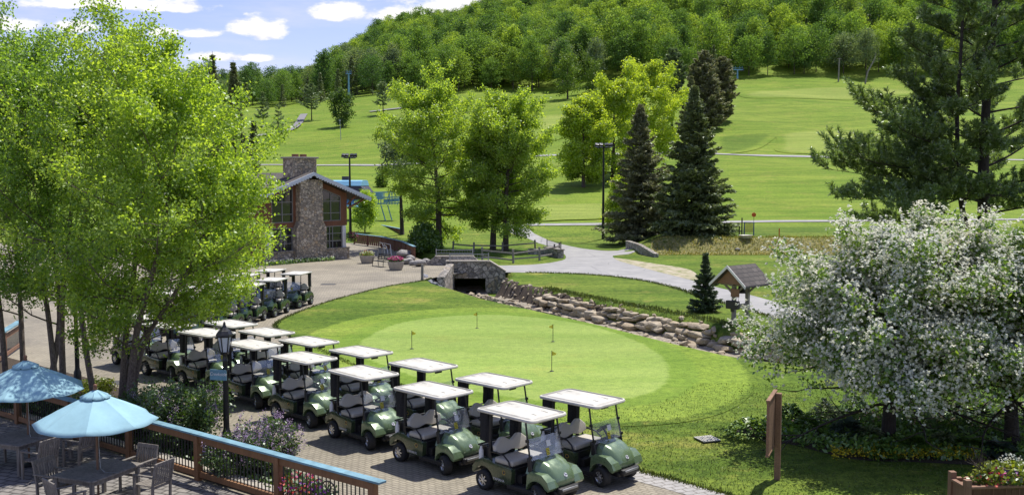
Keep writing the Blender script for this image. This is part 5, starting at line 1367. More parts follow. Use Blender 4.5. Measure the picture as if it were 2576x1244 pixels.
b = MB(); b.box((0, -.2, -1.35), (1.5, .5, .12)); b.box((0, .1, -1.0), (1.5, .1, .6)); b.tube([(-.75, .1, -.6), (-.75, -.5, -.9), (.75, -.5, -.9), (.75, .1, -.6)], .04, 5); b.build('seat', M['darkmetal'], cr, .02)
Y = 128; q = AT(890, 480, Y)
st = thing('lift_station', 'blue roofed ski lift terminal behind the lodge with a lattice of blue steel', 'lift station', (q.x, Y, tz(q.x, Y)), R(-12)); zz = lambda py: AT(890, py, Y).z - st.location.z
b = MB(); zt_, zm, zl = zz(453), zz(467), zz(491)
sec = [(-1.5, zm), (-1.1, zt_ - .1), (-.7, zt_), (.7, zt_), (1.1, zt_ - .1), (1.5, zm)]
b.prism(sec, -4.5, 1.55, 'YZ'); b.build('hood', M['blueroof'], st, .03)
b = MB(); b.add([(-4.4, -1.45, zm), (1.5, -1.45, zm), (1.5, 1.45, zm), (-4.4, 1.45, zm), (-4.0, -1.7, zl), (2.5, -1.8, zl), (2.5, 1.7, zl), (-4.0, 1.7, zl)], [(0, 1, 2, 3), (7, 6, 5, 4), (0, 4, 5, 1), (1, 5, 6, 2), (2, 6, 7, 3), (3, 7, 4, 0)]); b.build('hood_skirt', M['darkmetal'], st, .03)
b = MB(); b.box((-1.0, 0, zt_ + .25), (.9, .9, .5)); b.build('vent', M['darkmetal'], st, .03)
b = MB(); z1, z2 = zz(490), zz(518); b.add([(-1.6, -2.2, z2 + .3), (2.4, -2.6, z2), (3.0, .4, z1), (-1.0, .6, z1), (-1.6, -2.2, z2 + .1), (2.4, -2.6, z2 - .2), (3.0, .4, z1 - .2), (-1.0, .6, z1 - .2)], [(0, 1, 2, 3), (7, 6, 5, 4), (0, 4, 5, 1), (1, 5, 6, 2), (2, 6, 7, 3), (3, 7, 4, 0)]); b.build('canopy', M['blueroof'], st)
b = MB()
for z in (zz(484), zz(497), zz(512)): b.beam((2.2, -.6, z), (6.2, -.4, z + .1), .12, .14); b.beam((2.2, .6, z), (6.2, .8, z + .1), .12, .14)
for i in range(6): x = 2.4 + i * .75; b.beam((x, -.6, zz(514)), (x + (.4 if i % 2 else 0), -.55, zz(482)), .09, .09); b.beam((x, .6, zz(514)), (x, .65, zz(484)), .09, .09)
b.box((3.6, -.5, zz(492)), (1.0, .5, .9)); b.box((5.2, 0, zz(503)), (2.0, .8, .4), 0, -.1)
b.build('steel_frame', M['bluesteel'], st)
b = MB(); b.tube([(-2, 0, -.5), (-2, 0, zl)], .5, 10); b.tube([(4.6, -.5, -.5), (3.8, -.3, zz(515))], .08, 6); b.tube([(5.2, .3, -.5), (4.5, .3, zz(515))], .08, 6); b.build('mast', M['bluesteel'], st)
q = T(858, 352, 110); s_ = MB(); s_.tube([(0, 0, -.3), (-.25, 0, AT(855, 305, q.y).z - q.z)], [.10, .07], 7); s_.box((-.25, 0, AT(855, 303, q.y).z - q.z), (.5, .3, .3)); o = s_.build('slim_pole', M['chrome']); o.location = q
tag(o, 'slim grey pole standing on the fairway in front of the round dark tree', 'pole')
q = T(2109, 206, 110); up = thing('utility_pole', 'pale utility pole against the dark forest edge', 'pole', q); hh = AT(2109, 146, q.y).z - q.z
MB().tube([(0, 0, -.5), (.2, 0, hh)], [.32, .24], 8).build('pole', M['greywood'], up); MB().box((.2, 0, hh - .3), (1.8, .15, .18)).build('crossarm', M['greywood'], up)
q = T(2176, 210, 110); o = MB().tube([(0, 0, -.3), (1.0, 0, 4.5), (3.4, .2, 9.0), (4.2, .3, 12)], [.36, .30, .18, .06], 7).build('bare_trunk', M['whitebark'] if 'whitebark' in M else M['greywood']); o.location = q
tag(o, 'pale bare trunk leaning right at the forest edge', 'dead tree')
# practice net, stakes, tub, marker disc
q = P(1884, 592); nt = thing('practice_net', 'small blue framed upright net on the far lawn', 'net', q); s_ = FPX / q.y; wd_ = 24 / s_; hh = 33 / s_
b = MB(); b.tube([(-wd_ / 2, 0, 0), (-wd_ / 2, 0, hh), (wd_ / 2, 0, hh), (wd_ / 2, 0, -.1)], .06, 6); b.build('frame', M['deepblue'], nt); b = MB(); b.box((0, 0, hh * .6), (wd_ - .12, .02, hh * .72)); b.build('netting', M['net'], nt)
q = P(1866, 594); b = MB(); b.tube([(0, 0, -.1), (0, 0, 46 / s_)], .06, 6); b.tube([(-.25, 0, -.1), (-.25, 0, 30 / s_)], .06, 6); b.tube([(-.25, 0, .8), (0, 0, .9)], .03, 4); o = b.build('stakes', M['black']); o.location = q; o.name = 'stake_rack'; tag(o, 'black twin stakes standing just left of the blue net frame', 'stake')
q = P(1876, 599); b = MB(); b.lathe([(.02, 0), (.42, 0), (.62, .28), (.66, .30), (.60, .26), (.02, .22)], 18); o = b.build('tub', M['whiteplastic'], None, 0, 40); o.location = q; tag(o, 'shallow white tub lying in front of the blue net frame', 'tub')
q = P(1896, 566); mk = thing('marker', 'orange red disc on a thin stake behind the net', 'marker', q); s_ = FPX / q.y
MB().tube([(0, 0, -.1), (0, 0, 24 / s_)], .025, 5).build('stake', M['black'], mk); b = MB(); b.lathe([(.01, -.04), (.26, -.04), (.26, .04), (.01, .04)], 14, (0, 0, 26 / s_), 'Y'); b.build('disc', M['orange'], mk)
o = MB().tube([(0, 0, -.1), (0, 0, .85)], .05, 6).build('short_stake', M['orange']); o.location = P(1960, 597); tag(o, 'short reddish stake on the lawn right of the net', 'stake')
o = rocks_obj('rock', [rock(np.random.default_rng(3), (0, 0, .1), (.6, .4, .25), 0, 20, .5, .1)], M['greyrock']); q = Vector(((1857 - CX) / FPX * 89.4, 89.4, 0)); q.z = tz(q.x, q.y); o.location = q; tag(o, 'single pale rock lying on the dry grassy bank', 'rock')

# ------------------------------------------------------------------ bell shelter
q = G(1845.5, 816); bs = thing('bell_shelter', 'little shingle roofed bell shelter on two posts, half hidden by blossom', 'bell shelter', q, math.atan2(.66, .75))
for x in (0, 1.2): MB().box((x, 0, 1.08), (.19, .19, 2.16)).build('post', M['greywood'], bs, .02)
b = MB(); b.box((.6, 0, .95), (1.0, .10, .16)); b.beam((-.3, 0, 2.12), (1.55, 0, 2.12), .16, .18)
for x in (0, 1.2):
    b.beam((x, -.85, 2.10), (x, .85, 2.10), .14, .14); b.beam((x, 0, 1.55), (x, -.6, 2.05), .09, .09); b.beam((x, 0, 1.55), (x, .6, 2.05), .09, .09)
b.build('frame', M['greywood'], bs)
b = MB(); b.prism([(-.82, 2.14), (.82, 2.14), (0, 2.92)], -.38, -.30, 'YZ'); b.prism([(-.82, 2.14), (.82, 2.14), (0, 2.92)], 1.55, 1.63, 'YZ'); b.build('gable_board', M['signwood'], bs)
b = MB()
for sg in (-1, 1): b.prism([(0, 3.08), (sg * 1.12, 2.10), (sg * 1.12, 2.02), (0, 2.98)], -.62, 1.85, 'YZ')
r2 = b.build('roof', M['shingle'], bs); b = MB()
for sg in (-1, 1): b.prism([(0, 3.12), (sg * 1.16, 2.11), (sg * 1.14, 1.97), (0, 2.96)], -.66, -.625, 'YZ')
b.build('barge_board', M['whitepaint'], r2)
b = MB(); b.lathe([(.02, 0), (.10, -.01), (.15, -.10), (.19, -.26), (.27, -.40), (.25, -.40), (.02, -.30)], 18, (.62, 0, 2.0)); b.tube([(.62, 0, 2.1), (.62, 0, 1.98)], .03, 6); b.build('bell', M['bronze'], bs, 0, 40)
MB().tube([(.40, 0, 2.0), (.36, .03, 1.6), (.46, .05, 1.2), (.42, 0, .9)], .012, 5).build('bell_rope', M['black'], bs)
bs.scale = (.9, .9, .92)
MB().box((-.14, -.16, 1.68), (.08, .5, .42)).build('plaque', M['signwood'], bs, .01)
MB().box((-.18, -.05, 1.05), (.22, .75, .42)).box((-.12, 0, .78), (.1, .2, .2)).build('notice_box', M['blackplastic'], bs, .02)
# ------------------------------------------------------------------ wooden sign seen edge-on
q = G(1955, 1204); sg_ = thing('notice_sign', 'brown wooden notice board on one post, seen almost edge on', 'sign', q, math.atan2(.92, .38))
MB().box((0, 0, 1.0), (.15, .13, 2.05), 0, R(.5)).build('post', M['signwood'], sg_, .01)
b = MB(); b.box((-.42, .10, 1.42), (1.20, .06, 1.22)); b.box((-.42, .10, 2.045), (1.26, .09, .04)); b.box((-.42, .10, .80), (1.22, .08, .05)); b.build('board', M['signwood'], sg_, .008)
# drain grate
q = G(1779, 1107); dg = thing('drain_grate', 'square iron drain grate set in the lawn', 'grate', q, .35)
b = MB(); b.box((0, 0, .03), (.52, .52, .03)); b.build('pit', M['black'], dg)
b = MB()
for i in range(7): b.box((-.24 + i * .08, 0, .055), (.025, .52, .022)); b.box((0, -.24 + i * .08, .052), (.52, .025, .022))
b.build('bars', M['whiteplastic'], dg)
q = G(826, 715); o = MB().box((0, 0, .018), (.95, .65, .012)).build('catch_basin', M['dirtyfloor']); o.location = q; tag(o, 'dark rectangular drain cover in the paving below the lodge', 'drain cover')
q = G(290, 963); o = MB().lathe([(.01, .03), (.34, .03), (.36, .012)], 22).build('manhole_cover', M['dirtyfloor']); o.location = q; tag(o, 'round manhole cover in the paving beside the birch stems', 'manhole cover')
# pin flags
for i, (px, py, lab) in enumerate([(1036, 876, 'yellow pin flag at the left of the putting green'), (1200, 824, 'yellow pin flag at the back of the putting green'), (1391, 858, 'yellow pin flag at the right back of the putting green'), (1388, 932, 'yellow pin flag nearest the golf carts on the putting green')]):
    q = G(px, py, .03); fl = thing('pin_flag', lab, 'flag', q, 0, 'pin flags on the putting green'); h = .74
    MB().tube([(0, 0, 0), (0, 0, h)], .012, 6).build('pole', M['black'], fl)
    b = MB(); sgn = (1, -1, -1, 1)[i]; n = 6
    vs = [(sgn * k * .032, .02 * math.sin(k * 1.5), h - .02 - .014 * k) for k in range(n)] + [(sgn * k * .032, .02 * math.sin(k * 1.5 + .5), h - .19 + .008 * k) for k in range(n)]
    vs += [(x, y + .004, z) for x, y, z in vs]
    b.add(vs, [(k, k + 1, n + k + 1, n + k) for k in range(n - 1)] + [(2 * n + k, 3 * n + k, 3 * n + k + 1, 2 * n + k + 1) for k in range(n - 1)]); b.build('flag', M['yellow'], fl, 0, 60)
    MB().lathe([(.01, .004), (.075, .004), (.08, .0)], 12).build('cup', M['black'], fl)

# ------------------------------------------------------------------ golf carts (x forward, y left, z up)
def cart_proto(paint_hood, paint_body, name='golf_cart'):
    o = thing(name, 'golf cart', 'golf cart')
    # rear body with its wheel arches
    def arch(cx, r, a0, a1, n=10): return [(cx + r * math.cos(R(a0 + (a1 - a0) * k / n)), .23 + r * math.sin(R(a0 + (a1 - a0) * k / n))) for k in range(n + 1)]
    b = MB()
    prof = [(.06, .27), (.10, .58), (.06, .66), (-.48, .68), (-.62, .74), (-.86, .72), (-1.06, .62), (-1.17, .48), (-1.18, .36), (-1.12, .33)] + arch(-.80, .31, 160, 12)[1:] + [(-.48, .27)]
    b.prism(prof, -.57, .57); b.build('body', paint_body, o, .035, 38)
    b = MB(); b.box((-.42, 0, .34), (1.3, .78, .30)); b.box((.36, 0, .27), (.74, 1.08, .07)); b.box((.34, .52, .245), (.80, .10, .10)); b.box((.34, -.52, .245), (.80, .10, .10)); b.box((.075, 0, .47), (.05, .9, .34)); b.box((.9, 0, .33), (.5, .6, .2))
    b.build('floor_pan', M['blackplastic'], o, .015)
    # front fenders
    for sg in (-1, 1):
        b = MB(); prof = [(.52, .26), (.55, .62), (.66, .72), (.98, .70), (1.14, .58), (1.20, .44), (1.16, .38)] + arch(.83, .31, 22, 172)[1:]
        y0, y1 = (.26, .565) if sg > 0 else (-.565, -.26)
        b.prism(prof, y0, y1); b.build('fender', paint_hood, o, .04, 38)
    # hood: loft
    b = MB(); xs = [.50, .58, .72, .88, 1.02, 1.12, 1.185, 1.21, 1.19]; zt = [.93, .945, .925, .87, .79, .70, .59, .48, .43]; hw = [.50, .51, .50, .475, .44, .41, .385, .37, .36]; zb = [.62, .62, .60, .56, .52, .48, .44, .42, .42]
    ny = 14; vs = []
    for x, z, w_, lo in zip(xs, zt, hw, zb):
        for k in range(ny + 1):
            v = -1 + 2 * k / ny; av = abs(v)
            drop = (z - lo) * (max(0, (av - .72) / .28)) ** 1.9 + .05 * av ** 2
            crease = .018 if (.50 < av < .66) else 0
            vs.append((x - .05 * av ** 2, v * w_ * (1.0 if av < .9 else .99), max(lo, z - drop + crease)))
    fs = [(i * (ny + 1) + k, i * (ny + 1) + k + 1, (i + 1) * (ny + 1) + k + 1, (i + 1) * (ny + 1) + k) for i in range(len(xs) - 1) for k in range(ny)]
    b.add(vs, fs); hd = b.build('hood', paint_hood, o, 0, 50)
    b = MB(); b.lathe([(.001, 0), (.048, 0), (.05, -.012)], 16); b.M = Matrix.Identity(4)
    em = b.mesh('emblem'); em.transform(Matrix.Translation((1.165, 0, .645)) @ Matrix.Rotation(R(52), 4, 'Y')); link('emblem', em, hd, [M['silverletter']])
    b = MB()
    for a in (90, 210, 330): b.box((.022 * math.cos(R(a)), .022 * math.sin(R(a)), .003), (.046, .010, .004), R(a))
    em = b.mesh('emblem_mark'); em.transform(Matrix.Translation((1.165, 0, .645)) @ Matrix.Rotation(R(52), 4, 'Y')); link('emblem_mark', em, hd, [M['emblem']])
    b = MB(); b.box((1.235, 0, .345), (.13, .62, .15)); b.box((1.15, 0, .30), (.10, .70, .10)); b.build('bumper', M['blackplastic'], o, .045, 40)
    MB().box((1.285, 0, .372), (.05, .50, .055)).build('bumper_strip', M['chrome'], o, .018, 40)
    b = MB(); b.box((.56, 0, .80), (.12, 1.0, .28)); b.box((.50, .2, .92), (.16, .5, .08)); b.box((.50, -.28, .90), (.14, .34, .10)); b.build('dashboard', M['blackplastic'], o, .03)
    # seat
    b = MB(); b.box((-.22, 0, .735), (.56, 1.02, .13)); b.build('seat_cushion', M['vinyl'], o, .05, 40, 3)
    b = MB(); b.box((-.22, 0, .655), (.58, 1.04, .05)); b.build('seat_base', M['blackplastic'], o)
    n = 24; top = [(-.52 + 1.04 * k / n, 1.15 + .060 * math.cos(4 * math.pi * (k / n - .5) - math.pi) * .9 - .05 * (abs(k / n - .5) * 2) ** 6) for k in range(n + 1)]
    bot = [(-.52 + 1.04 * k / n, .86 - .022 * math.cos(4 * math.pi * (k / n - .5) - math.pi)) for k in range(n + 1)]
    b = MB(); b.prism(bot + top[::-1], -.055, .055, 'YZ'); sb = b.mesh('seat_back', .032, 40, 3); sb.transform(Matrix.Translation((-.50, 0, 0)) @ Matrix.Translation((0, 0, 1)) @ Matrix.Rotation(R(-11), 4, 'Y') @ Matrix.Translation((0, 0, -1))); link('seat_back', sb, o, [M['vinyl']])
    b = MB()
    for sg in (-1, 1):
        b.tube([(-.50, sg * .30, .70), (-.55, sg * .30, 1.0)], .022, 6)
    b.build('seat_bracket', M['black'], o)
    for sg in (-1, 1):
        b = MB(); b.tube([(-.56, sg * .53, .70), (-.58, sg * .55, .90), (-.40, sg * .55, .93), (-.16, sg * .55, .90), (-.02, sg * .55, .80), (.04, sg * .54, .62)], .020, 7); b.build('armrest', M['black'], o, 0, 60)
    # roof
    oc = lambda hx, hy, z, r, x0=0: [(x0 + cx_ * (hx - r) + r * math.cos(a), cy_ * (hy - r) + r * math.sin(a), z) for cx_, cy_, A in ((1, 1, 0), (-1, 1, 90), (-1, -1, 180), (1, -1, 270)) for a in [R(A + 90 * k / 5) for k in range(6)]]
    zr = 1.80; rings = [oc(.84, .545, zr - .055, .10), oc(.885, .585, zr - .05, .15), oc(.90, .60, zr - .02, .16), oc(.89, .59, zr + .010, .16), oc(.855, .555, zr + .016, .14), oc(.835, .535, zr - .012, .13), oc(.77, .47, zr - .016, .11), oc(.74, .44, zr + .014, .10), oc(.40, .22, zr + .035, .08), oc(.05, .03, zr + .038, .01)]
    b = MB(); m_ = len(rings[0])
    for i, rg in enumerate(rings): rings[i] = [(x - .16 , y, z + (.02 * (1 - (x / .9) ** 2))) for x, y, z in rg]
    vs = [p for rg in rings for p in rg]
    fs = [(i * m_ + k, i * m_ + (k + 1) % m_, (i + 1) * m_ + (k + 1) % m_, (i + 1) * m_ + k) for i in range(len(rings) - 1) for k in range(m_)] + [tuple((len(rings) - 1) * m_ + k for k in range(m_)), tuple(range(m_ - 1, -1, -1))]
    b.add(vs, fs); 
    b.mi = [1 if (4 * m_ <= i < 6 * m_) else 0 for i in range(len(b.f))]
    rf_ = b.build('roof', [M['whiteplastic'], M['lip']], o, 0, 35)
    for y_ in (-.17, .19): MB().box((-.16, y_, zr + .046), (1.25, .012, .006)).build('roof_seam', M['lip'], rf_)
    b = MB(); b.lathe([(.001, 0), (.052, 0), (.056, .03), (.056, .20), (.03, .25), (.022, .30), (.001, .30)], 12, (-.93, -.50, .66)); b.build('sand_bottle', M['whitepaint'], o, 0, 40)
    for sg in (-1, 1):
        MB().tube([(.66, sg * .505, .66), (.60, sg * .515, .95), (.50, sg * .50, 1.40), (.44, sg * .49, 1.765)], .022, 7).build('front_strut', M['black'], o)
        MB().box((-.66, sg * .47, 1.26), (.075, .05, 1.06), 0, R(2)).build('rear_strut', M['black'], o, .01)
    b = MB(); b.tube([(-.66, -.47, 1.70), (-.66, .47, 1.70)], .022, 6); b.tube([(-.70, -.52, 1.0), (-1.02, -.5, .98), (-1.02, .5, .98), (-.70, .52, 1.0)], .02, 6); b.box((-.92, 0, .83), (.30, .85, .22)); b.tube([(-1.0, -.42, .95), (-1.05, -.42, .6)], .018, 5); b.tube([(-1.0, .42, .95), (-1.05, .42, .6)], .018, 5)
    b.build('bag_rack', M['black'], o)
    # rolled rain curtain at each rear corner
    for sg in (-1, 1):
        b = MB(); vs, fs = [], []; n = 16; rows_ = 7
        for j in range(rows_):
            z = 1.76 - (.74 if sg > 0 else .66) * j / (rows_ - 1); k_ = 1 - .06 * j / 6
            for i in range(n):
                a = 6.283 * i / n; rr = 1 + .22 * math.sin(a * 5 + j * .4)
                vs.append((-.82 + .155 * k_ * rr * math.cos(a), sg * .47 + .055 * rr * math.sin(a), z))
        for j in range(rows_ - 1):
            for i in range(n): fs.append((j * n + i, j * n + (i + 1) % n, (j + 1) * n + (i + 1) % n, (j + 1) * n + i))
        fs += [tuple(range(n)), tuple((rows_ - 1) * n + i for i in range(n - 1, -1, -1))]
        b.add(vs, fs); b.build('rain_curtain', M['fabric'], o, 0, 60)
    # windscreen, lower half
    b = MB(); b.add([(.625, -.50, .93), (.625, .50, .93), (.50, .50, 1.37), (.50, -.50, 1.37), (.637, -.50, .932), (.637, .50, .932), (.512, .50, 1.372), (.512, -.50, 1.372)], [(0, 1, 2, 3), (7, 6, 5, 4), (0, 4, 5, 1), (1, 5, 6, 2), (2, 6, 7, 3), (3, 7, 4, 0)])
    ws = b.build('windscreen', M['clear'], o)
    for sg in (-1, 1):
        for (x, z) in ((.515, 1.34), (.61, 1.0)): MB().box((x, sg * .515, z), (.06, .06, .06)).build('clip', M['black'], ws)
    def sticker(nm, y, z, w_, h, m_):
        me = MB().box((0, 0, 0), (.004, w_, h)).mesh(nm); x = .637 - (z - .93) / .44 * .125 + .006
        me.transform(Matrix.Translation((x, y, z)) @ Matrix.Rotation(R(-15.8), 4, 'Y')); link(nm, me, ws, [m_])
    sticker('yellow_sticker', .04, 1.03, .10, .15, M['yellowsticker']); sticker('notice', .10, 1.20, .13, .13, M['paper'])
    b = MB()
    for k in range(4): b.box((0, 0, -.05 + k * .034), (.004, .085, .012))
    me = b.mesh('sticker_print'); me.transform(Matrix.Translation((.637 - .1 / .44 * .125 + .010, .04, 1.03)) @ Matrix.Rotation(R(-15.8), 4, 'Y')); link('sticker_print', me, ws, [M['black']])
    # steering
    b = MB(); ring = [(.17 * math.cos(6.283 * k / 20), .17 * math.sin(6.283 * k / 20), 0) for k in range(21)]
    b.tube(ring, .016, 6, False); b.tube([(-.16, 0, 0), (.16, 0, 0)], .014, 5); b.tube([(0, 0, 0), (0, 0, -.45)], .028, 6); b.sphere((0, 0, 0), .045, 8, 5)
    me = b.mesh('steering_wheel', 0, 60); me.transform(Matrix.Translation((.26, .28, 1.10)) @ Matrix.Rotation(R(-38), 4, 'Y')); link('steering_wheel', me, o, [M['black']])
    b = MB(); b.box((.52, -.02, 1.70), (.03, .24, .09)); b.tube([(.50, 0, 1.77), (.52, 0, 1.70)], .012, 5); b.build('mirror', M['blackplastic'], o, .01)
    # wheels
    for (x, y) in ((.83, .50), (.83, -.50), (-.80, .50), (-.80, -.50)):
        sg = 1 if y > 0 else -1
        b = MB(); b.lathe([(.13, -.095), (.185, -.105), (.222, -.085), (.230, -.05), (.230, .05), (.222, .085), (.185, .105), (.13, .095)], 26, (0, 0, 0), 'Y'); w_ = b.build('wheel', M['tyre'], o, 0, 50); w_.location = (x, y, .23)
        b = MB(); yy = sg * .085
        b.lathe([(.001, 0), (.035, 0), (.04, -.02 * sg), (.045, -.03 * sg)], 14, (0, yy + sg * .01, 0), 'Y'); b.lathe([(.112, -.06 * sg), (.125, -.01 * sg), (.138, .0)], 26, (0, yy, 0), 'Y')
        for k in range(7):
            a = 6.283 * k / 7; b.box((.078 * math.cos(a), yy - sg * .012, .078 * math.sin(a)), (.095, .022, .030), 0, -a)
        b.build('rim', M['alloy'], w_, 0, 45)
        MB().lathe([(.001, 0), (.128, 0)], 20, (0, yy - sg * .05, 0), 'Y').build('hub_disc', M['black'], w_)
    # maker's lettering and number badge on each side
    for sg in (-1, 1):
        me = text_mesh('YAMAHA', .085, 0, .004); me.transform(Matrix.Translation((-.30, sg * .574, .335)) @ Matrix.Rotation(R(90) , 4, 'X') if sg < 0 else Matrix.Translation((-.30, sg * .574, .335)) @ Matrix.Rotation(R(180), 4, 'Z') @ Matrix.Rotation(R(90), 4, 'X')); link('lettering', me, o, [M['silverletter']])
        b = MB(); b.lathe([(.001, 0), (.05, 0)], 16); me = b.mesh('badge'); me.transform(Matrix.Translation((-.14, sg * .573, .53)) @ Matrix.Rotation(R(90), 4, 'X')); bd = link('badge', me, o, [M['emblem']])
        b = MB(); b.lathe([(.036, 0), (.05, 0)], 16); me = b.mesh('badge_ring'); me.transform(Matrix.Translation((-.14, sg * .576, .53)) @ Matrix.Rotation(R(90), 4, 'X')); link('badge_ring', me, bd, [M['gold']])
    return o
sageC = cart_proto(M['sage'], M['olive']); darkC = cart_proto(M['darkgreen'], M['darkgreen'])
rl, fl_ = G(1005, 1160), G(1121, 1196)
hd = math.atan2(fl_.y - rl.y, fl_.x - rl.x)
NTH = ['first', 'second', 'third', 'fourth', 'fifth', 'sixth', 'seventh', 'eighth']
used = {}
crg = random.Random(4)
def place_cart(proto, px, py, heading, label, group, wheel=(.83, -.55)):
    heading += crg.uniform(-.028, .028)
    """wheel = which near-side wheel touches the ground at the pixel"""
    o = proto if proto.name not in used else copy_tree(proto)
    used[proto.name] = 1
    g = G(px, py); c, s = math.cos(heading), math.sin(heading)
    o.location = (g.x - (wheel[0] * c - wheel[1] * s), g.y - (wheel[0] * s + wheel[1] * c), .012)
    o.rotation_euler = (0, 0, heading); tag(o, label, 'golf cart', group); turn = R(crg.uniform(-24, -8))
    for ch in o.children:
        if ch.name.startswith('wheel') and ch.location.x > 0: ch.rotation_euler.z = turn
    return o
gN, gF, gD = 'green golf carts in the row nearest the railing', 'green golf carts in the row along the putting green', 'dark green golf carts parked facing left'
# wheel touching points, nearest cart first (near side of a cart facing right is its right-hand side)
near = [((1217, 1231), (-.80, -.55)), ((1005, 1160), (-.80, -.55)), ((838, 1101), (-.80, -.55)), ((694, 1053), (-.80, -.55)), ((646, 1029), (.83, -.55)), ((532, 986), (.83, -.55)), ((433, 958), (.83, -.55)), ((350, 930), (.83, -.55))]
nl = ['foremost sage green cart of the near row, its nose cut by the frame bottom', 'second sage green cart of the near row, behind the foremost one', 'third sage green cart of the near row, above the railing end', 'fourth sage green cart of the near row, its rear near the lilac', 'fifth sage green cart of the near row, just right of the lamp post', 'sixth sage green cart of the near row, behind the blue sign', 'seventh sage green cart of the near row, beneath the birch leaves', 'eighth sage green cart of the near row, farthest left under the birch']
for i, ((p_, wh), lab) in enumerate(zip(near, nl)): place_cart(sageC, *p_, hd + (0, .01, -.02, .015, .03, .10, .12, .10)[i], lab, gN, wh)
far = [((1511, 1225), 0), ((1277, 1160), .01), ((1085, 1103), -.01), ((925, 1055), 0), ((792, 1018), .02), ((681, 985), .03), ((590, 955), .05)]
flb = ['foremost sage green cart of the lawn side row, fully seen at the right', 'second sage green cart of the lawn side row, nearest the front flag', 'third sage green cart of the lawn side row', 'fourth sage green cart of the lawn side row, at the green\'s left edge', 'fifth sage green cart of the lawn side row', 'sixth sage green cart of the lawn side row', 'last sage green cart of the lawn side row, behind the lamp head']
for ((p_, dh), lab) in zip(far, flb): place_cart(sageC, *p_, hd + dh, lab, gF)
a_, e_ = G(783, 765), G(747, 777); h2_ = math.atan2(e_.y - a_.y, e_.x - a_.x)
for i, ((px, py), lab) in enumerate(zip([(783, 766), (723, 787), (665, 806), (606, 826), (548, 846)], ['dark green golf cart at the right end of the row facing left', 'second dark green golf cart from the right, facing left', 'third dark green golf cart from the right, partly behind leaves', 'fourth dark green golf cart from the right, hidden by the birch', 'fifth dark green golf cart from the right, hidden by the birch'])):
    place_cart(darkC, px, py, h2_, lab, gD, (-.80, .55))
for i, ((px, py), lab) in enumerate(zip([(718, 757), (655, 772), (595, 790), (532, 810), (470, 830)], ['dark green golf cart behind the row facing left, farthest right', 'second dark green cart of the rear line behind the leaves', 'third dark green cart of the rear line behind the leaves', 'fourth dark green cart of the rear line behind the leaves', 'fifth dark green cart of the rear line behind the leaves'])):
    place_cart(darkC, px, py, h2_, lab, gD, (-.80, .55))

# ------------------------------------------------------------------ railing of the terrace
rail = thing('deck_railing', 'long brown terrace railing with a sky blue cap and black balusters', 'railing', RA, math.atan2(rd.y, rd.x))
Lr = (RB - RA).length + 1.5
MB().box((Lr / 2 - .12, 0, 1.10), (Lr + .3, .21, .045)).build('top_rail', M['bluepaint'], rail, .008)
MB().box((Lr / 2, 0, .985), (Lr, .07, .17)).build('upper_rail', M['railwood'], rail, .006)
MB().box((Lr / 2, 0, .16), (Lr, .07, .13)).build('bottom_rail', M['railwood'], rail, .006)
posts = []; x = 0
while x < Lr: posts.append(x); x += 2.86
for x in posts: MB().box((x, 0, .53), (.15, .15, 1.06)).build('post', M['railwood'], rail, .008)
bal = MB().tube([(0, 0, .21), (0, 0, .91)], .0135, 6).mesh('baluster'); bal.materials.append(M['black'])
xs_ = [x for x in np.arange(.13, Lr - .05, .122) if min(abs(x - p) for p in posts) > .10]
for x in xs_[:100]:
    c = bpy.data.objects.new('baluster', bal); COL.objects.link(c); c.parent = rail; c.location = (x, 0, 0)
b = MB()
for x in xs_[100:]: b.tube([(x, 0, .21), (x, 0, .91)], .0105, 5)
tag(b.build('balusters', M['black'], rail), kind='stuff')
# low stone kerb and slatted bench board at its foot
b = MB(); b.box((5.5 + 4, -.28, .10), (17, .30, .20)); kb = b.build('stone_kerb', M['concrete'], None, .02); kb.location = RA; kb.rotation_euler = rail.rotation_euler
tag(kb, 'low stone kerb along the terrace side of the railing', 'kerb')
# little iron wheel and flower tub outside the railing end
q = G(826, 1232, .35); o = MB(); o.tube([(.20 * math.cos(6.283 * k / 20), 0, .20 * math.sin(6.283 * k / 20)) for k in range(21)], .016, 6, False)
for k in range(4): o.tube([(.2 * math.cos(k * .785), 0, .2 * math.sin(k * .785)), (-.2 * math.cos(k * .785), 0, -.2 * math.sin(k * .785))], .010, 5)
o.tube([(0, 0, -.2), (0, .05, -.36)], .02, 5); o = o.build('iron_wheel', M['black']); o.location = q; o.rotation_euler = (0, 0, R(-30)); tag(o, 'small black iron wheel seen between the balusters near the railing end', 'wheel')
def flower_tub(label, px, py, z, r, h, cols, seed, bowl='terracotta'):
    q = G(px, py, z); q.z = 0; o = thing('flower_tub', label, 'flower pot', q); rg = np.random.default_rng(seed)
    b = MB(); b.lathe([(.02, 0), (r * .7, 0), (r, h), (r * .9, h), (.02, h * .9)], 18); b.build('tub', M[bowl], o, 0, 40)
    blossoms('leaf_cluster', 200, (0, 0, h + r * .45), (r * 1.25, r * 1.25, r * .7), M['lilacleaf'], o, .09, .8, rg)
    for m_, n in cols: blossoms('flowers', n, (0, 0, h + r * .6), (r * 1.35, r * 1.35, r * .8), M[m_], o, .075, .8, rg)
flower_tub('pot of red and purple flowers beyond the balusters near the railing end', 756, 1222, .45, .34, .28, [('redflower', 90), ('pinkflower', 60), ('purpleflower', 50)], 3)
flower_tub('small pot of purple flowers beyond the balusters beside the iron wheel', 800, 1238, .35, .18, .22, [('purpleflower', 60)], 4)

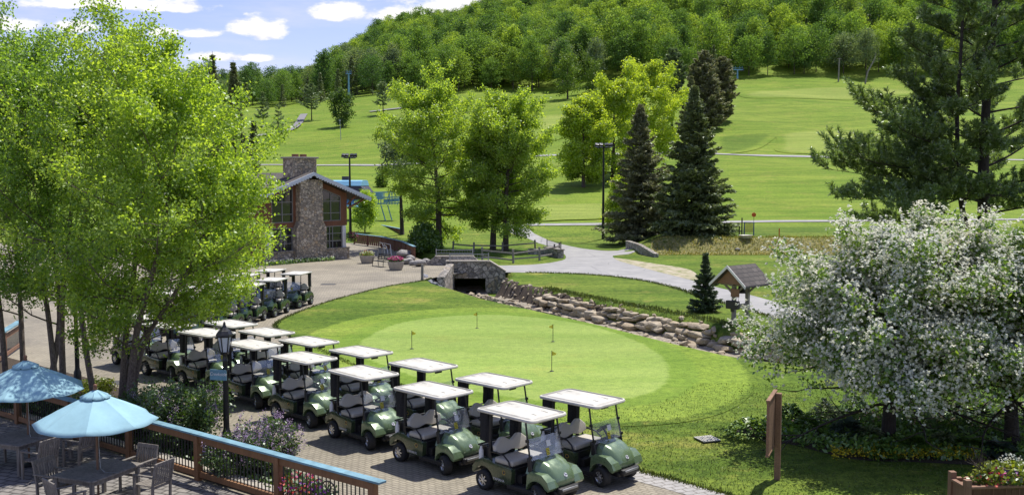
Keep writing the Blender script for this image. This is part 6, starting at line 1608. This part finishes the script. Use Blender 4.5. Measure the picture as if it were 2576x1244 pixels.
# ------------------------------------------------------------------ lamp posts
def lamp_post(label, q, h, sgn=False):
    o = thing('lamp_post', label, 'street lamp', q, .3); k = h / 3.35
    b = MB(); b.lathe([(.02, 0), (.17, 0), (.17, .10), (.13, .14), (.12, .50), (.085, .58), (.075, .66), (.062, 2.35), (.075, 2.38), (.062, 2.42), (.05, 2.50), (.06, 2.53)], 16); b.v = [(x, y, z * k) for x, y, z in b.v]; b.build('post', M['black'], o, 0, 40)
    z = 2.52 * k; ln = MB(); ln.lathe([(.02, z), (.10, z + .02), (.12, z + .07), (.10, z + .09)], 8)
    n = 6
    for i in range(n):
        a = 6.283 * i / n; ln.beam((.115 * math.cos(a), .115 * math.sin(a), z + .08), (.185 * math.cos(a), .185 * math.sin(a), z + .48), .022, .022, (0, 0, 1))
    ln.lathe([(.19, z + .47), (.215, z + .50), (.21, z + .54), (.15, z + .63), (.13, z + .64), (.06, z + .71), (.045, z + .76), (.03, z + .78), (.035, z + .81), (.01, z + .86)], 6); lt = ln.build('lantern', M['black'], o)
    g = MB(); g.lathe([(.095, z + .09), (.165, z + .47)], 6); g.build('glass', M['frost'], lt)
q = G(571, 1135); lamp_post('black lantern lamp post rising in front of the golf carts', q, AT(563, 812, q.y).z)
q = G(196, 972); lamp_post('black lamp post standing among the birch stems at the left', q, 3.35)
# blue sign on the near lamp
q = G(571, 1135); sp = AT(549, 942, q.y - .05)
sn = thing('hanging_sign', 'pale blue sign reading Creekside beside the near lamp post', 'sign', sp, R(-14))
MB().box((0, 0, 0), (.46, .03, .27)).build('board', M['bluepaint'], sn, .006)
me = text_mesh('Creekside', .115, .22); me.transform(Matrix.Translation((0, -.018, .02)) @ Matrix.Rotation(R(90), 4, 'X')); link('lettering', me, sn, [M['whitepaint']])
b = MB(); b.tube([(.05, .0, .14), (.26, 0, .20)], .010, 5); b.tube([(.20, 0, .13), (.26, 0, .13)], .010, 5); b.build('arm', M['black'], sn)

# ------------------------------------------------------------------ parasols, tables, chairs
def table(label, c, rz, lx, ly):
    o = thing('patio_table', label, 'table', c, rz, 'teak tables on the terrace')
    b = MB(); n = int(ly / .085)
    for i in range(n): b.box((0, -ly / 2 + .06 + (ly - .12) * (i + .5) / n, .735), (lx - .16, (ly - .12) / n - .010, .028))
    for sx in (-1, 1): b.box((sx * (lx / 2 - .045), 0, .735), (.09, ly, .034))
    for sy in (-1, 1): b.box((0, sy * (ly / 2 - .035), .734), (lx - .18, .07, .034))
    b.build('tabletop', M['teak'], o, .004)
    b = MB()
    for sx in (-1, 1): b.box((sx * (lx / 2 - .10), 0, .66), (.03, ly - .24, .10))
    for sy in (-1, 1): b.box((0, sy * (ly / 2 - .10), .66), (lx - .24, .03, .10))
    b.build('apron', M['teak'], o)
    for sx in (-1, 1):
        for sy in (-1, 1): MB().box((sx * (lx / 2 - .09), sy * (ly / 2 - .09), .355), (.075, .075, .71)).build('leg', M['teak'], o, .006)
    return o
def chair_proto():
    o = thing('armchair', 'chair', 'chair')
    b = MB()
    for i in range(6): b.box((-.03, -.21 + i * .084, .43), (.46, .068, .022)) if False else b.box((-.20 + i * .085, 0, .43), (.07, .50, .022))
    b.box((.23, 0, .40), (.03, .52, .06)); b.box((-.24, 0, .40), (.03, .52, .06)); b.build('seat', M['teak'], o, .004)
    b = MB()
    for i in range(7): b.box((-.315, -.195 + i * .065, .68), (.018, .040, .40), 0, R(-10))
    b.box((-.355, 0, .905), (.030, .56, .085), 0, R(-10)); b.box((-.275, 0, .485), (.030, .50, .05), 0, R(-10)); b.build('backrest', M['teak'], o, .004)
    for sy in (-1, 1):
        MB().beam((-.24, sy * .265, 0), (-.26, sy * .265, .45), .05, .045).beam((-.26, sy * .265, .45), (-.36, sy * .265, .94), .045, .045).build('rear_leg', M['teak'], o, .004)
        MB().box((.24, sy * .265, .32), (.05, .05, .64)).build('front_leg', M['teak'], o, .004)
        MB().box((-.03, sy * .275, .655), (.60, .065, .03)).build('armrest', M['teak'], o, .006)
    return o
tc_ = [G(140, 1186, .75), G(229, 1222, .75), G(351, 1176, .75), G(260, 1146, .75)]
ctr = sum(tc_, Vector()) / 4; e2 = ((tc_[2] - tc_[1]) + (tc_[3] - tc_[0])); e2.z = 0; a2 = math.atan2(e2.y, e2.x); e2.normalize(); e1 = Vector((e2.y, -e2.x, 0))
t1c = Vector((ctr.x, ctr.y, .02)); table('teak table under the bright sunlit parasol', t1c, a2, 1.45, 1.15)
pc = G(71, 1094, .75); t2c = Vector((pc.x, pc.y, .02)); table('teak table under the shaded parasol at the left edge', t2c, a2 + .04, 1.75, 1.25)
CH = chair_proto(); first_ch = [True]
def chair(pos, face, label):
    o = CH if first_ch[0] else copy_tree(CH); first_ch[0] = False
    o.location = (pos.x, pos.y, .02); o.rotation_euler = (0, 0, math.atan2(face.y, face.x)); tag(o, label, 'chair', 'weathered teak armchairs on the terrace')
chair(t1c + e2 * 1.08 + e1 * .05, -e2, 'teak armchair right of the near table, beside the railing')
chair(t1c + e1 * 1.00 + e2 * .52, -e1, 'teak armchair at the frame bottom with its slatted back towards the viewer')
chair(t1c - e2 * 1.12 + e1 * .32, (e2 * .92 + e1 * .35), 'teak armchair left of the near table, turned away from it')
chair(t1c - e1 * .88 - e2 * .30, e1, 'teak armchair pushed in behind the near table')
chair(t2c + e1 * 1.12 + e2 * .50, -e1, 'teak armchair in front of the left table, back towards the near table')
chair(t2c + e1 * 1.05 - e2 * .62, -e1, 'teak armchair at the left frame edge below the left table')
chair(t2c - e1 * 1.0 - e2 * .30, e1, 'teak armchair in deep shade behind the left table')
chair(t2c + e2 * 1.25 - e1 * .05, -e2, 'teak armchair at the right end of the left table, under the bright parasol')
def parasol(label, c, rim_z, r, apex, m_, rot=0.0):
    o = thing('parasol', label, 'parasol', (c.x, c.y, .02), rot, 'aqua parasols on the terrace')
    n = 8; rows_ = 10; vs, fs = [], []
    for j in range(rows_ + 1):
        f = j / rows_; z = apex - (apex - rim_z) * (f * .86 + .14 * f * f)
        for i in range(n * 6):
            a = 6.283 * i / (n * 6); m6 = (i % 6) / 6
            pol = math.cos(math.pi / n) / math.cos((a % (2 * math.pi / n)) - math.pi / n)
            sag = -.055 * math.sin(math.pi * m6) * f; rr = r * f * pol
            vs.append((rr * math.cos(a), rr * math.sin(a), z + sag + .012 * math.sin(f * 26 + i) * f * (1 - f)))
    m2 = n * 6
    for j in range(rows_):
        for i in range(m2): fs.append((j * m2 + i, (j + 1) * m2 + i, (j + 1) * m2 + (i + 1) % m2, j * m2 + (i + 1) % m2))
    b = MB(); b.add(vs, fs); me = b.mesh('canopy', 0, 12); cn = link('canopy', me, o, [m_])
    so_ = cn.modifiers.new('thick', 'SOLIDIFY'); so_.thickness = .006
    b = MB(); vs, fs = [], []
    for j in range(4):
        f = j / 3; 
        for i in range(m2):
            a = 6.283 * i / m2; pol = math.cos(math.pi / n) / math.cos((a % (2 * math.pi / n)) - math.pi / n); rr = .015 + .30 * f * pol
            vs.append((rr * math.cos(a), rr * math.sin(a), apex + .06 - .155 * f + (-.015 if (i % 6) else .012) * f * (1 + (i % 2) * .5)))
    for j in range(3):
        for i in range(m2): fs.append((j * m2 + i, (j + 1) * m2 + i, (j + 1) * m2 + (i + 1) % m2, j * m2 + (i + 1) % m2))
    b.add(vs, fs); v_ = link('vent', b.mesh('vent', 0, 25), o, [m_]); s2 = v_.modifiers.new('thick', 'SOLIDIFY'); s2.thickness = .006
    b = MB()
    for i in range(n):
        a = 6.283 * i / n; b.tube([(0, 0, apex - .04), (r * .985 * math.cos(a), r * .985 * math.sin(a), rim_z - .02)], .011, 5); b.tube([(0, 0, rim_z - .05), (r * .5 * math.cos(a), r * .5 * math.sin(a), (apex + rim_z) / 2 - .04)], .010, 5)
    b.build('ribs', M['polewood'], o)
    MB().tube([(0, 0, 0), (0, 0, apex)], .024, 10).build('pole', M['polewood'], o)
    b = MB(); b.lathe([(.028, apex + .03), (.042, apex + .07), (.030, apex + .10), (.045, apex + .13), (.03, apex + .17), (.005, apex + .18)], 12); b.build('finial', M['terracotta'], o, 0, 50)
    MB().lathe([(.03, 0), (.24, 0), (.25, .05), (.05, .09), (.03, .16)], 20).build('base', M['black'], o)
    b = MB(); b.tube([(.03, -.02, rim_z), (.05, -.05, 1.2), (.08, -.12, .80), (.2, -.35, .775), (.5, -.45, .77)], .007, 5); b.build('pull_cord', M['chrome'], o)
parasol('bright sunlit aqua parasol over the near teak table', t1c, 1.80, 1.27, 2.42, M['aqua'], R(14))
parasol('aqua parasol dappled with tree shade at the left edge', t2c, 1.86, 1.36, 2.52, M['aqua'], R(5))

# ------------------------------------------------------------------ ramp railing at the left edge
a, e = G(-40, 862, 1.1), G(52, 806, 1.1); a.z = e.z = 0; d = e - a
rr_ = thing('ramp_railing', 'short brown railing with a blue cap at the left edge behind the birches', 'railing', a)
MB().beam((0, 0, 1.1), d + Vector((0, 0, 1.1)), .26, .05).build('top_rail', M['bluepaint'], rr_); MB().beam((0, 0, .85), d + Vector((0, 0, .85)), .07, .16).beam((0, 0, .16), d + Vector((0, 0, .16)), .07, .14).build('rails', M['planterwood'], rr_)
b = MB()
for i in range(40): b.tube([d * (i / 40) + Vector((0, 0, .2)), d * (i / 40) + Vector((0, 0, .82))], .011, 5)
tag(b.build('balusters', M['black'], rr_), kind='stuff'); b = MB()
for k in (0, .5, 1): b.box(d * k + Vector((0, 0, .55)), (.14, .14, 1.08))
b.build('posts', M['planterwood'], rr_)

# ------------------------------------------------------------------ flower box, shrubs, garden plants
p1_, p2_ = G(2396, 1184, .86), G(2434, 1205, .86); p1_.z = p2_.z = 0
sd = (p2_ - p1_).normalized(); fd = Vector((-sd.y, sd.x, 0)); fd = fd if fd.x > 0 else -fd
fbx = thing('flower_box', 'brown panelled wooden flower box in the bottom right corner', 'planter', p2_, math.atan2(fd.y, fd.x))
Wb, Db = 1.9, (p2_ - p1_).length
b = MB(); b.box((Wb / 2, .02, .38), (Wb, .04, .60)); b.box((Wb / 2, Db, .38), (Wb, .04, .60)); b.box((.0, Db / 2, .38), (.04, Db, .60)); b.box((Wb, Db / 2, .38), (.04, Db, .60)); b.box((Wb / 2, Db / 2, .40), (Wb, Db, .5))
for i in range(13): b.box((.14 + i * .14, -.006, .40), (.012, .012, .5))
b.build('box', M['planterwood'], fbx)
b = MB(); b.box((Wb / 2, -.02, .70), (Wb + .05, .10, .05)); b.box((Wb / 2, Db + .02, .70), (Wb + .05, .10, .05)); b.box((-.02, Db / 2, .70), (.10, Db - .05, .05)); b.build('rim', M['planterwood'], fbx, .006)
for (x, y) in ((0, 0), (0, Db), (Wb, 0), (Wb, Db)): MB().box((x, y, .43), (.13, .13, .86)).build('corner_post', M['planterwood'], fbx, .012)
rg = np.random.default_rng(8)
blossoms('leaf_cluster', 700, (Wb / 2 + .1, Db / 2, .86), (.85, .42, .28), M['limeplant'], fbx, .11, .9, rg); blossoms('leaf_cluster', 300, (Wb / 2, Db / 2, .80), (.85, .42, .22), M['lilacleaf'], fbx, .10, .9, rg)
for m_, n, c in (('redflower', 60, (.55, .1, .82)), ('pinkflower', 40, (.8, .1, .9)), ('purpleflower', 50, (.95, .1, .85)), ('blossom', 90, (1.2, .4, 1.05)), ('yellowflower', 40, (1.4, .2, .9))): blossoms('flowers', n, c, (.30, .25, .20), M[m_], fbx, .065, .9, rg)
C = np.array([(.5, .35, .9)] * 46) + rg.normal(0, .05, (46, 3)); dr = nrm(rg.normal(0, .6, (46, 3)) + np.array([0, 0, 1.0])); V, F = leaves('g', C + dr * .18, .45, .02, None, rg, dirs=dr); link('ornamental_grass', arr_mesh('ornamental_grass', V, F), fbx, [M['bark']])

def shrub(name, label, c, r, h, seed, mleaf, nl, L, mfl=None, nf=0, fl=.05, group=None, panicle=0):
    rg = np.random.default_rng(seed); W = Wood(); A, B = [], []
    for i in range(26):
        a = rg.uniform(0, 6.28); rr = r * math.sqrt(rg.random()) * .9; top = np.array([rr * math.cos(a), rr * math.sin(a), h * (1 - .45 * (rr / r) ** 2) * rg.uniform(.75, 1.08)])
        br = limb((rr * .2 * math.cos(a), rr * .2 * math.sin(a), 0), top, np.linalg.norm(top), 5, .2, .08, rg); W.tube(br, .02, .005, 4)
        for k in range(14):
            q, d = at_len(br, min(.999, .25 + .75 * rg.random())); dd = nrm(d + rg.normal(0, .7, 3)); A.append(q); B.append(q + dd * .28 * r)
    A, B = np.array(A), np.array(B); C = on_twigs(A, B, max(1, nl // len(A)), .06 * r, rg); C[:, 2] = np.maximum(C[:, 2], .05)
    o = thing(name, label, 'shrub', c, 0, group)
    link('stems', W.mesh('stems'), o, [M['bark']]); V, F = leaves('f', C, L, L * .62, None, rg, up=.6); link('foliage', arr_mesh('foliage', V, F), o, [mleaf])
    if mfl:
        T_ = B[B[:, 2] > h * .35]; T_ = T_[rg.choice(len(T_), min(nf, len(T_)), False)]
        H_ = (T_[:, None] + rg.normal(0, 1, (len(T_), 26, 3)) * np.array([.035, .035, .075]) + np.array([0, 0, .06])).reshape(-1, 3)
        V, F = leaves('b', H_, fl, fl, None, rg, up=.3); link('blossom', arr_mesh('blossom', V, F), o, [mfl])
    return o
q = G(455, 1128); shrub('lilac', 'dark leaved lilac bush left of the lamp post behind the railing', q, 1.35, 1.75, 301, M['lilacleaf'], 9000, .085, M['lilac'], 60, .032, 'lilacs along the railing')
q = G(385, 1085); shrub('lilac', 'smaller dark lilac bush nearest the bright parasol', q, .9, 1.35, 305, M['lilacleaf'], 5000, .085, M['lilac'], 30, .032, 'lilacs along the railing')
q = G(668, 1192); shrub('lilac', 'purple blooming lilac right of the lamp post', q, .82, 1.25, 302, M['lilacleaf'], 4500, .075, M['lilac'], 150, .034, 'lilacs along the railing')
q = G(590, 1195); shrub('lilac', 'low lilac with pale flowers seen through the balusters below the lamp', q, .85, .95, 303, M['lilacleaf'], 4500, .075, M['lilac'], 60, .032, 'lilacs along the railing')
for i, (px, py, r_, h_) in enumerate([(30, 1035, .7, .6), (110, 1045, .7, .65), (190, 1060, .7, .7), (235, 1000, .6, .6), (300, 1080, .7, .6)]):
    shrub('bed_plant', ['leafy low plant in the bed at the left frame edge', 'leafy low plant behind the railing under the shaded parasol', 'leafy low plant behind the railing between the parasols', 'bright green low shrub at the foot of the leaning birch stem', 'leafy low plant behind the bright parasol'][i], G(px, py), r_, h_, 320 + i, M['lilacleaf'] if i != 3 else M['limeplant'], 1600, .09, M['pinkflower'] if i in (1, 2) else None, 8, .03, 'low plants in the railing bed')
# shade garden under the hawthorns
def rosette(label, c, r, h, n, m_, seed, L=.26, Wd=.14, cat='plant', name='hosta'):
    rg = np.random.default_rng(seed); a = rg.uniform(0, 6.28, n); f = np.sqrt(rg.uniform(.02, 1, n)); el = .95 - .85 * f
    d = np.stack([np.cos(a) * np.cos(el), np.sin(a) * np.cos(el), np.sin(el)], 1)
    C = np.stack([np.cos(a) * r * f * .8, np.sin(a) * r * f * .8, h * (1 - f ** 2 * .7) * rg.uniform(.8, 1.1, n)], 1)
    b_ = np.cross(d, np.array([0, 0, 1.0])); b_ = nrm(b_); ll = (L * rg.uniform(.7, 1.2, n))[:, None]; ww = (Wd * rg.uniform(.7, 1.2, n))[:, None]; z = np.array([0, 0, 1.0])
    V = np.stack([C - d * ll / 2, C + b_ * ww / 2 + z * .02, C + d * ll / 2 - z * ll * .25, C - b_ * ww / 2 + z * .02], 1).reshape(-1, 3)
    o = link(name, arr_mesh(name, V, np.arange(n * 4).reshape(n, 4)), None, [M[m_]]); o.location = c; return tag(o, label, cat, 'shade plants under the hawthorns')
for i, (px, py, r_, h_, n, m_, L, Wd, nm, lab) in enumerate([
        (1880, 1100, .75, .50, 420, 'haw', .14, .09, 'low_shrub', 'low dark spreading shrub at the left tip of the shade bed'),
        (1985, 1070, .60, .60, 300, 'hosta', .20, .10, 'leafy_plant', 'bright leafy plant just right of the wooden sign'),
        (2035, 1095, .60, .55, 240, 'hosta', .22, .10, 'leafy_plant', 'dark leafy plant behind the edge-on sign post'),
        (2075, 1062, .55, .65, 190, 'variegated', .30, .08, 'variegated_plant', 'striped narrow leaved plant at the back left of the shade bed'),
        (2130, 1105, .60, .55, 120, 'bluehosta', .34, .22, 'hosta', 'large dark hosta left of the hawthorn trunk'),
        (2185, 1112, .55, .45, 200, 'variegated', .26, .07, 'variegated_plant', 'striped narrow leaved plant just left of the hawthorn trunk'),
        (2150, 1060, .60, .75, 420, 'hosta', .14, .06, 'tall_plant', 'tall green stems behind the large dark hosta'),
        (2300, 1085, .75, .80, 620, 'hosta', .13, .05, 'tall_plant', 'dense tall stems just right of the hawthorn trunk'),
        (2390, 1080, .75, .80, 620, 'hosta', .13, .05, 'tall_plant', 'dense tall stems midway between the two hawthorn trunks'),
        (2470, 1085, .70, .70, 500, 'hosta', .13, .05, 'tall_plant', 'dense tall stems left of the right hawthorn trunk'),
        (2300, 1140, .55, .45, 150, 'hosta', .28, .15, 'hosta', 'shiny green hosta below the hawthorn trunk'),
        (2375, 1128, .50, .45, 170, 'variegated', .28, .08, 'variegated_plant', 'pale striped plant at the front middle of the shade bed'),
        (2440, 1140, .55, .40, 150, 'hosta', .26, .14, 'hosta', 'green hosta left of the wooden flower box'),
        (2515, 1150, .50, .42, 110, 'bluehosta', .34, .24, 'hosta', 'blue grey hosta behind the wooden flower box'),
        (2225, 1150, .45, .30, 200, 'hosta', .16, .09, 'leafy_plant', 'small leafy plant among the yellow flowers')]):
    rosette(lab, G(px, py), r_, h_, n, m_, 400 + i, L, Wd, 'plant', nm)
rg = np.random.default_rng(12); n = 9000
pxs, pys = rg.uniform(1860, 2620, n), rg.uniform(1025, 1160, n); C = np.array([G(a, c) for a, c in zip(pxs, pys)])
gbp = np.array([[p[0], p[1]] for p in gb]); 
C = C[inside(gbp, C[:, 0], C[:, 1])]; C[:, 2] = rg.uniform(.03, .30, len(C)); V, F = leaves('g', C, .16, .08, None, rg, up=.7)
tag(link('ground_cover', arr_mesh('ground_cover', V, F), None, [M['hosta']]), kind='stuff')
C = np.array([G(a, c) for a, c in zip(rg.uniform(2090, 2470, 1300), rg.normal(1152, 7, 1300))]); C[:, 2] = rg.uniform(.12, .26, len(C)); V, F = leaves('g', C, .045, .045, None, rg, up=1.5)
tag(link('yellow_flowers', arr_mesh('yellow_flowers', V, F), None, [M['yellowflower']]), kind='stuff')
# bed ground cover behind the railing
n = 5000; s_ = rg.uniform(2.2, 21, n); o_ = rg.uniform(.2, 1.0, n); C = np.array([[*(RA + rd * a + rn * (c * (0.8 + a * .16)))[:2], 0] for a, c in zip(s_, o_)]); C[:, 2] = rg.uniform(.02, .25, n); V, F = leaves('g', C, .12, .075, None, rg, up=.7)
tag(link('bed_ground_cover', arr_mesh('bed_ground_cover', V, F), None, [M['lilacleaf']]), kind='stuff')
# grass blades where the lawn is near, and tufts on the dry bank and creek edge
def blades(name, C, L, W_, m_, lean=.45):
    d = nrm(rg.normal(0, lean, (len(C), 3)) + np.array([0, 0, 1.0])); LL = L * rg.uniform(.6, 1.3, len(C)); V, F = leaves(name, C + d * (LL[:, None] * .45), LL, W_, None, rg, dirs=d)
    return tag(link(name, arr_mesh(name, V, F), None, [m_]), kind='stuff')
n = 4500; q_ = np.stack([rg.uniform(G(1640, 620)[0] / G(1640, 620)[1], .36, n), rg.uniform(88.0, 92.2, n)], 1); X_ = q_[:, 0] * q_[:, 1]; C = np.stack([X_, q_[:, 1], terrain(X_, q_[:, 1])], 1); blades('bank_grass', C, .26, .07, M['drygrass'], .6)
s_ = rg.uniform(s_at(1290), s_at(1900), 2600); pts_ = np.array([along(a, a + .1, o__, 2)[0] for a, o__ in zip(s_, rg.uniform(1.75, 2.7, 2600))]); C = np.column_stack([pts_, terrain(pts_[:, 0], pts_[:, 1])]); blades('creek_edge_grass', C, .22, .045, M['lawnblade'], .5)
s_ = rg.uniform(s_at(1150), s_at(1900), 1800); pts_ = np.array([along(a, a + .1, o__, 2)[0] for a, o__ in zip(s_, rg.uniform(-2.0, -1.15, 1800))]); C = np.column_stack([pts_, terrain(pts_[:, 0], pts_[:, 1])]); blades('creek_edge_grass', C, .16, .04, M['lawnblade'], .5)

# lawn blades close by, and the ragged edge where turf meets paving
n = 36000; yy = rg.uniform(17, 33, n); pxx = rg.uniform(1330, 2620, n); xx = (pxx - CX) / FPX * yy
pe = np.array([[p[0], p[1]] for p in resample(pix(edge), False, 4)]); pz = np.interp(yy, pe[::-1, 1][np.argsort(pe[::-1, 1])], pe[::-1, 0][np.argsort(pe[::-1, 1])])
ok = (xx > pz + .03) & ~inside(grow_out(gout, 1.0), xx, yy) & ~inside(gbp, xx, yy); C = np.column_stack([xx[ok], yy[ok], np.zeros(ok.sum())])
blades('lawn_blades', C, .065, .017, M['lawnblade'], .6)
i_ = rg.integers(0, len(pe) - 1, 7000); f_ = rg.random((7000, 1)); q_ = pe[i_] * (1 - f_) + pe[i_ + 1] * f_ + rg.normal(0, .07, (7000, 2)); blades('lawn_edge_blades', np.column_stack([q_, np.zeros(7000)]), .085, .03, M['lawnblade'], .6)
rr2 = np.array([[p[0], p[1]] for p in road_near]); i_ = rg.integers(0, len(rr2) - 1, 5000); q_ = rr2[i_] * (1 - f_[:5000]) + rr2[i_ + 1] * f_[:5000] + rg.normal(0, .12, (5000, 2)); q_ = q_[creek_sd(q_[:, 0], q_[:, 1]) > 4]; blades('road_edge_blades', np.column_stack([q_, terrain(q_[:, 0], q_[:, 1])]), .13, .05, M['lawnblade'], .6)
